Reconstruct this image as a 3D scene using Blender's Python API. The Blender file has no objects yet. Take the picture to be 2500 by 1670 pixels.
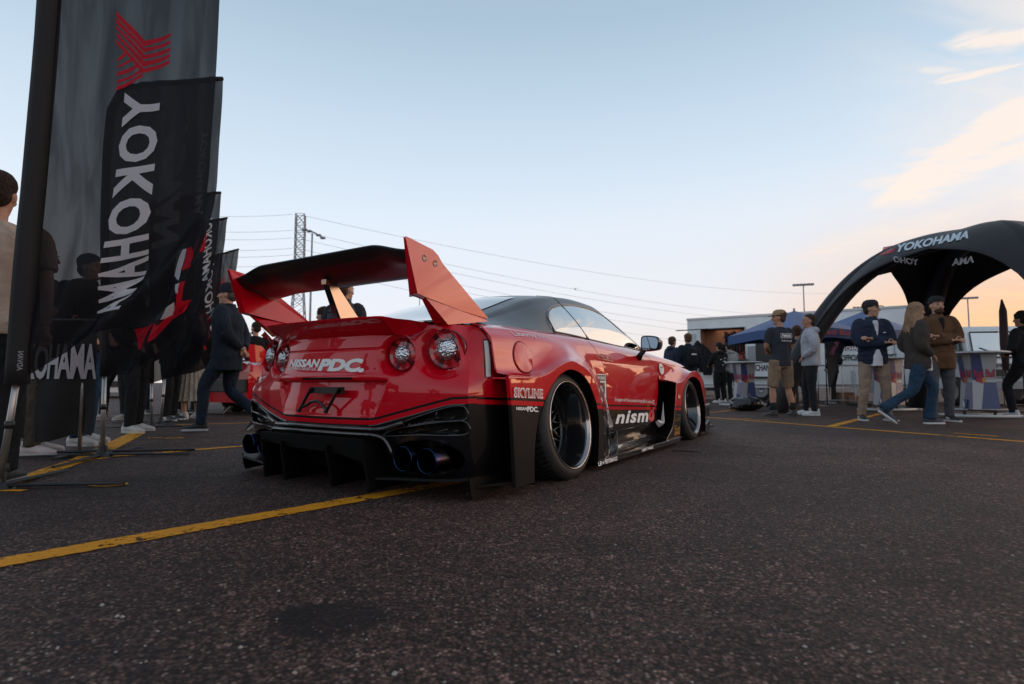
import bpy, bmesh, math, random
import numpy as np
from mathutils import Vector, Matrix
random.seed(7)
S = bpy.context.scene
COL = S.collection
R_ = math.radians
# ------------------------------------------------------------------ camera
CAM_H = .575
cd = bpy.data.cameras.new('camera'); cam = bpy.data.objects.new('camera', cd); COL.objects.link(cam)
cd.sensor_width = 36; cd.lens = 20.0; cd.clip_start = .02; cd.clip_end = 3000
PITCH = math.atan((934-835)/1389)
cam.location = (0, 0, CAM_H); cam.rotation_euler = (math.pi/2+PITCH, 0, 0)
cd.dof.use_dof = True; cd.dof.focus_distance = 3.4; cd.dof.aperture_fstop = 3.2
S.camera = cam
S.view_settings.view_transform = 'Standard'; S.view_settings.look = 'None'
S.view_settings.exposure = 0; S.view_settings.gamma = 1
S.cycles.use_denoising = True
S.cycles.max_bounces = 8; S.cycles.transparent_max_bounces = 16

# ------------------------------------------------------------------ node helpers
class N:
    def __init__(s, tree): s.t = tree; s.n = tree.nodes; s.l = tree.links
    def new(s, typ, **kw):
        nd = s.n.new(typ)
        for k, v in kw.items():
            if hasattr(nd, k): setattr(nd, k, v)
        return nd
    def link(s, a, b): s.l.new(a, b)
    def put(s, sock, v):
        if hasattr(v, 'is_output') or isinstance(v, bpy.types.NodeSocket): s.l.new(v, sock)
        else: sock.default_value = v
    def math(s, op, a, b=None, c=None, clamp=False):
        m = s.n.new('ShaderNodeMath'); m.operation = op; m.use_clamp = clamp
        s.put(m.inputs[0], a)
        if b is not None: s.put(m.inputs[1], b)
        if c is not None: s.put(m.inputs[2], c)
        return m.outputs[0]
    def vmath(s, op, a, b=None):
        m = s.n.new('ShaderNodeVectorMath'); m.operation = op
        s.put(m.inputs[0], a)
        if b is not None: s.put(m.inputs[1], b)
        return m.outputs['Value'] if op in ('DOT_PRODUCT', 'LENGTH', 'DISTANCE') else m.outputs[0]
    def mix(s, f, a, b, typ='RGBA', blend='MIX'):
        m = s.n.new('ShaderNodeMix'); m.data_type = typ
        if typ == 'RGBA':
            m.blend_type = blend; i = (0, 6, 7); o = 2
        else: i = (0, 2, 3); o = 0
        s.put(m.inputs[i[0]], f)
        for k, v in ((i[1], a), (i[2], b)):
            if isinstance(v, tuple) and len(v) == 3: v = v+(1,)
            s.put(m.inputs[k], v)
        return m.outputs[o]
    def ramp(s, f, stops, interp='LINEAR'):
        r = s.n.new('ShaderNodeValToRGB'); r.color_ramp.interpolation = interp
        e = r.color_ramp.elements
        while len(e) < len(stops): e.new(1)
        for el, (p, c) in zip(e, stops):
            el.position = p
            el.color = (c, c, c, 1) if isinstance(c, (int, float)) else tuple(c)+(1,)
        s.put(r.inputs[0], f); return r.outputs[0]
    def noise(s, vec, scale=5, detail=3, rough=.5, dist=0, w=None):
        n = s.n.new('ShaderNodeTexNoise')
        n.inputs['Scale'].default_value = scale; n.inputs['Detail'].default_value = detail
        n.inputs['Roughness'].default_value = rough; n.inputs['Distortion'].default_value = dist
        if vec is not None: s.put(n.inputs['Vector'], vec)
        return n.outputs['Fac']
    def mapping(s, vec, loc=(0,0,0), rot=(0,0,0), scale=(1,1,1)):
        m = s.n.new('ShaderNodeMapping'); s.put(m.inputs['Vector'], vec)
        m.inputs['Location'].default_value = loc; m.inputs['Rotation'].default_value = rot; m.inputs['Scale'].default_value = scale
        return m.outputs[0]
    def smooth(s, v, a, b):
        m = s.n.new('ShaderNodeMapRange'); m.interpolation_type = 'SMOOTHSTEP'
        s.put(m.inputs[0], v); m.inputs[1].default_value = a; m.inputs[2].default_value = b
        return m.outputs[0]

# ------------------------------------------------------------------ world: late dusk sky with sunset glow on the right
wd = bpy.data.worlds.new('World'); S.world = wd; wd.use_nodes = True
w = N(wd.node_tree); w.n.clear()
out = w.new('ShaderNodeOutputWorld'); bg = w.new('ShaderNodeBackground'); w.link(bg.outputs[0], out.inputs[0])
tc = w.new('ShaderNodeTexCoord'); D = w.vmath('NORMALIZE', tc.outputs['Generated'])
sep = w.new('ShaderNodeSeparateXYZ'); w.link(D, sep.inputs[0]); dx, dy, dz = sep.outputs
SUN_AZ = 62; sd = (math.sin(R_(SUN_AZ)), math.cos(R_(SUN_AZ)), 0)
zc = w.math('MAXIMUM', dz, 0.0)
base = w.ramp(zc, [(0, (.88,.80,.77)), (.05, (.88,.85,.86)), (.13, (.85,.89,.97)), (.26, (.78,.87,.98)), (.40, (.60,.74,.88)), (.55, (.42,.56,.70)), (.8, (.32,.40,.50)), (1, (.28,.35,.44))])
sund = w.vmath('DOT_PRODUCT', D, sd)
glow_az = w.smooth(sund, .15, 1.02)
glow_lo = w.math('MULTIPLY', w.smooth(zc, .42, .0), glow_az)
sky = w.mix(w.math('MULTIPLY', glow_lo, .6), base, (.86, .79, .76))
g2 = w.math('MULTIPLY', w.smooth(zc, .32, .0), w.smooth(sund, .72, .95))
sky = w.mix(w.math('MULTIPLY', g2, .95), sky, (1.0, .52, .21))
g3 = w.math('MULTIPLY', w.smooth(zc, .13, .0), w.smooth(sund, -.2, .9))
sky = w.mix(w.math('MULTIPLY', g3, .28), sky, (1.0, .72, .55))
# clouds: wisps on a high layer
zz = w.math('ADD', zc, .10)
px_ = w.math('DIVIDE', dx, zz); py_ = w.math('DIVIDE', dy, zz)
cmb = w.new('ShaderNodeCombineXYZ'); w.link(px_, cmb.inputs[0]); w.link(py_, cmb.inputs[1])
P = cmb.outputs[0]
m1 = w.mapping(P, rot=(0, 0, R_(30)), scale=(.42, 1.5, 1))
n1 = w.noise(m1, 1.15, 7, .58, .9)
n2 = w.noise(w.mapping(P, loc=(3.1, 1.7, 0), rot=(0, 0, R_(20)), scale=(.25, .8, 1)), .9, 4, .55, .5)
rightw = w.smooth(w.vmath('DOT_PRODUCT', D, (math.sin(R_(105)), math.cos(R_(105)), 0)), .18, .55)
cl = w.smooth(w.math('ADD', w.math('MULTIPLY', n1, .62), w.math('MULTIPLY', n2, .38)), .44, .60)
cl = w.math('MULTIPLY', cl, w.math('MULTIPLY', rightw, .9))
# streaks that stand in the visible part of the sky, given in azimuth / elevation
az = w.math('ARCTAN2', dx, dy); el = w.math('ARCSINE', dz)
wob = w.math('MULTIPLY', w.math('SUBTRACT', w.noise(w.mapping(D, scale=(5, 5, 14)), 1.6, 6, .62, .6), .5), 1.0)
wob2 = w.noise(w.mapping(D, rot=(0, R_(25), 0), scale=(4, 4, 30)), 3.0, 6, .65, .4)
def streak(a0, e0, a1, e1, wid, k=1.0, soft=1.6):
    L = math.hypot(a1-a0, e1-e0); ux, uy = (a1-a0)/L, (e1-e0)/L
    A = w.math('SUBTRACT', az, a0); E = w.math('SUBTRACT', el, e0)
    t = w.math('ADD', w.math('MULTIPLY', A, ux), w.math('MULTIPLY', E, uy))
    s_ = w.math('ADD', w.math('MULTIPLY', A, -uy), w.math('MULTIPLY', E, ux))
    s_ = w.math('ADD', s_, w.math('MULTIPLY', wob, wid*1.6))
    tn = w.math('DIVIDE', t, L)
    prof = w.math('MULTIPLY', w.smooth(tn, -.05, .35), w.smooth(tn, 1.5, .8))
    d = w.math('DIVIDE', w.math('ABSOLUTE', s_), wid)
    d = w.math('SUBTRACT', d, w.math('MULTIPLY', prof, 1.0))
    f = w.smooth(d, .25*soft, -.6*soft)
    f = w.math('MULTIPLY', f, w.math('MULTIPLY', w.smooth(tn, -.08, .12), w.smooth(tn, 1.6, 1.2)))
    f = w.math('MULTIPLY', f, w.math('MULTIPLY_ADD', w.smooth(wob2, .34, .60), .70, .42))
    return w.math('MULTIPLY', f, k, clamp=True)
def AE(px, py):
    a = (px-1250)/1389; b = -(py-835)/1389
    v = Vector((a, math.cos(PITCH)-b*math.sin(PITCH), math.sin(PITCH)+b*math.cos(PITCH))).normalized()
    return math.atan2(v.x, v.y), math.asin(v.z)
def st(p0, p1, wpx, k=1, soft=1.6):
    return streak(*AE(*p0), *AE(*p1), wpx/1389, k, soft)
sts = [st((2110, 515), (2560, 245), 46, 1.8), st((2060, 455), (2300, 415), 16, .8), st((2230, 455), (2540, 345), 26, 1.2),
       st((2290, 110), (2560, 75), 22, 1.2), st((2250, 205), (2450, 165), 9, 1.1, 1.2), st((2230, 170), (2330, 170), 10, .6),
       st((2385, 279), (2450, 277), 9, .9), st((1900, 640), (2340, 520), 26, .5, 2.2), st((2140, 545), (2230, 470), 10, .5)]
cs = sts[0]
for s_ in sts[1:]: cs = w.math('MAXIMUM', cs, s_)
allc = w.math('MAXIMUM', cl, cs)
cloudcol = w.mix(w.smooth(zc, .40, .04), (.98, .87, .80), (1.08, .90, .76))
cloudcol = w.mix(w.math('MULTIPLY', w.smooth(sund, .65, .95), w.smooth(zc, .26, .04)), cloudcol, (1.12, .64, .31))
sky = w.mix(w.math('MULTIPLY', allc, .95), sky, cloudcol)
# the bright part of the sunset, just outside the right edge (it shows in the car's paint)
gd = w.vmath('DOT_PRODUCT', D, (math.sin(R_(84))*math.cos(R_(9)), math.cos(R_(84))*math.cos(R_(9)), math.sin(R_(9))))
g4 = w.math('MULTIPLY', w.smooth(gd, .74, 1.0), w.math('MULTIPLY_ADD', cl, .9, .55))
g4 = w.math('MULTIPLY', g4, w.smooth(dz, .50, .10))
sky = w.mix(1.0, sky, w.mix(g4, (0, 0, 0), w.mix(w.smooth(zc, .30, .03), (2.3, 1.75, 1.5), (4.4, 2.5, 1.35))), blend='ADD')
# a little of the physical sky on top, sun just under the clouds
nt = w.new('ShaderNodeTexSky'); nt.sky_type = 'NISHITA'; nt.sun_disc = False
nt.sun_elevation = R_(3); nt.sun_rotation = R_(SUN_AZ)
sky = w.mix(1.0, sky, w.mix(1.0, nt.outputs[0], (.004, .004, .004), blend='MULTIPLY'), blend='ADD')
# below the horizon: dark ground tone
sky = w.mix(w.smooth(dz, .0, -.02), sky, (.05, .047, .047))
w.link(sky, bg.inputs[0]); bg.inputs[1].default_value = SKY_STRENGTH if 'SKY_STRENGTH' in globals() else 1.0

sl = bpy.data.lights.new('sun', 'SUN'); so = bpy.data.objects.new('sun', sl); COL.objects.link(so)
sl.energy = .30; sl.angle = R_(50); sl.color = (1, .66, .40)
so.rotation_euler = (R_(90-7), 0, R_(-SUN_AZ) + math.pi)
so.location = (30, 20, 20)
so.rotation_euler = Vector((-sd[0], -sd[1], -math.tan(R_(7)))).to_track_quat('-Z', 'Y').to_euler()

# ------------------------------------------------------------------ generic helpers
def W(px, py, d=None, z=None):
    a = (px-1250)/1389; b = -(py-835)/1389
    r = Vector((a, math.cos(PITCH)-b*math.sin(PITCH), math.sin(PITCH)+b*math.cos(PITCH)))
    t = (z-CAM_H)/r.z if z is not None else d/r.y
    return Vector((0, 0, CAM_H))+r*t
def tag(o, label=None, cat=None, group=None, kind=None):
    if label: o['label'] = label
    if cat: o['category'] = cat
    if group: o['group'] = group
    if kind: o['kind'] = kind
    return o
def empty(name, loc=(0,0,0), rz=0, label=None, cat=None, group=None, kind=None):
    o = bpy.data.objects.new(name, None); COL.objects.link(o); o.location = loc; o.rotation_euler = (0, 0, rz)
    o.empty_display_size = .1
    return tag(o, label, cat, group, kind)
def link(name, me, parent=None):
    o = bpy.data.objects.new(name, me); COL.objects.link(o)
    if parent is not None: o.parent = parent
    return o
def mesh(name, verts, faces, mat, parent=None, smooth=False, mats=None, midx=None, sharp=None):
    me = bpy.data.meshes.new(name); me.from_pydata([tuple(v) for v in verts], [], faces)
    for m in (mats or [mat]): me.materials.append(m)
    if midx: me.polygons.foreach_set('material_index', midx)
    if smooth: me.polygons.foreach_set('use_smooth', [True]*len(me.polygons))
    me.update()
    if sharp is not None:
        try: me.set_sharp_from_angle(angle=R_(sharp))
        except Exception: pass
    return link(name, me, parent)
def grid(name, fn, nu, nv, mat, parent=None, smooth=True, us=None, vs=None, keep=None, flip=False, sharp=None):
    us = us if us is not None else [i/nu for i in range(nu+1)]; vs = vs if vs is not None else [j/nv for j in range(nv+1)]
    V = [fn(u, v) for u in us for v in vs]; n = len(vs); F = []
    for i in range(len(us)-1):
        for j in range(n-1):
            if keep and not keep((us[i]+us[i+1])/2, (vs[j]+vs[j+1])/2): continue
            q = (i*n+j, (i+1)*n+j, (i+1)*n+j+1, i*n+j+1)
            F.append(q[::-1] if flip else q)
    return mesh(name, V, F, mat, parent, smooth, sharp=sharp)
class MB:
    """collects shapes into one mesh"""
    def __init__(s): s.v = []; s.f = []; s.m = []
    def add(s, V, F, mi=0):
        b = len(s.v); s.v += [tuple(v) for v in V]; s.f += [tuple(i+b for i in f) for f in F]; s.m += [mi]*len(F); return s
    def box(s, c, d, rz=0, mi=0, M=None, taper=1):
        x, y, z = d[0]/2, d[1]/2, d[2]/2; V = []
        for sx, sy, sz in ((-1,-1,-1),(1,-1,-1),(1,1,-1),(-1,1,-1),(-1,-1,1),(1,-1,1),(1,1,1),(-1,1,1)):
            t = taper if sz > 0 else 1
            p = Vector((sx*x*t, sy*y*t, sz*z))
            if rz: p = Matrix.Rotation(rz, 3, 'Z') @ p
            if M is not None: p = M @ p
            V.append(p+Vector(c))
        return s.add(V, [(0,3,2,1),(4,5,6,7),(0,1,5,4),(1,2,6,5),(2,3,7,6),(3,0,4,7)], mi)
    def tube(s, pts, r, n=8, mi=0, cap=True, sq=1.0):
        pts = [Vector(p) for p in pts]; rs = r if isinstance(r, (list, tuple)) else [r]*len(pts)
        V = []; up = None
        for i, p in enumerate(pts):
            t = (pts[min(i+1, len(pts)-1)]-pts[max(i-1, 0)]).normalized()
            if up is None:
                up = Vector((0, 0, 1)) if abs(t.z) < .9 else Vector((1, 0, 0))
            a = t.cross(up).normalized(); b = a.cross(t).normalized(); up = b
            for k in range(n):
                an = 2*math.pi*k/n; V.append(p+a*rs[i]*math.cos(an)+b*rs[i]*sq*math.sin(an))
        F = [(i*n+k, i*n+(k+1) % n, (i+1)*n+(k+1) % n, (i+1)*n+k) for i in range(len(pts)-1) for k in range(n)]
        if cap: F += [tuple(range(n-1, -1, -1)), tuple((len(pts)-1)*n+k for k in range(n))]
        return s.add(V, F, mi)
    def lathe(s, prof, c=(0,0,0), M=None, n=32, mi=0, a0=0, a1=2*math.pi):
        """prof: (r, h) revolved round local Z, M maps local to parent"""
        full = abs(a1-a0-2*math.pi) < 1e-6; k = n if full else n+1; V = []
        for r, h in prof:
            for i in range(k):
                a = a0+(a1-a0)*i/n; p = Vector((r*math.cos(a), r*math.sin(a), h))
                if M is not None: p = M @ p
                V.append(p+Vector(c))
        F = [(j*k+i, j*k+(i+1) % k, (j+1)*k+(i+1) % k, (j+1)*k+i) for j in range(len(prof)-1) for i in range(n)]
        return s.add(V, F, mi)
    def prism(s, poly, h0, h1, f, mi=0):
        """2D polygon extruded: f(a, b, h) -> point"""
        n = len(poly); V = [f(a, b, h0) for a, b in poly]+[f(a, b, h1) for a, b in poly]
        return s.add(V, [tuple(range(n-1, -1, -1)), tuple(range(n, 2*n))]+[(i, (i+1) % n, n+(i+1) % n, n+i) for i in range(n)], mi)
    def build(s, name, mat, parent=None, smooth=False, sharp=None, mats=None, bevel=0, seg=2):
        o = mesh(name, s.v, s.f, mat, parent, smooth or sharp is not None, mats=mats, midx=s.m if mats else None, sharp=sharp)
        if bevel:
            b = o.modifiers.new('bevel', 'BEVEL'); b.width = bevel; b.segments = seg; b.limit_method = 'ANGLE'; b.angle_limit = R_(40)
            b.harden_normals = False
        return o
def interp(x, xs, ys):
    """monotone cubic through (xs, ys); ys may be vectors"""
    xs = list(xs); x = min(max(x, xs[0]), xs[-1])
    i = max(0, min(len(xs)-2, int(np.searchsorted(xs, x, side='right'))-1))
    Y = np.array(ys, float); h = xs[i+1]-xs[i]; t = (x-xs[i])/h
    def sl(k):
        if k == 0: return (Y[1]-Y[0])/(xs[1]-xs[0])
        if k == len(xs)-1: return (Y[-1]-Y[-2])/(xs[-1]-xs[-2])
        a = (Y[k]-Y[k-1])/(xs[k]-xs[k-1]); b = (Y[k+1]-Y[k])/(xs[k+1]-xs[k])
        return np.where(a*b > 0, 2*a*b/np.where(np.abs(a+b) > 1e-9, a+b, 1), 0)
    m0, m1 = sl(i), sl(i+1)
    return (2*t**3-3*t**2+1)*Y[i]+(t**3-2*t**2+t)*h*m0+(-2*t**3+3*t**2)*Y[i+1]+(t**3-t**2)*h*m1
def catmull(pts, n=8, closed=False):
    P_ = [np.array(p, float) for p in pts]; o = []; L = len(P_)
    rng = range(L if closed else L-1)
    for i in rng:
        if closed: a, b, c, d = P_[i-1], P_[i], P_[(i+1) % L], P_[(i+2) % L]
        else:
            b, c = P_[i], P_[i+1]
            a = P_[i-1] if i > 0 else 2*b-c; d = P_[i+2] if i+2 < L else 2*c-b
        for k in range(n):
            t = k/n
            o.append(.5*((2*b)+(-a+c)*t+(2*a-5*b+4*c-d)*t*t+(-a+3*b-3*c+d)*t**3))
    if not closed: o.append(P_[-1])
    return o
def sstep(x, a, b):
    t = min(1, max(0, (x-a)/(b-a))); return t*t*(3-2*t)

# ------------------------------------------------------------------ materials
MATS = {}
def pbr(name, col, rough=.5, metal=0, coat=0, coat_r=.03, spec=.5, noise=0, nscale=8, bump=0, bscale=60, emit=None, sheen=0, trans=0, alpha=1, rvar=0):
    if name in MATS: return MATS[name]
    m = bpy.data.materials.new(name); m.use_nodes = True; t = N(m.node_tree)
    b = m.node_tree.nodes['Principled BSDF']
    b.inputs['Base Color'].default_value = tuple(col)+(1,); b.inputs['Roughness'].default_value = rough
    b.inputs['Metallic'].default_value = metal; b.inputs['Coat Weight'].default_value = coat; b.inputs['Coat Roughness'].default_value = coat_r
    b.inputs['Specular IOR Level'].default_value = spec
    b.inputs['Sheen Weight'].default_value = sheen; b.inputs['Transmission Weight'].default_value = trans; b.inputs['Alpha'].default_value = alpha
    tcn = t.new('ShaderNodeTexCoord').outputs['Object']
    if noise:
        nz = t.noise(tcn, nscale, 5, .6)
        c = t.mix(t.smooth(nz, .3, .7), tuple(x*(1-noise) for x in col), tuple(min(1, x*(1+noise)) for x in col))
        t.link(c, b.inputs['Base Color'])
    if rvar:
        nz = t.noise(tcn, nscale*1.7, 4, .6)
        t.link(t.math('MULTIPLY_ADD', nz, rvar, rough-rvar/2), b.inputs['Roughness'])
    if bump:
        bn = t.new('ShaderNodeBump'); bn.inputs['Strength'].default_value = min(1, bump); bn.inputs['Distance'].default_value = .02
        t.link(t.noise(tcn, bscale, 4, .6), bn.inputs['Height']); t.link(bn.outputs[0], b.inputs['Normal'])
    if emit:
        b.inputs['Emission Color'].default_value = tuple(emit[:3])+(1,); b.inputs['Emission Strength'].default_value = emit[3]
    MATS[name] = m; return m
def cloth(name, col, rough=.9, fold=.5, scale=9, noise=.18):
    """fabric: weave grain plus soft creases in the normal"""
    if name in MATS: return MATS[name]
    m = pbr(name, col, rough, spec=.25, noise=noise, nscale=6)
    t = N(m.node_tree); b = m.node_tree.nodes['Principled BSDF']; tcn = t.new('ShaderNodeTexCoord').outputs['Object']
    h = t.math('ADD', t.math('MULTIPLY', t.noise(t.mapping(tcn, scale=(1, 1, .55)), scale, 3, .55, 1.2), 1.0), t.math('MULTIPLY', t.noise(tcn, 220, 2, .5), .04))
    bn = t.new('ShaderNodeBump'); bn.inputs['Strength'].default_value = fold; bn.inputs['Distance'].default_value = .06
    t.link(h, bn.inputs['Height']); t.link(bn.outputs[0], b.inputs['Normal'])
    return m
BLACK = pbr('black_plastic', (.012, .012, .013), .45, noise=.3)
DEEP = pbr('deep_black', (.004, .004, .004), .9, spec=.1)
GLOSSB = pbr('gloss_black_paint', (.008, .008, .009), .12, coat=1, coat_r=.02)
CHROME = pbr('polished_metal', (.62, .62, .64), .15, metal=1)
ALU = pbr('brushed_aluminium', (.42, .42, .43), .38, metal=1, rvar=.2, nscale=30)
WHITE_PRINT = pbr('white_print', (.78, .78, .78), .5)
# ------------------------------------------------------------------ ground
ma = bpy.data.materials.new('asphalt'); ma.use_nodes = True; t = N(ma.node_tree); b = ma.node_tree.nodes['Principled BSDF']
o_ = t.new('ShaderNodeTexCoord').outputs['Object']
vor = t.new('ShaderNodeTexVoronoi'); vor.inputs['Scale'].default_value = 105; t.link(o_, vor.inputs['Vector'])
vor2 = t.new('ShaderNodeTexVoronoi'); vor2.inputs['Scale'].default_value = 48; t.link(o_, vor2.inputs['Vector'])
hs = t.new('ShaderNodeSeparateXYZ'); t.link(vor.outputs['Color'], hs.inputs[0])
hs2 = t.new('ShaderNodeSeparateXYZ'); t.link(vor2.outputs['Color'], hs2.inputs[0])
stone = t.ramp(hs.outputs[0], [(0, (.010, .008, .008)), (.35, (.034, .026, .025)), (.7, (.080, .060, .054)), (.92, (.17, .125, .105)), (1, (.36, .31, .28))])
stone2 = t.ramp(hs2.outputs[1], [(0, (.024, .018, .017)), (.7, (.060, .045, .041)), (.97, (.11, .08, .066)), (1, (.34, .30, .27))])
big = t.noise(o_, .55, 5, .62, .6); mid = t.noise(o_, 2.7, 5, .6)
c = t.mix(.45, stone, stone2)
c = t.mix(t.smooth(big, .38, .66), t.mix(1., c, (.66, .64, .66), blend='MULTIPLY'), t.mix(1., c, (1.25, 1.18, 1.15), blend='MULTIPLY'))
c = t.mix(t.math('MULTIPLY', t.smooth(mid, .45, .75), .35), c, t.mix(1., c, (.55, .52, .55), blend='MULTIPLY'))
# pale worn scuffs
sc = t.math('MULTIPLY', t.smooth(t.noise(o_, 1.1, 3, .5), .66, .74), t.smooth(t.noise(o_, 60, 2, .5), .52, .62))
c = t.mix(t.math('MULTIPLY', sc, .35), c, (.22, .21, .22))
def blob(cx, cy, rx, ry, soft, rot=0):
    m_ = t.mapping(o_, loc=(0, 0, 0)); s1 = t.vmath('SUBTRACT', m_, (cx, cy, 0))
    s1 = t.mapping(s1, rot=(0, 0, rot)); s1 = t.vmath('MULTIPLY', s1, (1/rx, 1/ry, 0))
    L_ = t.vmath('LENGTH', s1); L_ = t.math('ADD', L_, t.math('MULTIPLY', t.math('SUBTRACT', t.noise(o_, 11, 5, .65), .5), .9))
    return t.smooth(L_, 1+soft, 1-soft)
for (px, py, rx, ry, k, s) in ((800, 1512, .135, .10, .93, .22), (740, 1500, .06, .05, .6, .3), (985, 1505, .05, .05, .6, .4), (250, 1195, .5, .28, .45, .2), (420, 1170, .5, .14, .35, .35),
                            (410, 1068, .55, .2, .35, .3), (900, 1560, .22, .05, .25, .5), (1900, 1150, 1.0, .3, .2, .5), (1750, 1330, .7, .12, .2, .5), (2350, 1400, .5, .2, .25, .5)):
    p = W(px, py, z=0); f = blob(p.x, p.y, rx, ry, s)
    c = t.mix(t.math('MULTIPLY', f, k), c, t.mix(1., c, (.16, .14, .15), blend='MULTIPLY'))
# a long crack and a few seams
wv = t.noise(o_, 2.0, 5, .6); s_ = t.new('ShaderNodeSeparateXYZ'); t.link(o_, s_.inputs[0])
a_, b_ = W(1560, 1120, z=0), W(2500, 1400, z=0); nrm = Vector((-(b_.y-a_.y), b_.x-a_.x)).normalized()
dl = t.math('ABSOLUTE', t.math('ADD', t.math('ADD', t.math('MULTIPLY', s_.outputs[0], nrm.x), t.math('MULTIPLY', s_.outputs[1], nrm.y)), t.math('MULTIPLY_ADD', wv, .35, -(a_.x*nrm.x+a_.y*nrm.y)-.17)))
crk = t.math('MULTIPLY', t.smooth(dl, .020, .003), t.smooth(t.noise(o_, 3.1, 3, .5), .47, .56))
c = t.mix(t.math('MULTIPLY', crk, .85), c, (.006, .006, .006))
c = t.mix(1., c, (1.95, 1.55, 1.42), blend='MULTIPLY')
c = t.mix(t.smooth(vor.outputs['Distance'], .25, .75), c, t.mix(1., c, (.15, .13, .13), blend='MULTIPLY'))
t.link(c, b.inputs['Base Color'])
b.inputs['Specular IOR Level'].default_value = .34
t.link(t.math('MULTIPLY_ADD', mid, .25, .62), b.inputs['Roughness'])
bn = t.new('ShaderNodeBump'); bn.inputs['Strength'].default_value = 1; bn.inputs['Distance'].default_value = .012
hgt = t.math('ADD', t.math('MULTIPLY', t.math('SUBTRACT', 1, vor.outputs['Distance']), .6), t.math('ADD', t.math('MULTIPLY', t.noise(o_, 260, 3, .6), .5), t.math('MULTIPLY', t.noise(o_, 40, 4, .6), .8)))
t.link(hgt, bn.inputs['Height']); t.link(bn.outputs[0], b.inputs['Normal'])
tag(mesh('ground', [(-900, -60, 0), (900, -60, 0), (900, 1500, 0), (-900, 1500, 0)], [(0, 1, 2, 3)], ma), kind='structure')

my = bpy.data.materials.new('worn_yellow_paint'); my.use_nodes = True; t = N(my.node_tree); b = my.node_tree.nodes['Principled BSDF']
o_ = t.new('ShaderNodeTexCoord').outputs['Object']
yc = t.mix(t.noise(o_, 9, 5, .65), (.50, .20, .004), (.80, .34, .010))
yc = t.mix(t.smooth(t.noise(o_, 120, 3, .6), .55, .8), yc, (.20, .09, .012))
t.link(yc, b.inputs['Base Color']); b.inputs['Roughness'].default_value = .7; b.inputs['Specular IOR Level'].default_value = .3
wear = t.math('ADD', t.math('MULTIPLY', t.noise(o_, 28, 6, .72), .62), t.math('MULTIPLY', t.noise(o_, 3.1, 3, .5), .38))
t.link(t.smooth(wear, .575, .55), b.inputs['Alpha'])
bn = t.new('ShaderNodeBump'); bn.inputs['Strength'].default_value = .6; bn.inputs['Distance'].default_value = .006
t.link(t.noise(o_, 150, 4, .6), bn.inputs['Height']); t.link(bn.outputs[0], b.inputs['Normal'])
class Lines:
    def __init__(s): s.mb = MB()
    def line(s, p0, p1, wd, step=.05):
        p0, p1 = Vector(p0[:2]), Vector(p1[:2]); L = (p1-p0).length; d = (p1-p0)/L; nn = Vector((-d.y, d.x))
        k = max(2, int(min(L/step, 320))); rnd = random.Random(int(L*1000)); V = []
        for i in range(k+1):
            q = p0+d*L*i/k; j = .005
            V += [(*(q-nn*(wd/2+rnd.uniform(-j, j))), .004), (*(q+nn*(wd/2+rnd.uniform(-j, j))), .004)]
        s.mb.add(V, [(2*i, 2*i+2, 2*i+3, 2*i+1) for i in range(k)])
L = Lines()
g = lambda x, y: W(x, y, z=0)
def ext(a, b, e0=0, e1=0):
    d = (b-a).normalized(); return a-d*e0, b+d*e1
a, b_ = ext(g(0, 1376), g(1000, 1197), .5, .55); L.line(a, b_, .122, .02)
a, b_ = ext(g(255, 1117), g(600, 1089), 0, 3.0); L.line(a, b_, .10)
mk = MB()
L.line(g(-60, 1207), g(190, 1126), .14); L.line(g(180, 1128), g(262, 1116), .13); L.line(g(205, 1122), g(335, 1058), .17); 
L.line(g(-40, 1199), g(60, 1199), .05)
L.line(g(430, 1038), g(700, 1030), .08); L.line(g(150, 1023), g(500, 1003), .08); L.line(g(560, 1003), g(700, 1001), .07)
# right side bays
a, b_ = ext(g(1725, 1019), g(2500, 1079), 2.0, 1.5); L.line(a, b_, .10)
L.line(g(2030, 1041), g(2150, 1010), .11); L.line(g(1700, 1011), g(1830, 998), .10)
L.line(g(1780, 1020), g(1880, 1027), .05); L.line(g(2330, 1058), g(2440, 1066), .06)
tag(L.mb.build('road_markings', my), kind='structure')
# stencilled cycle and number marks, worn
for nm, (x0, y0, x1, y1) in {'a': (140, 1178, 312, 1190), 'b': (360, 1066, 450, 1074)}.items():
    m_ = MB()
    p = g(x0, (y0+y1)/2); q = g(x1, (y0+y1)/2); c_ = (p+q)/2; hx = (q.x-p.x)/2; hy = hx*.55
    for cx, r0 in ((.45, .42),):
        V = []; n_ = 28
        for k in range(n_):
            an = 2*math.pi*k/n_
            for rr in (r0, r0*.62): V.append((c_.x+hx*(cx+rr*1.25*math.cos(an)), c_.y+hy*rr*1.5*math.sin(an), .004))
        m_.add(V, [(2*k, 2*k+1, 2*((k+1) % n_)+1, 2*((k+1) % n_)) for k in range(n_)])
    m_.add([(c_.x-hx, c_.y-.03, .0042), (c_.x-.25*hx, c_.y-.01, .0042), (c_.x-.25*hx, c_.y+.05, .0042), (c_.x-hx, c_.y+.02, .0042)], [(0, 1, 2, 3)])
    tag(m_.build('pavement_marking', my), kind='structure')
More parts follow.
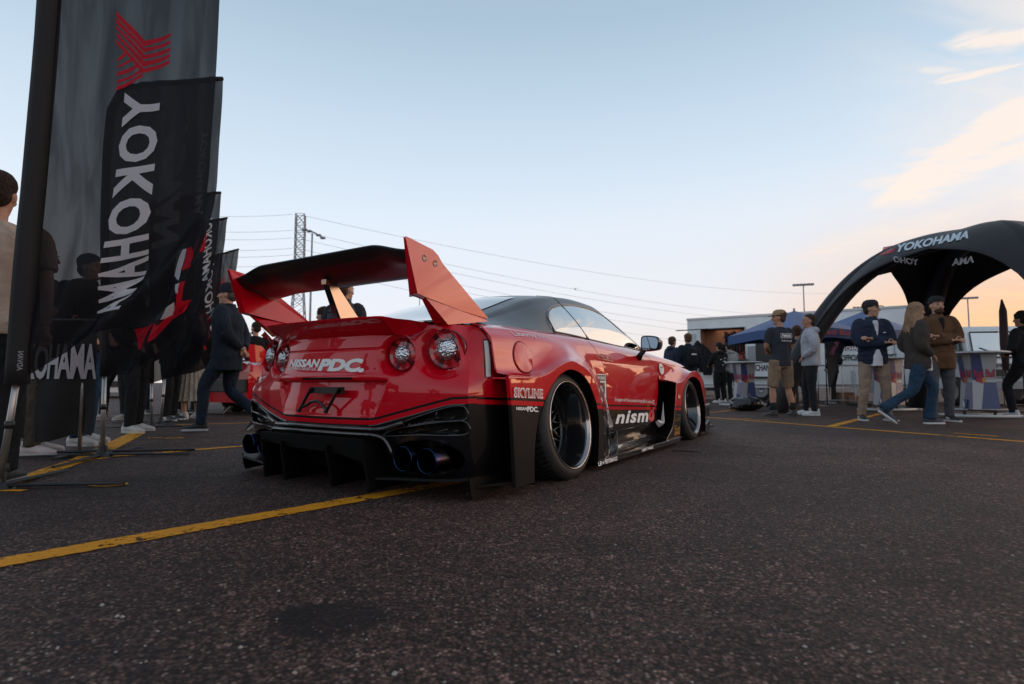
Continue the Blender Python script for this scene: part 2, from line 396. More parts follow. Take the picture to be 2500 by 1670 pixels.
# ------------------------------------------------------------------ the car (local frame: x right, y forward, z up, origin under the rear axle)
CAR = empty('sports_car', (-.505, 4.0, 0), R_(-32.6), 'low red and black widebody coupe with tall rear wing parked on the asphalt', 'car')
def zmap_nodes(t, o_):
    s = t.new('ShaderNodeSeparateXYZ'); t.link(o_, s.inputs[0]); X, Y, Z = s.outputs
    side = t.ramp(t.math('MULTIPLY_ADD', Y, .2, .2), [(.0, .478), (.06, .464), (.125, .447), (.353, .380), (.578, .334), (.66, .316), (.9, .30)])
    side.node.color_ramp.interpolation = 'LINEAR'
    rear = t.ramp(t.math('ABSOLUTE', X), [(0, .352), (.338, .355), (.395, .361), (.812, .468), (.93, .474), (1, .474)])
    rear_f = t.math('LESS_THAN', Y, -.80)
    th = t.mix(rear_f, side, rear)
    return Z, th
def livery():
    m = bpy.data.materials.new('red_and_black_livery'); m.use_nodes = True; t = N(m.node_tree); b = m.node_tree.nodes['Principled BSDF']
    o_ = t.new('ShaderNodeTexCoord').outputs['Object']
    Z, th = zmap_nodes(t, o_)
    # colour ramp outputs go through linear numbers, no conversion
    d = t.math('SUBTRACT', Z, th)
    black = t.math('LESS_THAN', d, 0)
    pin = t.math('MULTIPLY', t.math('GREATER_THAN', d, .023), t.math('LESS_THAN', d, .036))
    k = t.math('MAXIMUM', black, pin)
    c = t.mix(k, (.54, .0, .010), (.007, .006, .007))
    t.link(c, b.inputs['Base Color']); b.inputs['Roughness'].default_value = .28
    b.inputs['Coat Weight'].default_value = 1; b.inputs['Coat Roughness'].default_value = .015; b.inputs['Coat IOR'].default_value = 1.43
    b.inputs['Specular IOR Level'].default_value = .12
    bn = t.new('ShaderNodeBump'); bn.inputs['Strength'].default_value = .05; bn.inputs['Distance'].default_value = .01
    t.link(t.noise(o_, 3.5, 2, .5), bn.inputs['Height']); t.link(bn.outputs[0], b.inputs['Coat Normal'])
    return m
LIV = livery()
RED = pbr('red_gloss_paint', (.54, .0, .010), .25, coat=1, coat_r=.015); RED.node_tree.nodes['Principled BSDF'].inputs['Coat IOR'].default_value = 1.42; RED.node_tree.nodes['Principled BSDF'].inputs['Specular IOR Level'].default_value = .12
ROOFM = pbr('dark_grey_roof_wrap', (.035, .037, .042), .34, spec=.6, coat=.25, coat_r=.3)
def glass_mat():
    m = bpy.data.materials.new('reflective_side_glass'); m.use_nodes = True; t = N(m.node_tree); t.n.clear()
    out = t.new('ShaderNodeOutputMaterial'); g = t.new('ShaderNodeBsdfGlossy'); g.inputs['Color'].default_value = (.80, .82, .83, 1); g.inputs['Roughness'].default_value = .01
    d = t.new('ShaderNodeBsdfDiffuse'); d.inputs['Color'].default_value = (.01, .012, .013, 1)
    fr = t.new('ShaderNodeFresnel'); fr.inputs['IOR'].default_value = 2.6
    mx = t.new('ShaderNodeMixShader'); t.link(t.math('MULTIPLY_ADD', fr.outputs[0], 1.2, .45, clamp=True), mx.inputs[0]); t.link(d.outputs[0], mx.inputs[1]); t.link(g.outputs[0], mx.inputs[2])
    t.link(mx.outputs[0], out.inputs[0]); return m
GLASS = glass_mat()
RGLASS = pbr('dark_rear_glass', (.010, .013, .016), .05, spec=.9, coat=1, coat_r=.01)

# --- lower body: sections from the belt down to the sill
SY = [-.86, -.70, -.40, 0, .5, 1.0, 1.6, 1.95, 2.4, 2.8, 3.2, 3.5, 3.66]
SEC = {  # columns: (x,z) of eight levels
 -.86: [(.70,.872),(.80,.862),(.865,.83),(.885,.72),(.888,.56),(.888,.40),(.885,.25),(.86,.10)],
 -.70: [(.74,.885),(.83,.870),(.90,.82),(.925,.70),(.930,.54),(.93,.40),(.92,.25),(.88,.10)],
 -.40: [(.79,.900),(.86,.866),(.91,.80),(.93,.69),(.935,.54),(.93,.38),(.92,.24),(.88,.09)],
 0:    [(.80,.902),(.865,.866),(.912,.80),(.932,.68),(.935,.53),(.93,.37),(.92,.24),(.88,.09)],
 .5:   [(.80,.898),(.86,.868),(.905,.80),(.93,.68),(.935,.52),(.93,.34),(.928,.22),(.90,.09)],
 1.0:  [(.79,.886),(.85,.858),(.90,.79),(.928,.67),(.935,.51),(.928,.33),(.928,.215),(.895,.09)],
 1.6:  [(.78,.870),(.84,.846),(.90,.78),(.928,.66),(.93,.50),(.92,.33),(.925,.218),(.895,.09)],
 1.95: [(.76,.856),(.83,.842),(.895,.79),(.926,.68),(.925,.50),(.91,.33),(.915,.218),(.89,.09)],
 2.4:  [(.70,.835),(.80,.822),(.89,.78),(.93,.69),(.93,.52),(.92,.36),(.90,.24),(.87,.09)],
 2.8:  [(.66,.80),(.78,.795),(.88,.76),(.93,.68),(.93,.52),(.92,.36),(.90,.24),(.87,.09)],
 3.2:  [(.60,.745),(.74,.735),(.85,.70),(.90,.62),(.90,.50),(.89,.36),(.88,.24),(.86,.09)],
 3.5:  [(.50,.67),(.66,.66),(.76,.62),(.82,.55),(.83,.46),(.83,.36),(.82,.24),(.80,.09)],
 3.66: [(.38,.60),(.50,.59),(.60,.56),(.66,.50),(.68,.43),(.68,.36),(.68,.24),(.66,.09)]}
SARR = [np.array(SEC[y]).ravel() for y in SY]
_cache = {}
def section(y):
    k = round(y, 4)
    if k not in _cache: _cache[k] = [tuple(p) for p in catmull(interp(y, SY, SARR).reshape(-1, 2), 8)]
    return _cache[k]
def bodyX(y, z):
    s = section(y)
    for (x0, z0), (x1, z1) in zip(s, s[1:]):
        if z0 >= z >= z1: return x0+(x1-x0)*(z0-z)/max(1e-6, z0-z1)
    return s[0][0] if z > s[0][1] else s[-1][0]
def zcen(y):  # centre line of bonnet and boot deck
    return float(interp(y, [-.93, -.6, 0, 1.9, 2.1, 2.8, 3.3, 3.66], [.885, .905, .90, .90, .885, .845, .76, .62]))
def shell_pt(y, k, side):
    s = section(y)
    if k < 6:  # top surface, centre -> belt
        t = k/6; x = s[0][0]*t; z = zcen(y)+(s[0][1]-zcen(y))*t*t
    else: x, z = s[k-6]
    if 1.93 < y < 2.5 and z < .60 and k > 12: x -= .20*sstep(y, 1.90, 1.96)*sstep(z, .61, .55)
    return (side*x, y, z)
ys = [-.70+.02*i for i in range(219)]
KS = list(range(0, 6+57))
RW, FW = (.0, .325), (2.77, .315)
V, F = [], []
for side in (1, -1):
    b0 = len(V); n = len(KS)
    for y in ys:
        for k in KS: V.append(shell_pt(y, k, side))
    for i in range(len(ys)-1):
        for j in range(n-1):
            q = [b0+i*n+j, b0+(i+1)*n+j, b0+(i+1)*n+j+1, b0+i*n+j+1]
            c_ = [sum(V[a][d] for a in q)/4 for d in range(3)]
            if abs(c_[0]) > .6 and ((c_[1]-RW[0])**2+(c_[2]-RW[1])**2 < .40**2 or (c_[1]-FW[0])**2+(c_[2]-FW[1])**2 < .39**2 or (c_[2] < .3 and (abs(c_[1]-RW[0]) < .38 or abs(c_[1]-FW[0]) < .37))): continue
            F.append(tuple(q if side > 0 else q[::-1]))
# front closing cap
body = mesh('body', V, F, LIV, CAR, True, sharp=50)
mb = MB(); mb.box((0, 1.3, .10), (1.66, 4.2, .04)); mb.box((0, 3.72, .33), (1.3, .12, .50)); mb.box((0, 3.70, .07), (1.9, .32, .03))
mb.box((0, .62, .34), (1.72, .03, .5)); mb.box((0, 1.9, .34), (1.72, .03, .5)); mb.build('underbody', BLACK, CAR)

# --- rear face, one height field y(x, z) with lamp dishes, plate recess, gaps and lower vents
LAMPS = [(.755, .745, .100, -.848), (.497, .722, .084, -.920)]
def rake(z): return float(interp(z, [.10, .52, .64, .75, .875], [0, 0, .042, .062, .085]))
def squeeze(z): return float(interp(z, [.10, .52, .64, .75, .875], [1, 1, .967, .935, .89]))
def rearX(x, z): return x*(1-(1-squeeze(z))*(abs(x)/.888)**3)
def corner(z): return .888*squeeze(z), plan(.888)+prof(z)+rake(z)
def plan(x):
    return float(interp(abs(x), [0, .25, .5, .66, .78, .86, .89], [-.985, -.978, -.945, -.912, -.878, -.850, -.835]))
def prof(z): return float(interp(z, [.10, .30, .42, .55, .70, .80, .875], [.06, .0, -.012, -.016, .0, .020, .042]))
def inpoly(x, z, P_):
    c = False; j = len(P_)-1
    for i in range(len(P_)):
        (xi, zi), (xj, zj) = P_[i], P_[j]
        if (zi > z) != (zj > z) and x < (xj-xi)*(z-zi)/(zj-zi)+xi: c = not c
        j = i
    return c
def dpoly(x, z, P_):
    best = 9
    for (ax, az_), (bx, bz) in zip(P_, P_[1:]+P_[:1]):
        L2 = (bx-ax)**2+(bz-az_)**2; t = max(0, min(1, ((x-ax)*(bx-ax)+(z-az_)*(bz-az_))/L2))
        best = min(best, math.hypot(x-ax-t*(bx-ax), z-az_-t*(bz-az_)))
    return best
VENT_U = [(.495, .348), (.60, .392), (.79, .452), (.872, .455), (.872, .392), (.70, .378), (.53, .345)]
VENT_L = [(.43, .300), (.505, .338), (.60, .356), (.75, .378), (.872, .384), (.872, .320), (.62, .312)]
PLATE = [(-.425, .588), (.455, .588), (.37, .392), (-.39, .392)]
def seg_groove(v, a, w=.006, dep=.008): 
    d = abs(v-a); return dep*(1-sstep(d, 0, w))
def rearY(x, z):
    ax = abs(x); y = plan(x)+prof(z)+rake(z)*(ax/.888)**3
    # boot lid shut line
    if ax < .455: y += seg_groove(z, .757)
    # plate recess
    if inpoly(x, z, PLATE):
        d = dpoly(x, z, PLATE); top = sstep(z, .40, .585)
        y += (.006+.034*top)*sstep(d, 0, .014)
    else:  # crease that stands proud above the recess
        y -= .012*sstep(.03-abs(z-.605), 0, .03)*(1-sstep(ax, .40, .5))
    for lx, lz, r, ly in LAMPS:
        d = math.hypot((ax-lx)*.93, z-lz)
        wgt = 1-sstep(d, r*1.02, r*1.62 if lx > .6 else r*1.4)
        wgt *= 1-sstep(ax, .845, .885)
        y += (ly+.022-y)*wgt
        if d < r*1.01 and ax < .85: y += .03
    for Pn, dep in ((VENT_U, .05), (VENT_L, .05)):
        if inpoly(ax, z, Pn): y += dep*sstep(dpoly(ax, z, Pn), 0, .012)
    # exhaust surround
    e = math.hypot((ax-.655)/.195, (z-.197)/.088)
    if z < .3: y += .10*(1-sstep(e, .88, 1.0))
    if z < .285 and ax < .42: y += .03*sstep(.285-z, 0, .02)
    return y
xs = sorted(set([round(-.888+.008*i, 4) for i in range(223)])); zs = [round(.875-.0075*i, 4) for i in range(104)]
V = [(rearX(x, z), rearY(x, z), z) for x in xs for z in zs]; n = len(zs)
F = [(i*n+j, i*n+j+1, (i+1)*n+j+1, (i+1)*n+j) for i in range(len(xs)-1) for j in range(n-1)]
rear = mesh('rear_panel', V, F, LIV, CAR, True, sharp=38)
# corner strip between the rear panel and the flank
for s in (1, -1):
    V = []; F = []
    zz_ = [.10+.0155*i for i in range(51)]
    for z in zz_:
        xb = bodyX(-.70, min(z, .870)); xc, yr = corner(z)
        for t_ in (0, .04, .96, 1): V.append((s*(xc+(xb-xc)*t_), yr+(-.6995-yr)*t_, z))
    F = [(4*i+j, 4*i+j+1, 4*i+j+5, 4*i+j+4) for i in range(len(zz_)-1) for j in range(3)]
    mesh('corner_trim', V, [f if s > 0 else f[::-1] for f in F], LIV, CAR, True, sharp=40)
# upper lamp shoulder: from the rear panel top up and over to the deck
def shoulder(u, v):
    x = -.888+1.776*u; y0 = rearY(x, .875); zt = .875
    ax = abs(x); zd = .905-.045*sstep(ax, .5, .88); 
    y = y0+(-.62-y0)*v; z = zt+(zd-zt)*(1-(1-v)**2.2)
    return (rearX(x, .875)*(1-.02*v), y, z)
grid('boot_deck', shoulder, 60, 10, RED, CAR)

# --- ducktail lip
def duck(u, v):
    x = -.60+1.2*u; ax = abs(x)
    zt = .905-.0*ax; 
    pts = [(-.90, .858), (-.955, .825), (-1.085, .905), (-1.075, .913), (-.93, .908), (-.70, .90)]
    k = sstep(ax, .46, .60)
    P_ = [np.array(p) for p in pts]
    Q_ = [np.array(p) for p in [(-.88, .862), (-.915, .848), (-.955, .872), (-.95, .885), (-.90, .895), (-.70, .893)]]
    C_ = [(1-k)*a+k*b for a, b in zip(P_, Q_)]
    i = min(len(C_)-2, int(v*(len(C_)-1))); f_ = v*(len(C_)-1)-i
    q = C_[i]*(1-f_)+C_[i+1]*f_
    cur = .0+.055*ax*ax/.36
    return (x, q[0]+cur, q[1])
vs = []
for i in range(5):
    for f_ in (0, .5): vs.append((i+f_)/5)
vs.append(1)
grid('boot_spoiler_lip', duck, 48, 0, RED, CAR, vs=vs, sharp=30, flip=True)
# angled facet that runs from the lip down to the lamps
for s in (1, -1):
    mesh('lip_end', [(s*.50, -1.062, .903), (s*.60, -.965, .892), (s*.70, -.925, .872), (s*.64, -.905, .838), (s*.575, -.925, .812), (s*.50, -.965, .822), (s*.62, -.93, .80)],
         [(0, 1, 5), (1, 2, 3), (1, 3, 4), (1, 4, 5)] if s < 0 else [(0, 5, 1), (1, 3, 2), (1, 4, 3), (1, 5, 4)], RED, CAR)

# --- tail lamps
def lampred(name, col):
    m = pbr(name, col, .18, coat=1, coat_r=.01); return m
LR1, LR2, LR3 = lampred('lamp_red', (.34, .002, .008)), lampred('lamp_red_dark', (.07, .001, .006)), lampred('lamp_red_bright', (.60, .008, .02))
mch = pbr('lamp_reflector', (.62, .64, .68), .25, metal=1)
t = N(mch.node_tree); b = mch.node_tree.nodes['Principled BSDF']; vv = t.new('ShaderNodeTexVoronoi'); vv.inputs['Scale'].default_value = 85
t.link(t.new('ShaderNodeTexCoord').outputs['Object'], vv.inputs['Vector']); bn = t.new('ShaderNodeBump'); bn.inputs['Strength'].default_value = .55; bn.inputs['Distance'].default_value = .01
t.link(vv.outputs['Distance'], bn.inputs['Height']); t.link(bn.outputs[0], b.inputs['Normal'])
MY = Matrix.Rotation(R_(90), 3, 'X')  # lathe axis +z -> -y
for s in (1, -1):
    for lx, lz, r, ly in LAMPS:
        yaw = Matrix.Rotation(R_(s*(20 if lx > .6 else 10)), 3, 'Z')
        M = yaw @ MY; c0 = (s*rearX(lx, lz), ly+.045, lz)
        mb = MB()
        mb.lathe([(r*1.02, 0), (r*1.02, .030), (r*.985, .034), (r*.96, .026)], c0, M, 48, 1)
        for k in range(20):
            mi = [0, 2, 0, 1, 0, 0, 2, 1, 0, 2][k % 10]
            a0, a1 = 2*math.pi*k/20, 2*math.pi*(k+1)/20
            mb.lathe([(r*.96, .026), (r*.80, .014+.002*(k % 3)), (r*.56, .020+.003*(k % 2))], c0, M, 4, mi, a0, a1)
        mb.lathe([(r*.56, .02), (r*.53, .036), (r*.50, .038)], c0, M, 48, 3)
        lp = mb.build('tail_lamp', LR1, CAR, smooth=True, mats=[LR1, LR2, LR3, mch], sharp=25)
        q = MB(); q.lathe([(r*.50, .034), (r*.44, .044), (r*.3, .05), (.0005, .053)], c0, M, 40); q.build('reversing_lens', mch, lp, smooth=True)

# --- licence plate bracket (no plate), number-plate lamp slot
mb = MB(); Y_ = -1.028
mb.box((.05, Y_+.012, .533), (.262, .016, .036))
def bar(a, b_, w_=.016): mb.tube([a, b_], w_/2, 6)
mb.tube([(-.062, Y_-.004, .545), (-.152, Y_-.008, .424)], .009, 6); mb.tube([(.165, Y_-.004, .545), (.055+.02, Y_-.008, .424)], .009, 6)
mb.tube([(-.140, Y_-.006, .436), (-.09, Y_-.006, .452), (-.055, Y_-.008, .470), (-.005, Y_-.008, .474), (.03, Y_-.006, .458), (.07, Y_-.006, .428)], .0085, 6)
for x_, z_ in ((-.158, .420), (.068, .420)): mb.lathe([(.0005, .004), (.011, .003), (.012, -.012)], (x_, Y_-.012, z_), MY, 12)
for x_, z_ in ((-.06, .540), (.15, .540)): mb.lathe([(.0005, .006), (.006, .004), (.007, -.004)], (x_, Y_-.004, z_), MY, 10)
mb.build('plate_bracket', pbr('bracket_black', (.006, .006, .007), .35), CAR, sharp=35)
mb = MB(); mb.box((.03, -.985, .597), (.40, .05, .012)); mb.build('handle_slot', DEEP, CAR)

# --- diffuser, fins, lip, trims
FINM = pbr('diffuser_black', (.0025,.0025,.0025), .55, spec=.08)
mb = MB()
f3 = lambda a, b_, h: (a, h, b_)
outl = [(-.50, .292), (.345, .292), (.385, .282), (.40, .262), (.455, .075), (.445, .07), (.33, .26), (-.44, .262), (-.40, .07), (-.42, .07)]
# box face
mb.prism([(-.475, .290), (.350, .290), (.380, .280), (.394, .262), (.425, .16), (.20, .205), (-.20, .215), (-.40, .235), (-.46, .18)], -1.06, -.93, f3)
for x0, x1 in ((-.43, -.395), (-.255, -.215), (.125, .175), (.395, .45)):
    w_ = .007
    zt = .25
    V = [(x0-w_, -1.085, zt), (x0+w_, -1.085, zt), (x1+w_, -1.075, .035), (x1-w_, -1.075, .035), (x0-w_, -.55, zt-.05), (x0+w_, -.55, zt-.05), (x1+w_, -.62, .05), (x1-w_, -.62, .05)]
    mb.add(V, [(0, 3, 2, 1), (4, 5, 6, 7), (0, 4, 7, 3), (1, 2, 6, 5), (0, 1, 5, 4), (3, 7, 6, 2)])
mb.build('diffuser', FINM, CAR, bevel=.003)
mb = MB()  # rolled trim over the diffuser
for zz0, yy, rr in ((.333, -1.003, .012), (.306, -1.022, .012)):
    pts = [(x, yy+.10*abs(x)**2.2, zz0+.0*x) for x in np.linspace(-.42, .40, 22)]
    pts += [(.45, yy+.03, zz0-.012), (.475, yy+.04, zz0-.04), (.50, yy+.055, zz0-.10)] if zz0 < .32 else [(.47, yy+.03, zz0+.012), (.56, yy+.045, zz0+.04)]
    pts = ([(-.50, yy+.055, zz0-.10), (-.475, yy+.04, zz0-.04), (-.45, yy+.03, zz0-.012)] if zz0 < .32 else [(-.56, yy+.045, zz0+.04), (-.47, yy+.03, zz0+.012)])+pts
    mb.tube(catmull(pts, 3), rr, 8)
mb.build('bumper_trim', GLOSSB, CAR, smooth=True)
for s in (1, -1):
    for PV in (VENT_U, VENT_L):
        pp = catmull(PV, 6, True); pp.append(pp[0])
        mb = MB(); mb.tube([(s*p[0], plan(p[0])+prof(p[1])-.003, p[1]) for p in pp], .0042, 6, cap=False); mb.build('vent_edging', GLOSSB, CAR, smooth=True)
    mb = MB(); mb.tube([(s*x_, plan(x_)+prof(z_)+.004, z_) for x_, z_ in ((.72, .385), (.735, .44))], .003, 6); mb.build('vent_bar', GLOSSB, CAR, smooth=True)
    mb = MB(); mb.tube([(s*x_, plan(x_)+prof(z_)+.012, z_) for x_, z_ in ((.70, .325), (.78, .345))], .003, 6); mb.build('vent_bar', GLOSSB, CAR, smooth=True)
    pts = [(x_, z_) for x_, z_ in ((.34, .350), (.40, .357), (.60, .409), (.79, .460), (.875, .466))]
    mb = MB(); mb.tube([(s*x_, plan(x_)+prof(z_)-.002, z_) for x_, z_ in [tuple(q) for q in catmull(pts, 4)]], .005, 6); mb.build('bumper_trim', GLOSSB, CAR, smooth=True)
mesh_m = pbr('vent_mesh', (.02, .02, .021), .3, metal=.6)
for s in (1, -1):
    mb = MB()
    for k in range(16):
        for sl_ in (1, -1):
            x0 = .735+.0125*k
            for (za, zb) in ((.325, .375), (.395, .45)):
                xa, xb = (x0, x0+.03) if sl_ > 0 else (x0+.03, x0)
                if xb > .868 or xa > .868: continue
                mb.tube([(s*xa, plan(xa)+prof(za)+.03, za), (s*xb, plan(xb)+prof(zb)+.03, zb)], .0011, 4, cap=False)
    mb.build('vent_mesh', mesh_m, CAR)
# exhausts
mti = bpy.data.materials.new('burnt_titanium'); mti.use_nodes = True; t = N(mti.node_tree); b = mti.node_tree.nodes['Principled BSDF']
b.inputs['Metallic'].default_value = 1; b.inputs['Roughness'].default_value = .22
oc = t.new('ShaderNodeTexCoord').outputs['Object']; ss = t.new('ShaderNodeSeparateXYZ'); t.link(oc, ss.inputs[0])
t.link(t.ramp(t.math('MULTIPLY_ADD', ss.outputs[1], 5.0, 4.86), [(0, (.02, .06, .13)), (.03, (.01, .025, .07)), (.08, (.06, .035, .08)), (.3, (.03, .028, .03)), (1, (.02, .02, .02))]), b.inputs['Base Color'])
for s in (1, -1):
    for ex in (.570, .728):
        mb = MB(); c0 = (s*ex, -.972, .195); r = .062
        mb.lathe([(r*.90, -.30), (r*.90, -.02), (r*.93, -.004), (r*.97, 0), (r, -.004), (r*1.0, -.25)], c0, MY, 40)
        mb.build('exhaust_tip', mti, CAR, smooth=True)
        q = MB(); q.lathe([(.0005, -.16), (r*.9, -.16)], c0, MY, 24); q.build('exhaust_bore', DEEP, CAR)
# bottom lip and corner end plates
for s in (1, -1):
    mb = MB()
    V = []; F = []
    pts = [(.44, -1.03, .10), (.55, -.99, .103), (.70, -.955, .106), (.85, -.92, .112), (.915, -.875, .118)]
    for x_, y_, z_ in [tuple(q) for q in catmull(pts, 4)]:
        V += [(s*x_, y_, z_), (s*x_, y_-.004, z_-.012), (s*x_, y_+.30, z_-.030), (s*x_, y_+.30, z_-.010)]
    n_ = len(V)//4
    for i in range(n_-1):
        for j in range(4): F.append((4*i+j, 4*i+(j+1) % 4, 4*i+4+(j+1) % 4, 4*i+4+j))
    F += [(0, 1, 2, 3), (4*n_-1, 4*n_-2, 4*n_-3, 4*n_-4)]
    mb.add(V, F)
    mb.prism([(-.885, .118), (-.875, .05), (-.86, .012), (-.62, .030), (-.60, .075), (-.66, .10)], .915, .925, lambda a, b_, h: (s*h, a, b_))
    mb.prism([(.915, -.87), (1.02, -.66), (1.03, -.48), (.90, -.45)], .066, .078, lambda a, b_, h: (s*a, b_, h))
    mb.build('rear_splitter', pbr('splitter_black', (.004,.004,.004), .5, spec=.12), CAR, sharp=35)
# --- widebody fenders
def loft3(name, rows, mat, parent, flip=False, sub=6, across=5, sharp=None):
    """rows: list of stations, each a list of 3D control points of equal length"""
    A = [[np.array(p, float) for p in r] for r in rows]
    m = len(A[0]); dense = []
    for k in range(m): dense.append(catmull([r[k] for r in A], sub))
    L_ = len(dense[0]); V = []; 
    rowsD = [catmull([dense[k][i] for k in range(m)], across) for i in range(L_)]
    n = len(rowsD[0]); V = [tuple(p) for r in rowsD for p in r]
    F = [(i*n+j, (i+1)*n+j, (i+1)*n+j+1, i*n+j+1) for i in range(L_-1) for j in range(n-1)]
    if flip: F = [f[::-1] for f in F]
    return mesh(name, V, F, mat, parent, True, sharp=sharp)
XF = 1.04
B_ = [(-.72,.609),(-.6,.606),(-.47,.604),(-.34,.619),(-.174,.669),(-.058,.697),(.016,.699),(.153,.668),(.256,.626),(.351,.54),(.388,.47),(.414,.416),(.44,.352),(.452,.239),(.445,.06)]
A_ = [(.868,-.705,.862),(.868,-.55,.865),(.870,-.40,.868),(.870,-.25,.868),(.873,-.08,.864),(.880,.1,.853),(.887,.25,.838),(.910,.40,.79),(.928,.50,.70),(.937,.60,.60),(.938,.66,.52),(.936,.70,.44),(.934,.76,.36),(.932,.87,.25),(.905,.93,.06)]
C1 = [(.928,.80),(.927,.80),(.925,.80),(.923,.81),(.918,.82),(.915,.82),(.915,.81),(.935,.75),(.95,.66),(.96,.575),(.965,.50),(.965,.43),(.965,.357),(.965,.246),(.95,.06)]
C2 = [(.945,.69),(.945,.69),(.947,.70),(.948,.72),(.950,.755),(.955,.770),(.960,.765),(.968,.715),(.98,.645),(.99,.56),(.995,.49),(1.0,.42),(1.0,.355),(1.0,.242),(.99,.06)]
C3 = [(.962,.630),(.963,.628),(.968,.628),(.975,.652),(.985,.705),(.992,.728),(.996,.728),(1.003,.690),(1.01,.635),(1.015,.55),(1.018,.48),(1.02,.418),(1.02,.354),(1.02,.24),(1.015,.06)]
for s in (1, -1):
    rows = []
    for a, b_, c1, c2, c3 in zip(A_, B_, C1, C2, C3):
        ya, yb = a[1], b_[0]
        rows.append([(s*(a[0]+.004), ya, a[2]), (s*c1[0], ya+(yb-ya)*.3, c1[1]), (s*c2[0], ya+(yb-ya)*.6, c2[1]), (s*c3[0], ya+(yb-ya)*.8, c3[1]), (s*(XF-.004), yb, b_[1]+.003)])
    loft3('rear_fender', rows, LIV, CAR, flip=(s < 0), sub=7, across=6)
    fen = bpy.data.objects[-1] if False else None
    # face, bevel, arch return
    O_ = [(-.655,.05),(-.67,.2),(-.69,.40),(-.705,.52),(-.72,.609)]
    G_ = [(-.462,.05),(-.460,.2),(-.434,.331),(-.40,.40),(-.375,.437),(-.347,.476),(-.30,.525),(-.257,.566),(-.173,.620),(-.063,.650),(.017,.649),(.125,.624),(.225,.565),(.302,.481),(.33,.44),(.341,.413),(.36,.35),(.366,.25),(.345,.05)]
    o1 = catmull(O_, 6); o2 = catmull(B_, 6); Oa = o1[:-1]+o2; g1 = catmull(G_[:5], 6); g2 = catmull(G_[4:], 6); Ga = g1[:-1]+g2
    V = []; 
    for o, g_ in zip(Oa, Ga):
        for t_ in (0, .03, .06, .94, .97, 1):
            x = XF-(.003 if t_ in (0, 1) else 0)
            V.append((s*x, o[0]+(g_[0]-o[0])*t_, o[1]+(g_[1]-o[1])*t_))
    n = 6; F = [(i*n+j, (i+1)*n+j, (i+1)*n+j+1, i*n+j+1) for i in range(len(Oa)-1) for j in range(n-1)]
    mesh('fender_face', V, [f if s > 0 else f[::-1] for f in F], LIV, CAR, True, sharp=60)
    # thin rolled crease
    mb = MB(); mb.tube([(s*(XF-.003), p[0], p[1]+.001) for p in o2], .0032, 6); mb.build('fender_crease', LIV, CAR, smooth=True)
    # inner return of the arch, and of the open rear edge
    V = []; 
    for g_ in Ga: V += [(s*XF, g_[0], g_[1]), (s*(XF-.05), g_[0], g_[1]+.002), (s*.70, g_[0]*1.0, g_[1]+.01)]
    F = [(i*3+j, (i+1)*3+j, (i+1)*3+j+1, i*3+j+1) for i in range(len(Ga)-1) for j in range(2)]
    mesh('arch_liner', V, F, DEEP, CAR, True)
    V = []
    for o in o1: V += [(s*XF, o[0], o[1]), (s*(XF-.018), o[0]-.002, o[1]), (s*(XF-.02), -.46, o[1]*.98)]
    V2 = len(o1); F = [(i*3+j, (i+1)*3+j, (i+1)*3+j+1, i*3+j+1) for i in range(V2-1) for j in range(2)]
    mesh('fender_edge', V, F, LIV, CAR, True, sharp=40)
    # roof of the rear vent and its dark inside
    mb = MB(); mb.box((s*.985, -.60, .596), (.11, .22, .012)); mb.build('vent_roof', LIV, CAR, bevel=.004)
    mb = MB(); mb.box((s*.975, -.465, .33), (.12, .01, .54)); mb.build('vent_back', DEEP, CAR)

# front fender
XG = 1.02
FB = [(.945,1.93,.606),(.985,2.05,.592),(1.012,2.17,.574),(XG,2.30,.574),(XG,2.41,.60),(XG,2.516,.638),(XG,2.64,.672),(XG,2.77,.688),(XG,2.90,.680),(XG,3.02,.645),(XG,3.13,.58),(1.01,3.21,.48),(1.0,3.26,.36),(.985,3.28,.2),(.98,3.28,.06)]
FA = [(.932,1.93,.63),(.935,2.05,.635),(.93,2.17,.66),(.925,2.28,.70),(.915,2.38,.735),(.895,2.50,.77),(.87,2.64,.78),(.85,2.77,.78),(.83,2.95,.765),(.82,3.15,.73),(.82,3.3,.66),(.84,3.42,.54),(.84,3.47,.40),(.84,3.48,.2),(.83,3.48,.06)]
FG = [(2.246,.05),(2.27,.18),(2.309,.323),(2.35,.42),(2.414,.513),(2.47,.555),(2.536,.590),(2.64,.622),(2.761,.632),(2.88,.618),(2.994,.579),(3.07,.51),(3.144,.398),(3.18,.3),(3.19,.18),(3.18,.05)]
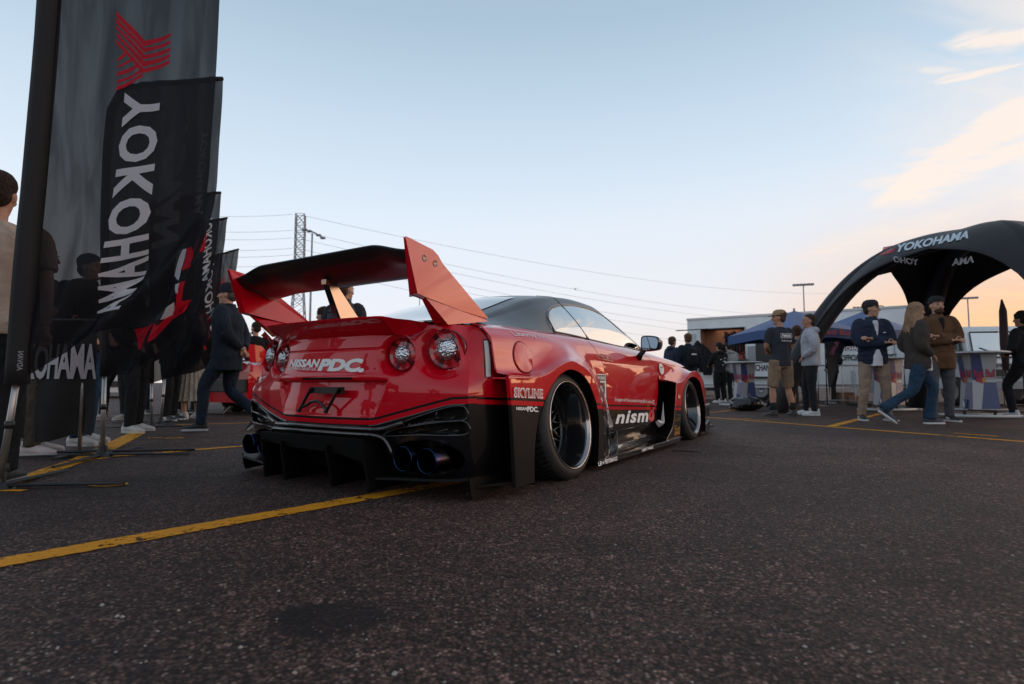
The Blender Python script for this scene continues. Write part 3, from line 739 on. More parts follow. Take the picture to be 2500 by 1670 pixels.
for s in (1, -1):
    rows = []
    for a, b_ in zip(FA, FB):
        a = np.array(a); b_ = np.array(b_); 
        q1 = a*.66+b_*.34; q2 = a*.3+b_*.7
        q1[2] -= .018; q2[2] -= .022
        rows.append([(s*p[0], p[1], p[2]) for p in (a, q1, q2, b_)])
    loft3('front_fender', rows, LIV, CAR, flip=(s < 0), sub=6, across=6)
    # face
    OO = [(1.84,.05),(1.845,.085),(1.96,.14),(2.03,.19),(2.075,.27),(2.11,.36),(2.14,.47),(2.166,.575),(2.30,.574),(2.41,.60),(2.516,.638),(2.64,.672),(2.77,.688),(2.90,.680),(3.02,.645),(3.13,.58),(3.21,.48),(3.26,.36),(3.28,.2),(3.28,.06)]
    GG = [(2.246,.05),(2.25,.08),(2.26,.13),(2.275,.19),(2.295,.27),(2.315,.34),(2.35,.42),(2.38,.47),(2.414,.513),(2.47,.555),(2.536,.590),(2.64,.622),(2.761,.632),(2.88,.618),(2.994,.579),(3.07,.51),(3.144,.398),(3.18,.3),(3.19,.18),(3.18,.05)]
    Oa = catmull(OO[:8], 4)[:-1]+catmull(OO[7:], 4); Ga = catmull(GG[:8], 4)[:-1]+catmull(GG[7:], 4); V = []
    for o, g_ in zip(Oa, Ga):
        for t_ in (0, .04, .08, .92, .96, 1):
            V.append((s*(XG-(.003 if t_ in (0, 1) else 0)-.02*sstep(o[0], 3.1, 3.3)*(1-t_)), o[0]+(g_[0]-o[0])*t_, o[1]+(g_[1]-o[1])*t_))
    n = 6; F = [(i*n+j, (i+1)*n+j, (i+1)*n+j+1, i*n+j+1) for i in range(len(Oa)-1) for j in range(n-1)]
    mesh('fender_face', V, [f if s > 0 else f[::-1] for f in F], LIV, CAR, True, sharp=60)
    mb = MB(); mb.tube([(s*p[0], p[1], p[2]+.001) for p in catmull(FB, 5)], .0032, 6)
    mb.tube([(s*(XG-.001), p[0], p[1]) for p in catmull(OO[1:8], 4)], .0028, 6); mb.build('fender_crease', LIV, CAR, smooth=True)
    V = []
    for g_ in Ga: V += [(s*XG, g_[0], g_[1]), (s*(XG-.04), g_[0], g_[1]+.002), (s*.70, g_[0], g_[1]+.01)]
    mesh('arch_liner', V, [(i*3+j, (i+1)*3+j, (i+1)*3+j+1, i*3+j+1) for i in range(len(Ga)-1) for j in range(2)], DEEP, CAR, True)
    V = []
    oo = catmull(OO[:8], 4)
    for o in oo: V += [(s*XG, o[0], o[1]), (s*(XG-.02), o[0]+.004, o[1]), (s*.80, o[0]+.16, o[1])]
    mesh('vent_wall', V, [(i*3+j, (i+1)*3+j, (i+1)*3+j+1, i*3+j+1) for i in range(len(oo)-1) for j in range(2)], DEEP, CAR, True)
    mb = MB(); mb.box((s*.90, 2.06, .585), (.16, .26, .01)); mb.build('vent_lip', DEEP, CAR); mb = MB(); mb.box((s*.90, 2.0, .09), (.2, .34, .02)); mb.build('vent_floor', DEEP, CAR)
    # blade behind the door
    rows = [[(s*.945,1.775,.235),(s*.965,1.80,.25),(s*.95,1.845,.245)],[(s*.955,1.80,.20),(s*.985,1.845,.225),(s*.955,1.90,.24)],[(s*.957,1.85,.185),(s*.985,1.90,.22),(s*.95,1.94,.26)],[(s*.95,1.93,.27),(s*.965,1.955,.29),(s*.945,1.985,.31)],[(s*.94,2.015,.40),(s*.941,2.016,.402),(s*.94,2.017,.404)]]
    loft3('vent_blade', rows, pbr('silver_blade', (.30,.30,.31), .15, coat=1), CAR, flip=(s < 0), sub=4, across=3)

# --- side skirts
for s in (1, -1):
    mb = MB()
    prof_ = [(.90,.128),(.928,.120),(.93,.108),(.945,.088),(.99,.078),(1.030,.074),(1.041,.070),(1.043,.036),(.92,.030)]
    V = []; ysk = [.36,.45,.56,.70,.92,1.3,1.7,1.80,2.25]
    for y in ysk:
        for x, z in prof_:
            kf = 1 if y > .69 else 1
            V.append((s*min(x, XG+.002 if y > 2.2 else 1.1), y, z))
    n = len(prof_); F = [(i*n+j, (i+1)*n+j, (i+1)*n+j+1, i*n+j+1) for i in range(len(ysk)-1) for j in range(n-1)]
    F = [f if s > 0 else f[::-1] for f in F]; mb.add(V, F)
    mb.build('side_skirt', GLOSSB, CAR, sharp=20)
    mb = MB(); mb.tube([(s*1.041, y, .071) for y in (.62, 1.2, 1.79, 2.24)], .0028, 6); mb.tube([(s*.93, y, z) for y, z in ((.92,.117),(1.3,.112),(1.87,.109))], .003, 6)
    mb.tube([(s*.93, y, z) for y, z in ((.92,.216),(1.3,.218),(1.7,.218))], .0018, 6); mb.build('skirt_edge', GLOSSB, CAR, smooth=True)
    # wedge piece behind the rear wheel arch, foot of the fender
    V = [(XF,.445,.235),(XF,.445,.04),(1.0,.60,.225),(.945,.90,.215),(.945,.92,.085),(XF,.66,.072),(1.005,.545,.07),(.975,.52,.215)]
    V = [(s*x, y, z) for x, y, z in V]
    F = [(0,2,6,1),(2,3,4,6),(6,4,5,1)]
    mesh('skirt_wedge', V, [f[::-1] if s > 0 else f for f in F], GLOSSB, CAR)
    mb = MB(); mb.tube([V[0], V[2], V[3]], .003, 6); mb.tube([V[3], V[4], V[5]], .003, 6); mb.tube([V[4], V[6]], .002, 6); mb.build('wedge_edge', GLOSSB, CAR, smooth=True)
    # silver arrow print on the wedge
    mesh('arrow_print', [(s*(1.012), .548, .085), (s*(.985), .66, .150), (s*(.99), .63, .16), (s*(.970), .74, .150), (s*(.978), .70, .09), (s*(1.0), .60, .08)],
         [(0, 1, 3, 4, 5) if s > 0 else (5, 4, 3, 1, 0)], pbr('silver_vinyl', (.5,.5,.5), .2), CAR)

# --- greenhouse
GY = [-.60,-.40,-.10,.25,.60,.95,1.25,1.45,1.70,2.03]
ZC = [.925,.985,1.085,1.190,1.250,1.268,1.250,1.19,1.075,.905]
XR = [.58,.605,.62,.62,.605,.60,.605,.635,.70,.76]
ZR = [.912,.945,1.035,1.140,1.195,1.215,1.205,1.145,1.025,.872]
XB = [.74,.785,.80,.80,.797,.792,.786,.78,.775,.765]
ZB = [.885,.898,.902,.90,.896,.887,.878,.873,.868,.858]
def gsec(y):
    zc_, xr, zr, xb, zb = [float(interp(y, GY, a)) for a in (ZC, XR, ZR, XB, ZB)]
    return zc_, xr, zr, xb, zb
def green(y, v):
    """v 0 centre .. .55 rail .. 1 belt"""
    zc_, xr, zr, xb, zb = gsec(y)
    if v <= .5:
        t_ = v/.5; x = xr*.93*t_; z = zc_+(zr+.016-zc_)*t_**2.3
    elif v <= .6:
        t_ = (v-.5)/.1; x0, z0 = xr*.93, zr+.016; x2, z2 = xr+(xb-xr)*.12, zr+(zb-zr)*.12; x1, z1 = xr*.99, zr+.010
        x = (1-t_)**2*x0+2*t_*(1-t_)*x1+t_*t_*x2; z = (1-t_)**2*z0+2*t_*(1-t_)*z1+t_*t_*z2
    else:
        t_ = .12+.88*(v-.6)/.4; x = xr+(xb-xr)*t_+.018*math.sin(math.pi*t_); z = zr+(zb-zr)*t_
    return x, y, z
gys = [-.60+2.63*i/90 for i in range(91)]; gvs = [.5*i/12 for i in range(12)]+[.5+.1*i/8 for i in range(8)]+[.6+.4*i/14 for i in range(15)]
for s in (1, -1): pass
V = []; vv_ = [(-1, v) for v in gvs[::-1]]+[(1, v) for v in gvs[1:]]
for y in gys:
    for s, v in vv_:
        x, yy, z = green(y, v); V.append((s*x, yy, z))
n = len(vv_); F = [(i*n+j, i*n+j+1, (i+1)*n+j+1, (i+1)*n+j) for i in range(len(gys)-1) for j in range(n-1)]
mesh('roof', V, F, ROOFM, CAR, True, sharp=60)
def gsurf(y, z, o=0):
    zc_, xr, zr, xb, zb = gsec(y); t_ = max(0, min(1, (z-zr)/(zb-zr)))
    return xr+(xb-xr)*t_+.018*math.sin(math.pi*t_)+o
def patch(name, bot, top, mat, s, off=.004, nu=24, nv=8, parent=None):
    bt = catmull(bot, 6); tp = catmull(top, 6)
    def at(c, u):
        k = u*(len(c)-1); i = min(len(c)-2, int(k)); return c[i]+(c[i+1]-c[i])*(k-i)
    def fn(u, v):
        p = at(bt, u)*(1-v)+at(tp, u)*v
        return (s*gsurf(p[0], p[1], off), p[0], p[1])
    return grid(name, fn, nu, nv, mat, parent or CAR, flip=(s < 0))
QB = [(.215,.912),(.45,.908),(.725,.898)]; QT = [(.225,1.00),(.30,1.055),(.42,1.100),(.575,1.135)]
DB = [(.745,.896),(1.2,.882),(1.60,.873),(1.885,.868)]; DT = [(.595,1.140),(.83,1.163),(1.08,1.166),(1.27,1.150),(1.42,1.105),(1.62,1.005)]
TRIM = pbr('window_trim', (.02,.02,.022), .2, coat=1); LTRIM = pbr('bright_trim', (.45,.36,.32), .25, metal=1)
for s in (1, -1):
    w1 = patch('quarter_window', QB, QT, GLASS, s); w2 = patch('door_window', DB, DT, GLASS, s)
    for (b0, t0, w_) in ((QB, QT, w1), (DB, DT, w2)):
        loop = catmull(b0, 6)+[p for p in catmull(t0, 6)[::-1]]; loop.append(loop[0])
        mb = MB(); mb.tube([(s*gsurf(p[0], p[1], .004), p[0], p[1]) for p in loop], .0055, 6, cap=False); mb.build('window_seal', TRIM, w_, smooth=True)
    mb = MB(); tp = catmull(QT, 6)+catmull(DT[1:4], 6)
    mb.tube([(s*gsurf(p[0], p[1]+.013, .008), p[0], p[1]+.013) for p in tp], .0025, 6)
    mb.tube([(s*gsurf(y, z, .008), y, z) for y, z in ((.19,.93),(.20,1.0))], .0022, 6)
    mb.tube([(s*(gsurf(y, z, .010)), y, z) for y, z in ((.21,.898),(.7,.886),(1.3,.870),(1.88,.857))], .003, 6)
    mb.build('window_moulding', LTRIM, CAR, smooth=True)
# rear window
def rwin(u, v):
    y = -.56+.80*v; sx = (2*u-1)
    x = sx*(.60-.05*v)*.86; zc_, xr, zr, xb, zb = gsec(y); t_ = abs(x)/(xr*.93)
    return (x, y, zc_+(zr+.016-zc_)*t_**2.3+.005)
grid('rear_window', rwin, 20, 20, RGLASS, CAR)
def wscr(u, v):
    y = 1.30+.70*v; x = (2*u-1)*.93; zc_, xr, zr, xb, zb = gsec(y); x *= xr*.93; t_ = abs(x)/(xr*.93)
    return (x, y, zc_+(zr+.016-zc_)*t_**2.3+.005)
grid('windscreen', wscr, 20, 16, RGLASS, CAR)
# roof panel seams
mb = MB()
for s in (1, -1):
    pts = [(.58,1.14),(.60,1.165)]
    zc_, xr, zr, xb, zb = gsec(.60)
    mb.tube([(s*green(.60-.10*(1-v/.6), v)[0], .60-.10*(1-v/.6), green(.60-.10*(1-v/.6), v)[2]+.0005) for v in np.linspace(.40, .62, 10)], .0022, 4)
mb.build('roof_seam', DEEP, CAR)

# --- panel gaps, handles, fuel flap, reflectors
def strip(pts, s, w_=.004, off=.0015, sub=10, name='panel_gap', mat=DEEP, parent=CAR, fx=bodyX):
    P_ = catmull(pts, sub); mb = MB()
    mb.tube([(s*(fx(p[0], p[1])+off-.002), p[0], p[1]) for p in P_], w_/2, 4); return mb.build(name, mat, parent, smooth=True)
for s in (1, -1):
    strip([(.60,.868),(.64,.80),(.70,.72),(.735,.61),(.745,.43),(.76,.26),(.80,.14)], s)
    strip([(1.68,.840),(1.80,.77),(1.87,.70),(1.905,.62),(1.92,.45),(1.90,.30),(1.86,.16)], s)
    # flush handle
    mb = MB(); mb.tube([(s*(bodyX(y, z)+.001), y, z) for y, z in ((.62,.772),(.76,.757),(.78,.735),(.66,.745),(.62,.772))], .003, 5); mb.build('door_handle', pbr('handle_edge', (.5,.3,.25), .2, metal=.5), CAR)
    def chamfer(f_, z, s, o):
        xc, yc = corner(z); xb = bodyX(-.70, z); dx_, dy_ = xb-xc, -.70-yc; L_ = math.hypot(dx_, dy_)
        return (s*(xc+dx_*f_+o*dy_/L_), yc+dy_*f_-o*dx_/L_, z)
    # upright reflector on the quarter bumper
    def refl(u, v): 
        z = .790-.185*v; return chamfer(.70+.20*u, z, s, .004)
    grid('side_reflector', refl, 3, 8, pbr('milky_reflector', (.50,.47,.45), .25, coat=1, noise=.1), CAR, flip=(s > 0))
    mb = MB(); mb.tube([chamfer(f_, z, s, .002) for f_, z in ((.68,.795),(.92,.795),(.92,.60),(.68,.60),(.68,.795))], .003, 5); mb.build('reflector_frame', BLACK, CAR)
# seam where the fender overlay starts, as a small step
for s in (1, -1):
    mb = MB(); mb.tube([(s*(x+.001), -.712+.0*z, z) for x, z in ((.80,.884),(.862,.868),(.905,.828),(.930,.78),(.943,.70),(.952,.65),(.962,.622))], .005, 6); mb.build('overlay_seam', RED, CAR, smooth=True)
    mb = MB(); mb.tube([(s*(x+.001), -.722, z) for x, z in ((.80,.880),(.855,.864),(.897,.824),(.924,.78),(.934,.70),(.938,.62))], .003, 6); mb.build('panel_gap', DEEP, CAR, smooth=True)
# fuel flap: round raised cap on the right quarter
def fend_at(y, z):
    # approx overlay surface x for given y and z
    i = 0
    a, c1, c2, c3, b_ = [interp(y, [p[1] for p in A_[:7]], [(p[0], p[2]) for p in A_[:7]]), None, None, None, None]
    ys_ = [p[0] for p in B_[:7]]
    c1 = interp(y, ys_, C1[:7]); c2 = interp(y, ys_, C2[:7]); c3 = interp(y, ys_, C3[:7]); bb = interp(y, ys_, [(XF, p[1]) for p in B_[:7]])
    pl = catmull([a, c1, c2, c3, bb], 8)
    for p, q in zip(pl, pl[1:]):
        if p[1] >= z >= q[1]: return float(p[0]+(q[0]-p[0])*(p[1]-z)/max(1e-6, p[1]-q[1]))
    return float(pl[-1][0])
mb = MB(); R0 = .088; cy, cz = -.435, .715; V = []; n_ = 40
tops = []
for k in range(n_):
    a = 2*math.pi*k/n_
    for rr, o in ((R0*1.0, .0), (R0*.99, .005), (R0*.94, .0065)):
        y, z = cy+rr*math.cos(a), cz+rr*math.sin(a)*.95
        V.append((fend_at(y, max(z, .63))+o+.001, y, z))
V.append((fend_at(cy, cz)+.0065, cy, cz))
F = [(3*k+j, 3*((k+1) % n_)+j, 3*((k+1) % n_)+j+1, 3*k+j+1) for k in range(n_) for j in range(2)]+[(3*k+2, 3*((k+1) % n_)+2, 3*n_) for k in range(n_)]
mesh('fuel_flap', V, F, RED, CAR, True, sharp=30)

mb = MB(); mb.tube([(fend_at(cy+R0*1.03*math.cos(a), cz+R0*1.0*math.sin(a))+.001, cy+R0*1.03*math.cos(a), cz+R0*.99*math.sin(a)) for a in np.linspace(0, 2*math.pi, 41)], .0025, 5, cap=False); mb.build('panel_gap', pbr('gap_shadow', (.05,.0,.002), .6), CAR, smooth=True)
def fend_t(y, t_):
    ys_ = [p[0] for p in B_[:7]]
    a = interp(y, [p[1] for p in A_[:7]], [(p[0], p[2]) for p in A_[:7]]); c1 = interp(y, ys_, C1[:7]); c2 = interp(y, ys_, C2[:7]); pl = catmull([a, c1, c2], 12); k = t_*12; i = int(k); q = pl[i]+(pl[i+1]-pl[i])*(k-i)
    return (float(q[0])+.004, y, float(q[1])+.002)
# --- wing
def wing_sec(ax):
    drop = .052*sstep(ax, .44, .72)
    zt = 1.262-drop; zb_ = 1.150-drop*.35
    pts = [(-1.10, zt), (-1.085, zt+.006), (-.98, zt-.018), (-.86, zb_+.042), (-.80, zb_+.006), (-.815, zb_-.012), (-.88, zb_-.02), (-.97, zb_+.008), (-1.04, zt-.062), (-1.088, zt-.018), (-1.10, zt)]
    return [np.array(p) for p in pts]
CARB = pbr('carbon_black', (.008,.008,.009), .35, coat=.35, coat_r=.12)
def wingf(u, v):
    x = -.715+1.43*u; s_ = catmull(wing_sec(abs(x)), 4)
    k = v*(len(s_)-1); i = min(len(s_)-2, int(k)); p = s_[i]+(s_[i+1]-s_[i])*(k-i)
    return (x, p[0], p[1])
wing = grid('wing_blade', wingf, 50, 40, CARB, CAR, sharp=50)
for s in (1, -1):
    mb = MB()
    up = [(-1.141,1.262),(-1.09,1.256),(-.946,1.236),(-.905,1.215),(-.87,1.18),(-.66,1.055),(-.468,.940),(-.70,.958),(-.96,.992),(-1.052,1.006)]
    V = []
    for i, (y, z) in enumerate(up):
        th_ = .010+.042*sstep(1.26-z, 0, .28)*(1-sstep(y, -.95, -.6))
        lean = .0
        V += [(s*(.722+.012), y, z), (s*(.722+.012-th_-.006), y+.004, z)]
    n = len(up); F = [tuple(range(0, 2*n, 2)), tuple(range(2*n-1, 0, -2))]+[(2*i, 2*((i+1) % n), 2*((i+1) % n)+1, 2*i+1) for i in range(n)]
    if s > 0: F = [f[::-1] for f in F]
    mb.add(V, F)
    pl = mb.build('wing_end_plate', RED, CAR, bevel=.003)
    # foot
    T = [(.728,-.99,.993),(.70,-.985,.985),(.705,-.55,.955),(.728,-.55,.950)]
    Bt = [(.735,-.82,.872),(.655,-.84,.880),(.665,-.46,.925),(.735,-.46,.922)]
    V = [(s*x, y, z) for x, y, z in T+Bt]; F = [(0,1,2,3),(7,6,5,4),(0,4,5,1),(1,5,6,2),(2,6,7,3),(3,7,4,0)]
    if s > 0: F = [f[::-1] for f in F]
    mesh('wing_foot', V, F, RED, CAR)
    for hy, hz in ((-1.007,1.184),(-.926,1.172)):
        q = MB(); q.lathe([(.0005,.0006),(.0125,.0006),(.0155,.0022),(.0175,.0016),(.018,-.004)], (s*.7345, hy, hz), Matrix.Rotation(R_(90*s), 3, 'Y'), 20)
        q.build('bolt_cap', pbr('dark_red_paint', (.14,.002,.004), .3, coat=1), pl, smooth=True)
    # silver print line on the inner foot omitted; central struts
mb = MB()
V = [(-.062,-.975,1.158),(-.040,-.95,1.160),(.045,-.80,.925),(-.005,-.86,.915)]
for x0, x1, mat_, nm in ((-.075,-.03,0,0),):
    pass
def strut(x, nm, mat_, w_):
    m_ = MB(); m_.add([(x-w_,-.99,1.155),(x+w_,-.99,1.155),(x+w_,-.93,1.150),(x-w_,-.93,1.150),(x-w_,-.875,.905),(x+w_,-.875,.905),(x+w_,-.70,.905),(x-w_,-.70,.905)],
      [(0,1,5,4),(1,2,6,5),(2,3,7,6),(3,0,4,7),(0,3,2,1),(4,5,6,7)]); return m_.build(nm, mat_, CAR, bevel=.002)
# one strut of two plates: black face and polished flank
st1 = strut(-.035, 'wing_strut', GLOSSB, .018)
m_ = MB(); m_.add([(-.014,-.985,1.150),(-.014,-.93,1.150),(-.014,-.70,.907),(-.014,-.865,.907),(-.008,-.985,1.150),(-.008,-.93,1.150),(-.008,-.70,.907),(-.008,-.865,.907)], [(0,1,2,3),(7,6,5,4),(0,4,5,1),(1,5,6,2),(2,6,7,3),(3,7,4,0)])
m_.build('strut_side', pbr('strut_metal', (.30,.25,.22), .25, metal=1), st1)
m_ = MB(); m_.box((-.02,-.985,1.140), (.04,.03,.03)); m_.build('strut_clamp', pbr('copper_tone', (.55,.38,.28), .3, metal=1), st1, bevel=.002)

# --- mirrors
for s in (1, -1):
    mb = MB()
    ring0 = [(.955,.955),(1.00,.962),(1.075,.950),(1.098,.925),(1.100,.895),(1.088,.850),(1.06,.838),(.99,.832),(.955,.836),(.945,.86),(.946,.92)]
    R1 = catmull(ring0, 3, True); V = []; cx, cz = 1.022, .895
    for k, (sc_, y) in enumerate(((.88,1.437),(1.0,1.44),(1.03,1.46),(1.0,1.52),(.80,1.58),(.4,1.615))):
        for p in R1: V.append((s*(cx+(p[0]-cx)*sc_), y, cz+(p[1]-cz)*sc_))
    n = len(R1); F = [(i*n+j, (i+1)*n+j, (i+1)*n+(j+1) % n, i*n+(j+1) % n) for i in range(5) for j in range(n)]+[tuple(5*n+j for j in range(n))]
    if s < 0: F = [f[::-1] for f in F]
    mb.add(V, F)
    mr = mb.build('door_mirror', GLOSSB, CAR, smooth=True)
    V = [(s*(cx+(p[0]-cx)*.86), 1.436+.006*(p[0]-cx), cz+(p[1]-cz)*.84) for p in R1]
    mesh('mirror_glass', V, [tuple(range(n)) if s > 0 else tuple(range(n))[::-1]], pbr('mirror_glass', (.32,.38,.44), .02, metal=1), mr)
    q = MB(); q.tube([(s*.90,1.50,.775),(s*.925,1.49,.81),(s*.965,1.47,.845)], [.030,.022,.020], 10); q.build('mirror_stalk', BLACK, mr, smooth=True)

# --- wheels
TYRE = pbr('tyre_rubber', (.020,.018,.018), .62, noise=.3, nscale=25, bump=.15, bscale=160)
RIMB = pbr('gloss_black_rim', (.012,.012,.013), .10, coat=1, coat_r=.01)
LIPM = pbr('polished_black_lip', (.38,.35,.35), .12, metal=1)
def wheel(cx, cy, cz, s, R=.325, rr=.262, wid=.30, depth=.19, camber=7):
    root = empty('wheel', (s*cx, cy, cz)); root.parent = CAR
    root.rotation_euler = (0, R_(-s*camber), 0)
    MX = Matrix.Rotation(R_(90*s), 3, 'Y')  # lathe axis +z -> outward
    mb = MB()
    mb.lathe([(rr-.004,.012),(rr+.004,.014),(rr+.018,.012),(rr+.035,.008),(R-.016,-.006),(R-.006,-.018),(R,-.040),(R+.002,-wid/2),(R,-wid+.04),(R-.02,-wid),(rr,-wid-.005)], (0,0,0), MX, 72)
    # tread grooves
    ty = mb.build('tyre', TYRE, root, smooth=True)
    mb = MB()
    for k in range(60):
        a = 2*math.pi*k/60
        for h0, h1, da in ((-.022,-.085,.05),(-.10,-.15,.03),(-.165,-.22,-.03)):
            p0 = Vector(((R+.0008)*math.cos(a), (R+.0008)*math.sin(a), h0)); p1 = Vector(((R+.0024)*math.cos(a+da), (R+.0024)*math.sin(a+da), h1))
            mb.tube([MX @ p0, MX @ p1], .0022, 4, cap=False)
    for h0 in (-.092,-.157,-.225):
        pts = [MX @ Vector(((R+.0012)*math.cos(2*math.pi*i/48), (R+.0012)*math.sin(2*math.pi*i/48), h0)) for i in range(49)]
        mb.tube(pts, .004, 4, cap=False)
    mb.build('tread_groove', DEEP, ty)
    mb = MB()
    mb.lathe([(rr+.001,.010),(rr+.003,.016),(rr-.001,.020),(rr-.006,.017),(rr-.010,.006),(rr-.016,-.002)], (0,0,0), MX, 72); rim = mb.build('rim', LIPM, root, smooth=True)
    mb = MB(); mb.lathe([(rr-.016,-.002),(rr-.022,-.012),(rr-.024,-depth*.55),(rr-.030,-depth*.62),(rr-.034,-depth),(rr-.05,-depth-.08)], (0,0,0), MX, 72)
    mb.build('barrel', RIMB, rim, smooth=True)
    # mesh spokes
    mb = MB(); rb = rr-.036; hd = -depth
    def P3(r, a, h): return MX @ Vector((r*math.cos(a), r*math.sin(a), h))
    nS = 14
    for k in range(nS):
        a = 2*math.pi*k/nS; da = 2*math.pi/nS
        mb.tube([P3(.055, a, hd+.022), P3(rb*.55, a, hd+.012)], [.010,.008], 6)
        for sg in (-1, 1):
            mb.tube([P3(rb*.55, a, hd+.012), P3(rb*.80, a+sg*da*.32, hd+.010), P3(rb*1.0, a+sg*da*.38, hd+.016)], [.008,.0065,.007], 6)
    mb.build('spoke', RIMB, rim, smooth=True)
    mb = MB(); mb.lathe([(.0005,hd+.05),(.028,hd+.048),(.034,hd+.03),(.052,hd+.026),(.062,hd+.005)], (0,0,0), MX, 32); mb.build('hub', RIMB, rim, smooth=True)
    mb = MB(); mb.lathe([(rr-.033,hd+.022),(rr-.047,hd+.024),(rr-.05,hd+.010)], (0,0,0), MX, 64)
    for k in range(28):
        a = 2*math.pi*k/28; c_ = P3(rr-.040, a, hd+.025)
        mb.tube([c_, P3(rr-.040, a, hd+.030)], .0045, 6)
    mb.build('rim_bolt', pbr('rim_ring', (.05,.05,.055), .2, metal=.8), rim, smooth=True)
    mb = MB(); mb.lathe([(.06,hd-.06),(.18,hd-.06),(.18,hd-.075)], (0,0,0), MX, 40); mb.build('brake_disc', pbr('brake_steel', (.10,.10,.10), .3, metal=1), root, smooth=True)
    mb = MB(); mb.lathe([(.0005,-.26),(rr,-.26)], (0,0,0), MX, 40); mb.build('wheel_back', DEEP, root)
    return root
for s in (1, -1):
    wheel(1.008, .0, .322, s)
    wheel(.985, 2.77, .312, s, R=.315, rr=.252, wid=.27, depth=.14, camber=6)
    # inside of wheel wells
    for (cy, cz, r, xw) in ((0, .325, .43, .93), (2.77, .315, .42, .92)):
        mb = MB(); mb.lathe([(.0005, -.40), (r, -.40), (r, 0)], (s*xw, cy, cz), Matrix.Rotation(R_(90*s), 3, 'Y'), 48); mb.build('wheel_well', DEEP, CAR, smooth=True)
# front canards seen past the front wheel
for s in (1, -1):
    mb = MB()
    mb.prism([(3.30,.32),(3.62,.34),(3.60,.19),(3.34,.20)], .955, .965, lambda a, b_, h: (s*h, a, b_))
    mb.prism([(3.36,.10),(3.56,.16),(3.57,.03),(3.20,.015),(3.22,.04)], .965, .975, lambda a, b_, h: (s*h, a, b_))
    mb.add([(s*.80,3.25,.045),(s*.97,3.25,.045),(s*.97,3.60,.05),(s*.75,3.75,.05)], [(0,1,2,3)])
    mb.build('front_canard', GLOSSB, CAR, bevel=.002)
# ------------------------------------------------------------------ flat print: lettering laid on a surface
_FONT = None
def text_geo(s, bold=.0, shear=0, spacing=1, res=3):
    """returns verts (x,y) scaled to unit height box, faces, width/height"""
    cu = bpy.data.curves.new('tmp_text', 'FONT'); cu.body = s; cu.size = 1; cu.offset = bold; cu.shear = shear; cu.space_character = spacing; cu.resolution_u = res
    ob = bpy.data.objects.new('tmp_text', cu); COL.objects.link(ob)
    bpy.context.view_layer.update()
    me = bpy.data.meshes.new_from_object(ob.evaluated_get(bpy.context.evaluated_depsgraph_get()))
    V = [(v.co.x, v.co.y) for v in me.vertices]; F = [tuple(p.vertices) for p in me.polygons]
    bpy.data.objects.remove(ob); bpy.data.curves.remove(cu); bpy.data.meshes.remove(me)
    return V, F
def _cut(V, F, nu, nv, umax, vmax):
    bm = bmesh.new(); vs = [bm.verts.new((x, y, 0)) for x, y in V]
    for f in F:
        try: bm.faces.new([vs[i] for i in f])
        except ValueError: pass
    for k in range(1, nu):
        g_ = bm.verts[:]+bm.edges[:]+bm.faces[:]
        bmesh.ops.bisect_plane(bm, geom=g_, plane_co=(umax*k/nu, 0, 0), plane_no=(1, 0, 0))
    for k in range(1, nv):
        g_ = bm.verts[:]+bm.edges[:]+bm.faces[:]
        bmesh.ops.bisect_plane(bm, geom=g_, plane_co=(0, vmax*k/nv, 0), plane_no=(0, 1, 0))
    bm.verts.index_update(); V2 = [(v.co.x, v.co.y) for v in bm.verts]; F2 = [tuple(v.index for v in f.verts) for f in bm.faces]
    bm.free(); return V2, F2
def letters(name, s, fn, mat, parent=None, bold=.0, shear=0, nu=1, nv=1, spacing=1, keep_h=None, smooth=True):
    """fn(u, v) with u, v in 0..1 over the text box -> point"""
    V, F = text_geo(s, bold, shear, spacing)
    x0, x1 = min(v[0] for v in V), max(v[0] for v in V)
    y0, y1 = (min(v[1] for v in V), max(v[1] for v in V)) if keep_h is None else keep_h
    V = [((x-x0)/(x1-x0), (y-y0)/(y1-y0)) for x, y in V]
    if nu > 1 or nv > 1: V, F = _cut(V, F, nu, nv, 1, 1)
    return mesh(name, [fn(u, v) for u, v in V], F, mat, parent)
def shape(name, poly, fn, mat, parent=None, nu=1, nv=1):
    V, F = [tuple(p) for p in poly], [tuple(range(len(poly)))]
    if nu > 1 or nv > 1: V, F = _cut(V, F, nu, nv, 1, 1)
    return mesh(name, [fn(u, v) for u, v in V], F, mat, parent)
def quadmap(p00, p10, p01, p11):
    a, b_, c, d = [np.array(p, float) for p in (p00, p10, p01, p11)]
    return lambda u, v: tuple((a*(1-u)+b_*u)*(1-v)+(c*(1-u)+d*u)*v)
RPRINT = pbr('red_print', (.62, .01, .02), .4, coat=.5)
KPRINT = pbr('black_print', (.01, .01, .011), .4, coat=.5)
# yz quads on the door follow the body
def onbody(y0, y1, zb0, zb1, zt0, zt1, off=.003, fx=None):
    def fn(u, v):
        y = y0+(y1-y0)*u; z = (zb0+(zb1-zb0)*u)*(1-v)+(zt0+(zt1-zt0)*u)*v
        return ((fx or bodyX)(y, z)+off, y, z)
    return fn
def fl(off): return lambda y, z: XF+off
P_ = WHITE_PRINT
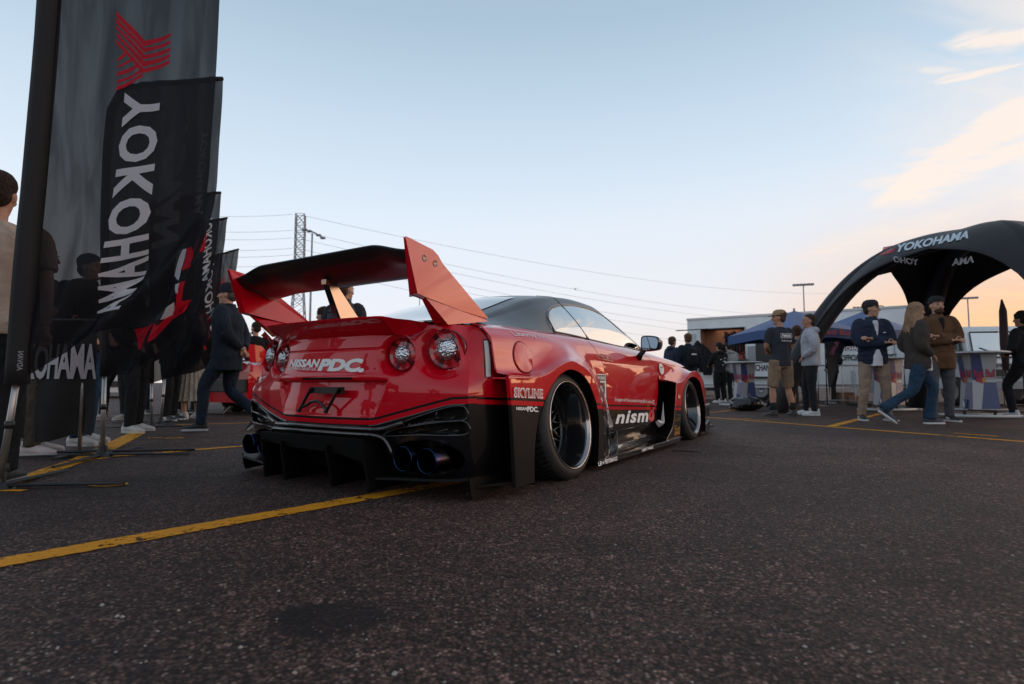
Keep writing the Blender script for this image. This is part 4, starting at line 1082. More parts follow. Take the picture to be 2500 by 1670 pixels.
# rear boot lid
def onrearp(x0, x1, zb0, zb1, zt0, zt1):
    def fn(u, v):
        x = x0+(x1-x0)*u; z = (zb0+(zb1-zb0)*u)*(1-v)+(zt0+(zt1-zt0)*u)*v
        return (x, rearY(x, z)-.003, z)
    return fn
letters('lettering', 'NISSAN', onrearp(-.345, -.048, .668, .659, .712, .707), P_, CAR, .05, .25, 8, 3)
letters('lettering', 'PDC.', onrearp(-.062, .300, .640, .628, .708, .703), P_, CAR, .06, .25, 10, 3)
letters('lettering', 'NISSAN PRINCE DEALERS CLUB', onrearp(-.350, -.075, .650, .643, .666, .659), P_, CAR, .01, .2, 8, 1)
letters('lettering', 'SINCE 1989', onrearp(-.165, -.085, .636, .634, .641, .639), P_, CAR, .02, .2, 3, 1) if False else None
# fender
letters('lettering', 'SKYLINE', onbody(-.682, -.387, .500, .487, .552, .540, fx=fl(.0045)), P_, CAR, .058, 0, 4, 1, spacing=1.1)
letters('lettering', 'SKYLINE', onbody(-.675, -.394, .507, .494, .545, .533, fx=fl(.006)), RPRINT, CAR, -.006, 0, 4, 1, spacing=1.16)
letters('lettering', 'NISSAN', onbody(-.66, -.556, .437, .431, .453, .448, fx=fl(.0045)), P_, CAR, .035, 0)
letters('lettering', 'PDC.', onbody(-.553, -.437, .424, .417, .452, .445, fx=fl(.0045)), P_, CAR, .045, 0)
# door
letters('lettering', 'Imagine all the people living life in peace', onbody(.895, 1.775, .432, .385, .463, .424), P_, CAR, .0, 0, 12, 1, spacing=.9)
shape('print_box', [(0,0),(1,0),(1,1),(0,1)], onbody(1.788, 1.832, .386, .383, .424, .420), P_, CAR); shape('print_box', [(0,0),(1,0),(1,1),(0,1)], onbody(1.798, 1.822, .392, .390, .418, .416, .0045), RPRINT, CAR)
letters('lettering', 'nism', onbody(.905, 1.66, .268, .240, .362, .347), P_, CAR, .032, .3, 14, 4, spacing=1.12)
letters('lettering', 'o', onbody(1.665, 1.83, .235, .232, .346, .338), RPRINT, CAR, .07, .3, 8, 4)
letters('lettering', 'Liberty Walk', lambda u, v: fend_t(-.47+.47*u+.03*(1-v), .12+.62*(1-v)), pbr('pale_print', (.70,.62,.66), .3), CAR, .0, 0, 12, 3)
# racing number plate panel behind the rear arch
shape('number_panel', [(0,0),(1,0),(1,1),(0,1)], lambda u, v: (lambda y, z: (bodyX(y, z)+.006, y, z))(.60+.12*u+(.085*v*(0)-.13*v*(1-u)), .44+.195*v), P_, CAR, 6, 6)
shape('number_panel', [(0,0),(1,0),(1,1),(0,1)], lambda u, v: (lambda y, z: (bodyX(y, z)+.008, y, z))(.500+.208*u, .588+.040*v), KPRINT, CAR, 6, 2)
letters('lettering', 'LB WORKS', lambda u, v: (lambda y, z: (bodyX(y, z)+.0095, y, z))(.512+.190*u, .596+.023*v), P_, CAR, .03, 0, 4, 1)
shape('number_panel', [(0,0),(1,0),(1,1),(0,1)], lambda u, v: (lambda y, z: (bodyX(y, z)+.008, y, z))(.60+.095*u-.05*v*(1-u), .47+.105*v), KPRINT, CAR, 4, 4)
letters('lettering', '0', lambda u, v: (lambda y, z: (bodyX(y, z)+.0095, y, z))(.615+.045*u, .485+.06*v), P_, CAR, .05, 0)
def onret(t_, k):  # print that carries on down the return surface of the fender
    pass
wr = [np.array(p) for p in [(.945,.62,.555),(.953,.665,.47),(.955,.70,.40),(.957,.74,.33),(.965,.77,.262)]]
wl = [np.array(p) for p in [(.978,.50,.55),(.992,.535,.47),(.998,.555,.40),(1.0,.575,.33),(1.0,.59,.262)]]
def onwrap(u, v):
    a = interp(v*4, range(5), wl); b_ = interp(v*4, range(5), wr); p = a*(1-u)+b_*u; return (p[0]+.012, p[1], p[2])
shape('number_panel', [(0,0),(1,0),(1,1),(0,1)], lambda u, v: onwrap(.1+.7*u, v), pbr('silver_vinyl', (.5,.5,.5), .2), CAR, 3, 10)
letters('lettering', 'PDC', lambda u, v: (lambda p: (p[0]+.003, p[1], p[2]))(onwrap(.75-.5*v, .65+.28*u)), KPRINT, CAR, .03)
shape('print_box', [(0,0),(1,0),(1,1),(0,1)], lambda u, v: (lambda p: (p[0]+.003, p[1], p[2]))(onwrap(.25+.4*u, .12+.42*v)), KPRINT, CAR)
shape('print_box', [(0,0),(1,0),(1,1),(0,1)], lambda u, v: (lambda p: (p[0]+.005, p[1], p[2]))(onwrap(.33+.24*u, .16+.34*v)), P_, CAR)
# skirt
letters('lettering', 'LB', lambda u, v: (1.0475-.002*v, .335+.055*u, .036+.028*v), P_, CAR, .03)
star = [(.5+.5*math.cos(math.pi/2+k*math.pi/5)*(1 if k % 2 == 0 else .42), .5+.5*math.sin(math.pi/2+k*math.pi/5)*(1 if k % 2 == 0 else .42)) for k in range(10)]
shape('star_print', star, lambda u, v: (1.0475-.002*v, .395+.04*u, .036+.028*v), P_, CAR)
letters('lettering', 'PERFORMANCE', lambda u, v: (1.0475-.002*v, .440+.215*u, .038+.028*v), P_, CAR, .03)
letters('lettering', 'LIBERTYWALK', lambda u, v: (1.0475-.002*v, 1.15+.265*u, .047+.020*v), P_, CAR, .03)
# round sticker and small badge
ring = [(.5+.5*math.cos(2*math.pi*k/28), .5+.5*math.sin(2*math.pi*k/28)) for k in range(28)]
stk = lambda o: (lambda u, v: (lambda y, z: (bodyX(y, z)+o, y, z))(1.94+.125*u, .650+.098*v))
shape('round_sticker', ring, stk(.012), P_, CAR, 6, 6)
letters('lettering', 'JAPAN', lambda u, v: stk(.014)(.2+.6*u, .52+.2*v), KPRINT, CAR, .03)
letters('lettering', 'LIBERTY WALK', lambda u, v: stk(.014)(.22+.56*u, .36+.08*v), KPRINT, CAR)
for (a0, a1, b0, b1) in ((.72, .885, .757, .713),):
    fr = lambda u, v: (lambda y, z: (bodyX(y, z)+.003, y, z))(.735+.175*u-.02*v, .742-.012*u-.002*(0)+.045*v)
    gold = pbr('gold_vinyl', (.55,.30,.22), .3)
    for q in ([(0,0),(1,0),(1,.12),(0,.12)], [(0,.88),(1,.88),(1,1),(0,1)], [(0,0),(.06,0),(.06,1),(0,1)], [(.94,0),(1,0),(1,1),(.94,1)], [(.3,.3),(.7,.3),(.7,.42),(.3,.42)], [(.3,.6),(.7,.6),(.7,.72),(.3,.72)], [(.44,.3),(.54,.3),(.54,.7),(.44,.7)]):
        shape('badge_print', q, fr, gold, CAR, 3, 1)
yel = pbr('amber_vinyl', (.42,.17,.01), .4)
letters('lettering', 'LB', lambda u, v: (XG+.005, 2.06+.06*u, .172+.014*v), yel, CAR, .02)
letters('lettering', 'FORGED', lambda u, v: (XG+.005, 2.06+.17*u, .140+.024*v), yel, CAR, .02)
letters('lettering', 'LBWK', lambda u, v: (XG+.005, 2.055+.18*u, .098+.034*v), yel, CAR, .05)
letters('lettering', '5', lambda u, v: (XG+.005, 2.20+.05*u, .43+.03*v), WHITE_PRINT, CAR, .02)
shape('print_box', [(0,0),(1,0),(1,1),(0,1)], lambda u, v: (XG+.004, 2.19+.09*u, .425+.034*v), pbr('orange_vinyl', (.6,.10,.02), .4), CAR)
# tyre sidewall lettering, faint
for nm_ in [o for o in bpy.data.objects if o.name.startswith('wheel') and o.type == 'EMPTY'][:1]:
    pass
# ------------------------------------------------------------------ people
def skinmat(tone): return pbr('skin_%s' % tone, {'light': (.46, .25, .17), 'tan': (.40, .20, .13), 'mid': (.30, .15, .095)}[tone], .55, spec=.35, noise=.12, nscale=14)
TEXC = bpy.data.textures.new('fold_clouds', 'CLOUDS'); TEXC.noise_scale = .13; TEXC.noise_depth = 2
def organic(o, vox, smooth=3, disp=0):
    m = o.modifiers.new('remesh', 'REMESH'); m.mode = 'VOXEL'; m.voxel_size = vox; m.use_smooth_shade = True
    if smooth:
        s_ = o.modifiers.new('smooth', 'SMOOTH'); s_.factor = .5; s_.iterations = smooth
    if disp:
        d = o.modifiers.new('folds', 'DISPLACE'); d.texture = TEXC; d.strength = disp; d.mid_level = .5; d.texture_coords = 'LOCAL'
    return o
def rings(mb, R__, n=16):
    """R__: (cx, cy, z, rx, ry) horizontal ellipses, closed"""
    V = []
    for cx, cy, z, rx, ry in R__:
        for k in range(n):
            a = 2*math.pi*k/n; V.append((cx+rx*math.cos(a), cy+ry*math.sin(a), z))
    m = len(R__); F = [(i*n+k, i*n+(k+1) % n, (i+1)*n+(k+1) % n, (i+1)*n+k) for i in range(m-1) for k in range(n)]
    F += [tuple(range(n-1, -1, -1)), tuple((m-1)*n+k for k in range(n))]
    return mb.add(V, F)
def ellip(mb, c, r, M=None, n=12):
    V = []; m = 8
    for i in range(1, m):
        ph = math.pi*i/m
        for k in range(n):
            a = 2*math.pi*k/n; p = Vector((r[0]*math.sin(ph)*math.cos(a), r[1]*math.sin(ph)*math.sin(a), -r[2]*math.cos(ph)))
            if M is not None: p = M @ p
            V.append(p+Vector(c))
    for sgn in (-1, 1):
        p = Vector((0, 0, sgn*r[2])); p = M @ p if M is not None else p; V.append(p+Vector(c))
    b_ = (m-1)*n; F = [(i*n+k, i*n+(k+1) % n, (i+1)*n+(k+1) % n, (i+1)*n+k) for i in range(m-2) for k in range(n)]
    F += [(b_, (k+1) % n, k) for k in range(n)]+[(b_+1, (m-2)*n+k, (m-2)*n+(k+1) % n) for k in range(n)]
    return mb.add(V, F)
def limb(mb, pts, rs, n=12):
    P_ = catmull(pts, 5); R__ = catmull([(r,) for r in rs], 5)
    mb.tube([tuple(p) for p in P_], [float(r[0]) for r in R__], n)
    return mb
def person(label, loc, face, H=1.78, build=1.0, arms='down', legs='stand', skin='light', hair=('short', (.03,.02,.015)), hat=None,
           top=('tee', (.02,.02,.022)), bottom=('trousers', (.02,.02,.025)), shoes=((.03,.03,.03), (.6,.6,.6)), under=None, head_turn=0, vox=.012,
           sex='m', hood=False, lean=0, beard=False, fold=.014, group=None, name='person'):
    k = H/1.78; root = empty(name, loc, face, label, 'person', group); root.scale = (k, k, k)
    b_ = build; sw = (.185 if sex == 'm' else .165)*(.5+.5*b_); hw = .10
    hz = .93
    LG = {'stand': [[(-hw, 0, hz), (-.105, .02, .50), (-.11, -.02, .09)], [(hw, 0, hz), (.105, .02, .50), (.115, -.02, .09)]],
          'apart': [[(-hw, 0, hz), (-.15, .03, .50), (-.18, .0, .09)], [(hw, 0, hz), (.14, .02, .50), (.17, -.05, .09)]],
          'relaxed': [[(-hw, 0, hz), (-.11, .0, .50), (-.12, -.03, .09)], [(hw, .01, hz), (.15, .10, .51), (.17, .10, .09)]],
          'walk': [[(-hw, 0, hz-.03), (-.10, .20, .53), (-.10, .23, .10)], [(hw, 0, hz-.03), (.10, -.02, .47), (.10, -.36, .17)]],
          'stride': [[(-hw, 0, hz-.05), (-.09, .22, .52), (-.09, .16, .09)], [(hw, 0, hz-.05), (.10, -.13, .48), (.10, -.52, .22)]],
          'squat': [[(-hw, -.05, .42), (-.20, .35, .48), (-.18, .15, .09)], [(hw, -.05, .42), (.20, .33, .46), (.18, .10, .09)]]}[legs]
    dz = {'walk': -.03, 'stride': -.05, 'squat': -.50}.get(legs, 0)
    def up(p, ty=None): return (p[0], p[1]+lean*(max(0, p[2]-hz)), p[2]+dz)
    AR = {'down': [[(-sw, 0, 1.43), (-sw-.06, -.03, 1.16), (-sw-.05, .05, .92)], [(sw, 0, 1.43), (sw+.06, -.03, 1.16), (sw+.05, .05, .92)]],
          'crossed': [[(-sw, 0, 1.43), (-sw-.03, .07, 1.17), (.10, .165, 1.20)], [(sw, 0, 1.43), (sw+.03, .07, 1.15), (-.10, .185, 1.14)]],
          'pockets': [[(-sw, 0, 1.43), (-sw-.08, -.06, 1.17), (-.15, .11, 1.02)], [(sw, 0, 1.43), (sw+.08, -.06, 1.17), (.15, .11, 1.02)]],
          'front': [[(-sw, 0, 1.43), (-sw-.05, .04, 1.17), (-.05, .24, 1.10)], [(sw, 0, 1.43), (sw+.05, .04, 1.17), (.05, .24, 1.12)]],
          'counter': [[(-sw, 0, 1.43), (-sw-.03, .14, 1.20), (-.12, .38, 1.12)], [(sw, 0, 1.43), (sw+.03, .14, 1.20), (.12, .38, 1.12)]],
          'behind': [[(-sw, 0, 1.43), (-sw-.06, -.09, 1.17), (-.05, -.17, 1.0)], [(sw, 0, 1.43), (sw+.06, -.09, 1.17), (.05, -.17, 1.0)]],
          'swing': [[(-sw, 0, 1.43), (-sw-.05, -.10, 1.18), (-sw-.04, -.06, .93)], [(sw, 0, 1.43), (sw+.05, .04, 1.17), (sw+.03, .20, 1.0)]],
          'phone': [[(-sw, 0, 1.43), (-sw-.05, .0, 1.17), (-.03, .22, 1.28)], [(sw, 0, 1.43), (sw+.05, -.02, 1.16), (sw+.03, .06, .93)]]}[arms]
    AR = [[up(p) for p in a] for a in AR]
    SH = [(tuple(Vector((a[0][0]*.62, a[0][1], a[0][2]+.012))), tuple(Vector(a[0])+Vector((0, 0, -.022)))) for a in AR]
    hc = Vector(up((0, .015, 1.655))); turn = Matrix.Rotation(head_turn, 3, 'Z')
    hd = lambda p: hc+turn @ Vector(p)
    # ---- body, one continuous skin
    mb = MB()
    rings(mb, [up((0, 0, z))[:2]+(z+dz, rx*(.5+.5*b_), ry*b_) for z, rx, ry in ((.86, .13, .085), (1.0, .125, .085), (1.15, .12, .08), (1.32, .15, .09), (1.42, .14, .07), (1.47, .07, .055))])
    limb(mb, [up((0, -.005, 1.42)), up((0, .0, 1.50)), up((0, .012, 1.58))], [.058, .052, .054])
    for a, s0_ in zip(AR, SH):
        limb(mb, [s0_[0], s0_[1], a[1], a[2]], [.040, .046, .036, .026], 10)
        w_ = Vector(a[2]); d = (w_-Vector(a[1])).normalized(); sd_ = d.cross(Vector((0, 1, 0.3))).normalized(); nn = d.cross(sd_)
        # palm, four fingers, thumb
        mb.tube([w_, w_+d*.035, w_+d*.085], [.024, .030, .032], 8, sq=.55)
        for j, (off, ln) in enumerate(((-.024, .060), (-.008, .072), (.009, .068), (.024, .052))):
            p0 = w_+d*.075+sd_*off; p1 = p0+d*ln*.55+nn*.006; p2 = p1+(d*.7+nn*.7).normalized()*ln*.5
            mb.tube([p0, p1, p2], [.0095, .009, .008], 6)
        t0 = w_+d*.03-sd_*.025; mb.tube([t0, t0+(d*.6-sd_*.8).normalized()*.035, t0+(d*.9-sd_*.4).normalized()*.062], [.011, .010, .009], 6)
    for lg in LG: limb(mb, [lg[0], lg[1], tuple(Vector(lg[1]).lerp(Vector(lg[2]), .35)), lg[2]], [.072, .050, .055 if bottom[0] == 'shorts' else .05, .034], 12)
    # head
    Vh = []; n = 20
    prof_ = [(-.118, .030, .040, .042), (-.105, .042, .058, .028), (-.075, .056, .076, .012), (-.04, .066, .087, .004), (0, .074, .093, 0), (.04, .077, .097, -.004), (.075, .071, .090, -.006), (.10, .055, .070, -.008), (.118, .028, .036, -.008)]
    for z, rx, ry, cy_ in prof_:
        for q in range(n):
            a = 2*math.pi*q/n; Vh.append(hd((rx*math.cos(a), cy_+ry*math.sin(a), z)))
    m = len(prof_); F = [(i*n+q, i*n+(q+1) % n, (i+1)*n+(q+1) % n, (i+1)*n+q) for i in range(m-1) for q in range(n)]+[tuple(range(n-1, -1, -1)), tuple((m-1)*n+q for q in range(n))]
    mb.add(Vh, F)
    Mh = turn
    mb.tube([hd((0, .088, .018)), hd((0, .104, -.010)), hd((0, .116, -.030)), hd((0, .092, -.040))], [.009, .012, .016, .010], 8)
    ellip(mb, hd((0, .083, -.068)), (.026, .014, .011), Mh)
    ellip(mb, hd((0, .078, .030)), (.048, .014, .010), Mh)
    ellip(mb, hd((0, .074, -.100)), (.026, .020, .016), Mh)
    for sg in (-1, 1):
        ellip(mb, hd((sg*.076, -.004, -.012)), (.009, .020, .032), Mh); ellip(mb, hd((sg*.045, .060, -.03)), (.022, .020, .020), Mh)
    bd = organic(mb.build('body', skinmat(skin), root), vox*.72, 2)
    # eyes, brows, mouth
    ee = MB()
    for sg in (-1, 1):
        ellip(ee, hd((sg*.031, .087, .006)), (.013, .006, .0055), Mh)
    ee.build('eyes', pbr('eye_dark', (.05,.035,.03), .2), bd, smooth=True)
    e2 = MB()
    for sg in (-1, 1): ellip(e2, hd((sg*.032, .0925, .027)), (.018, .006, .0042), Mh)
    if hair[0] != 'bald' or True: e2.build('brows', pbr('brow', (.03,.02,.015), .8), bd)
    e3 = MB(); ellip(e3, hd((0, .098, -.066)), (.022, .004, .0035), Mh); e3.build('mouth', pbr('lips', (.22,.07,.06), .5), bd)
    hm = lambda c: cloth('hair_%02x%02x%02x' % tuple(int(v*255) for v in c), c, .75, .9, 40, .35)
    if beard:
        q = MB(); ellip(q, hd((0, .055, -.088)), (.060, .050, .040), Mh); ellip(q, hd((0, .096, -.052)), (.028, .008, .006), Mh)
        organic(q.build('beard', hm(hair[1]), bd), .010, 2, .008)
    # hair / hat
    if hair[0] in ('short', 'messy', 'buzz', 'bun'):
        q = MB(); e_ = .010 if hair[0] == 'short' else (.004 if hair[0] == 'buzz' else .018)
        V = []; rows = []
        ellip(q, hd((0, -.019, .051)), (.078+e_, .100+e_, .080+e_), Mh, 18)
        ellip(q, hd((0, -.050, -.02)), (.070+e_, .052+e_, .070), Mh, 16)
        if hair[0] == 'messy':
            rnd = random.Random(int(loc[0]*100))
            for _ in range(26):
                a = rnd.uniform(0, 6.28); ph = rnd.uniform(.1, 1.2); ellip(q, hd((.085*math.sin(ph)*math.cos(a), -.01+.10*math.sin(ph)*math.sin(a), .04+.095*math.cos(ph))), (.022, .022, .018), Mh, 8)
        if hair[0] == 'bun': ellip(q, hd((0, -.10, .06)), (.045, .045, .045), Mh)
        organic(q.build('hair', hm(hair[1]), bd), .010, 2, .010)
    elif hair[0] == 'long':
        q = MB(); ellip(q, hd((0, -.012, .032)), (.092, .112, .098), Mh, 18)
        for j in range(15):
            a = math.pi*(1.02+.96*j/14) if j < 15 else 0
            x_, y_ = .088*math.cos(a), .095*math.sin(a)+.005
            x_, y_ = (.090*math.cos(math.pi*j/14), -.02-.085*math.sin(math.pi*j/14))
            rr = random.Random(j+3)
            q.tube([hd((x_*.9, y_*.8, .06)), hd((x_*1.05, y_*1.05, -.04)), hd((x_*1.2, y_*1.1-.01, -.14)), hd((x_*1.25+rr.uniform(-.02, .02), y_*1.15-.03, -.24)), hd((x_*1.1+rr.uniform(-.03, .03), y_*1.2-.05, -.33+rr.uniform(-.03, .04)))], [.026, .028, .027, .022, .008], 8)
        organic(q.build('hair', hm(hair[1]), bd), .011, 2, .012)
    if hat:
        kind, col = hat; hm_ = cloth('hat_%02x%02x%02x' % tuple(int(v*255) for v in col), col, .85, .2)
        q = MB(); c_ = hd((0, -.008, .052)); 
        V = []; n = 20; pr = [(.0, 1.0), (.045, .98), (.078, .82), (.095, .5), (.100, .05)] if kind != 'beanie' else [(-.03, 1.0), (.03, 1.03), (.075, .88), (.10, .5), (.108, .05)]
        for z, s_ in pr:
            for j in range(n):
                a = 2*math.pi*j/n; V.append(hd((.088*s_*math.cos(a), -.010+.108*s_*math.sin(a), .040+z)))
        F = [(i*n+j, i*n+(j+1) % n, (i+1)*n+(j+1) % n, (i+1)*n+j) for i in range(4) for j in range(n)]+[tuple(4*n+j for j in range(n))]
        q.add(V, F)
        ht = q.build('hat', hm_, root, smooth=True)
        if kind in ('cap', 'cap_back'):
            sg = 1 if kind == 'cap' else -1; br = MB(); V = []
            for z in (.042, .048):
                for j in range(11):
                    a = math.pi*j/10; V.append(hd((.076*math.cos(a), sg*(.070+.105*math.sin(a))-.01, z-.020*math.sin(a))))
            n = 11; F = [tuple(range(n)), tuple(range(2*n-1, n-1, -1))]+[(j, j+1, n+j+1, n+j) for j in range(n-1)]+[(n-1, 0, n, 2*n-1)]
            br.add(V, F); br.build('brim', hm_, ht)
    # ---- top
    kind, col = top[:2]
    cname = 'fabric_%s_%02x%02x%02x' % ((kind,)+tuple(int(v*255) for v in col))
    tm = cloth(cname, col, .9, {'puffer': .5, 'tee': .6, 'hoodie': .7, 'jacket': .7, 'vest': .5, 'tank': .5}.get(kind, .5), {'puffer': 7, 'tee': 7}.get(kind, 8))
    th_ = {'tee': 0, 'puffer': .030, 'hoodie': .018, 'jacket': .024, 'vest': .026, 'tank': 0}[kind]
    fem = -.014 if sex == 'f' else 0
    mb = MB(); low = {'tee': .84, 'puffer': .83, 'hoodie': .86, 'jacket': .74, 'vest': .86, 'tank': .88}[kind]
    R__ = [(low, .172, .118), (.92, .176, .120), (1.03, .166+fem, .115), (1.16, .172+fem, .118), (1.30, .186, .122), (1.40, .180, .105), (1.455, .125, .082), (1.495, .066, .064)]
    rings(mb, [up((0, 0, z))[:2]+(z+dz, (rx+th_)*(.35+.65*b_), (ry+th_)*b_) for z, rx, ry in R__], 20)
    if kind in ('hoodie', 'puffer', 'jacket', 'vest') : rings(mb, [up((0, -.004, z))[:2]+(z+dz, rx, ry) for z, rx, ry in ((1.44, .10, .085), (1.50, .078, .076), (1.535, .076, .076))])
    for a, s0_ in zip(AR, SH):
        s0, e0, w0 = a
        if kind in ('tee',):
            mid = tuple(Vector(s0).lerp(Vector(e0), .80)); limb(mb, [s0_[0], s0_[1], tuple(Vector(s0).lerp(Vector(e0), .45)), mid], [.055, .070, .070, .068])
        elif kind in ('vest', 'tank'): ellip(mb, tuple(Vector(s0)*.93+Vector((0, 0, .04))), (.06, .07, .06))
        else:
            wr_ = tuple(Vector(e0).lerp(Vector(w0), .93)); limb(mb, [s0_[0], s0_[1], e0, wr_], [.055+th_*.5, .070+th_*.6, .060+th_*.6, .043+th_*.5])
    if hood or kind == 'hoodie':
        q0 = up((0, -.085, 1.49)); ellip(mb, q0, (.115, .070, .060)); ellip(mb, up((0, -.05, 1.52)), (.105, .085, .030))
    tp = organic(mb.build({'tee': 't_shirt', 'tank': 'top', 'puffer': 'puffer_jacket', 'hoodie': 'hoodie', 'jacket': 'jacket', 'vest': 'vest'}[kind], tm, root), vox, 3, fold)
    if kind == 'vest':
        q = MB()
        for a, s0_ in zip(AR, SH): limb(q, [s0_[0], s0_[1], a[1], tuple(Vector(a[1]).lerp(Vector(a[2]), .93))], [.05, .066, .058, .045])
        organic(q.build('sleeve', cloth('fabric_dark_sleeve', (.03,.03,.036), .9, .6), root), vox, 2, fold)
    if under:
        q = MB(); rings(q, [up((0, .035+.004, z))[:2]+(z+dz, rx, .105) for z, rx in ((.80, .10), (.95, .09), (1.10, .035), (1.30, .045), (1.42, .05), (1.46, .03))], 14)
        V = [up((0, 0, z)) for z in (0,)]
        q = MB(); q2 = MB(); (kind == 'puffer') and rings(q2, [(up((0, .05, z))[0], up((0, .055+th_, z))[1], z+dz, rx, .098*b_) for z, rx in ((.80, .085), (.93, .08), (1.04, .03))], 14); rings(q, [(0, up((0, .040+th_, z))[1], z+dz, rx, .088*b_) for z, rx in ((1.22, .018), (1.34, .040), (1.43, .05), (1.47, .035))], 14)
        if q2.v: organic(q2.build('undershirt_hem', cloth('fabric_under_%02x%02x' % (int(under[0]*255), int(under[2]*255)), under, .9, .4), root), vox, 1)
        organic(q.build('undershirt', cloth('fabric_under_%02x%02x' % (int(under[0]*255), int(under[2]*255)), under, .9, .4), root), vox, 1)
    # ---- bottom
    kind, col = bottom[:2]; cname = 'fabric_%s_%02x%02x%02x' % ((kind,)+tuple(int(v*255) for v in col))
    bm_ = cloth(cname, col, .92, .8, 9); mb = MB()
    hp = LG[0][0][2]
    rings(mb, [(0, LG[0][0][1], z, rx*(.4+.6*b_), ry*b_) for z, rx, ry in ((hp-.12, .13, .09), (hp-.04, .172, .115), (hp+.04, .168, .112), (hp+.12, .150, .10))], 18)
    wide = 1.25 if kind in ('shorts', 'wide') else (.86 if kind == 'slim' else 1.0)
    if kind == 'skirt':
        mb = MB(); n = 40; V = []
        for z, r in ((hp+.10, .14), (hp-.05, .19), (hp-.30, .23), (.30, .29)):
            for j in range(n):
                a = 2*math.pi*j/n; rr = r*(1+(.06 if j % 2 else -.05)*(1 if z < hp else .2)); V.append((rr*math.cos(a), rr*.8*math.sin(a), z))
        mb.add(V, [(i*n+j, i*n+(j+1) % n, (i+1)*n+(j+1) % n, (i+1)*n+j) for i in range(3) for j in range(n)]); mb.build('skirt', bm_, root)
    else:
        for lg in LG:
            h_, kn, an = [Vector(p) for p in lg]
            if kind == 'shorts': end = h_.lerp(kn, 1.0); limb(mb, [tuple(h_), tuple(h_.lerp(kn, .5)), tuple(end+Vector((0, 0, -.01)))], [.105, .100, .088])
            else: limb(mb, [tuple(h_), tuple(h_.lerp(kn, .5)), tuple(kn), tuple(kn.lerp(an, .5)), tuple(an+Vector((0, 0, -.015)))], [.100*b_**.5, .092*wide, .072*wide, .064*wide, (.056 if kind != 'flare' else .085)*wide])
        organic(mb.build('shorts' if kind == 'shorts' else 'trousers', bm_, root), vox, 2, fold*1.2)
    # ---- shoes
    for j, lg in enumerate(LG):
        kn, an = Vector(lg[1]), Vector(lg[2]); lift = an.z-.09
        pitch = 0 if an.z < .105 else -R_(38) if an.y < 0 else R_(12)
        Mx = Matrix.Rotation(R_(8 if j == 0 else -8), 3, 'Z') @ Matrix.Rotation(pitch, 3, 'X')
        base_ = Vector((an.x, an.y, 0))+Vector((0, 0, lift))
        T_ = lambda p: base_+Mx @ Vector(p)
        q = MB(); pts = [(-.075, .045, .036, .045), (-.03, .06, .042, .058), (.03, .052, .044, .05), (.09, .040, .047, .036), (.15, .032, .044, .028), (.195, .026, .026, .018)]
        V = []; n = 12
        for y, z, rx, rz in pts:
            for i in range(n):
                a = 2*math.pi*i/n; V.append(T_((rx*math.cos(a), y, max(.014, z+rz*math.sin(a)))))
        F = [(r*n+i, (r+1)*n+i, (r+1)*n+(i+1) % n, r*n+(i+1) % n) for r in range(5) for i in range(n)]+[tuple(range(n)), tuple(5*n+i for i in range(n-1, -1, -1))]
        q.add(V, F); q.tube([T_((0, -.03, .07)), T_((0, -.03, .12))], [.044, .040], 10)
        sh = q.build('shoe', pbr('shoe_%02x%02x%02x' % tuple(int(v*255) for v in shoes[0]), shoes[0], .6, noise=.15), root, smooth=True)
        so = MB(); out_ = [(-.038, -.07), (-.045, .0), (-.048, .09), (-.045, .15), (-.02, .20), (.02, .20), (.045, .15), (.048, .09), (.045, 0), (.038, -.07), (0, -.085)]
        so.prism(out_, .002, .026, lambda a, c, h: T_((a, c, h))); so.build('sole', pbr('sole_%02x%02x%02x' % tuple(int(v*255) for v in shoes[1]), shoes[1], .6), sh)
        if len(shoes) > 2 and shoes[2]:  # side stripe
            for sx in (-1, 1):
                st_ = MB(); st_.add([T_((sx*.0475, .0, .035)), T_((sx*.0495, .07, .035)), T_((sx*.047, .045, .06)), T_((sx*.044, -.03, .065))], [(0, 1, 2, 3)]); st_.build('shoe_stripe', pbr('shoe_stripe', shoes[2], .6), sh)
    root['_k'] = k
    del root['_k']
    return root, tp, up
def at(px, py, z=0): p = W(px, py, z=z); return (p.x, p.y, 0)
def onchest(tp, fn_u, side=1): pass
W8 = (.62, .60, .60)
# right-hand group
def back_print(root, tp, s, x0, x1, z0, z1, y, mat=None, bold=.03, side=-1):
    """flat print on the back (side -1) or chest (side 1) of a garment, local coords of the person"""
    fn = lambda u, v: ((x0+(x1-x0)*u)*(1 if side > 0 else 1), y+(-1 if side > 0 else 1)*3.2*((x0+(x1-x0)*u))**2*.6, z0+(z1-z0)*v)
    return letters('lettering', s, fn, mat or WHITE_PRINT, tp, bold, 0, 6, 1)
# facing: 0 = away from the camera (+y), pi = towards it
# man in the workwear T-shirt, seen from behind
r, tp, up = person('man in dark printed work T-shirt, tan cap and khaki cargo shorts, seen from behind', at(1911, 1018), R_(14), 1.80, 1.08, 'front', 'apart', 'tan', ('short', (.10,.06,.04)), ('cap', (.30,.20,.11)),
    ('tee', (.030,.033,.045)), ('shorts', (.22,.155,.105)), ((.035,.030,.028), (.05,.045,.04)), head_turn=R_(52), vox=.011)
letters('lettering', 'reece', lambda u, v: (-.085+.17*u, -.150, 1.315+.045*v), WHITE_PRINT, tp, .03)
for q in ([(-.11,1.30),(.11,1.30),(.11,1.306),(-.11,1.306)], [(-.11,1.372),(.11,1.372),(.11,1.378),(-.11,1.378)], [(-.11,1.30),(-.104,1.30),(-.104,1.378),(-.11,1.378)], [(.104,1.30),(.11,1.30),(.11,1.378),(.104,1.378)]):
    mesh('print_box', [(a, -.150, z) for a, z in q], [(0,1,2,3)], WHITE_PRINT, tp)
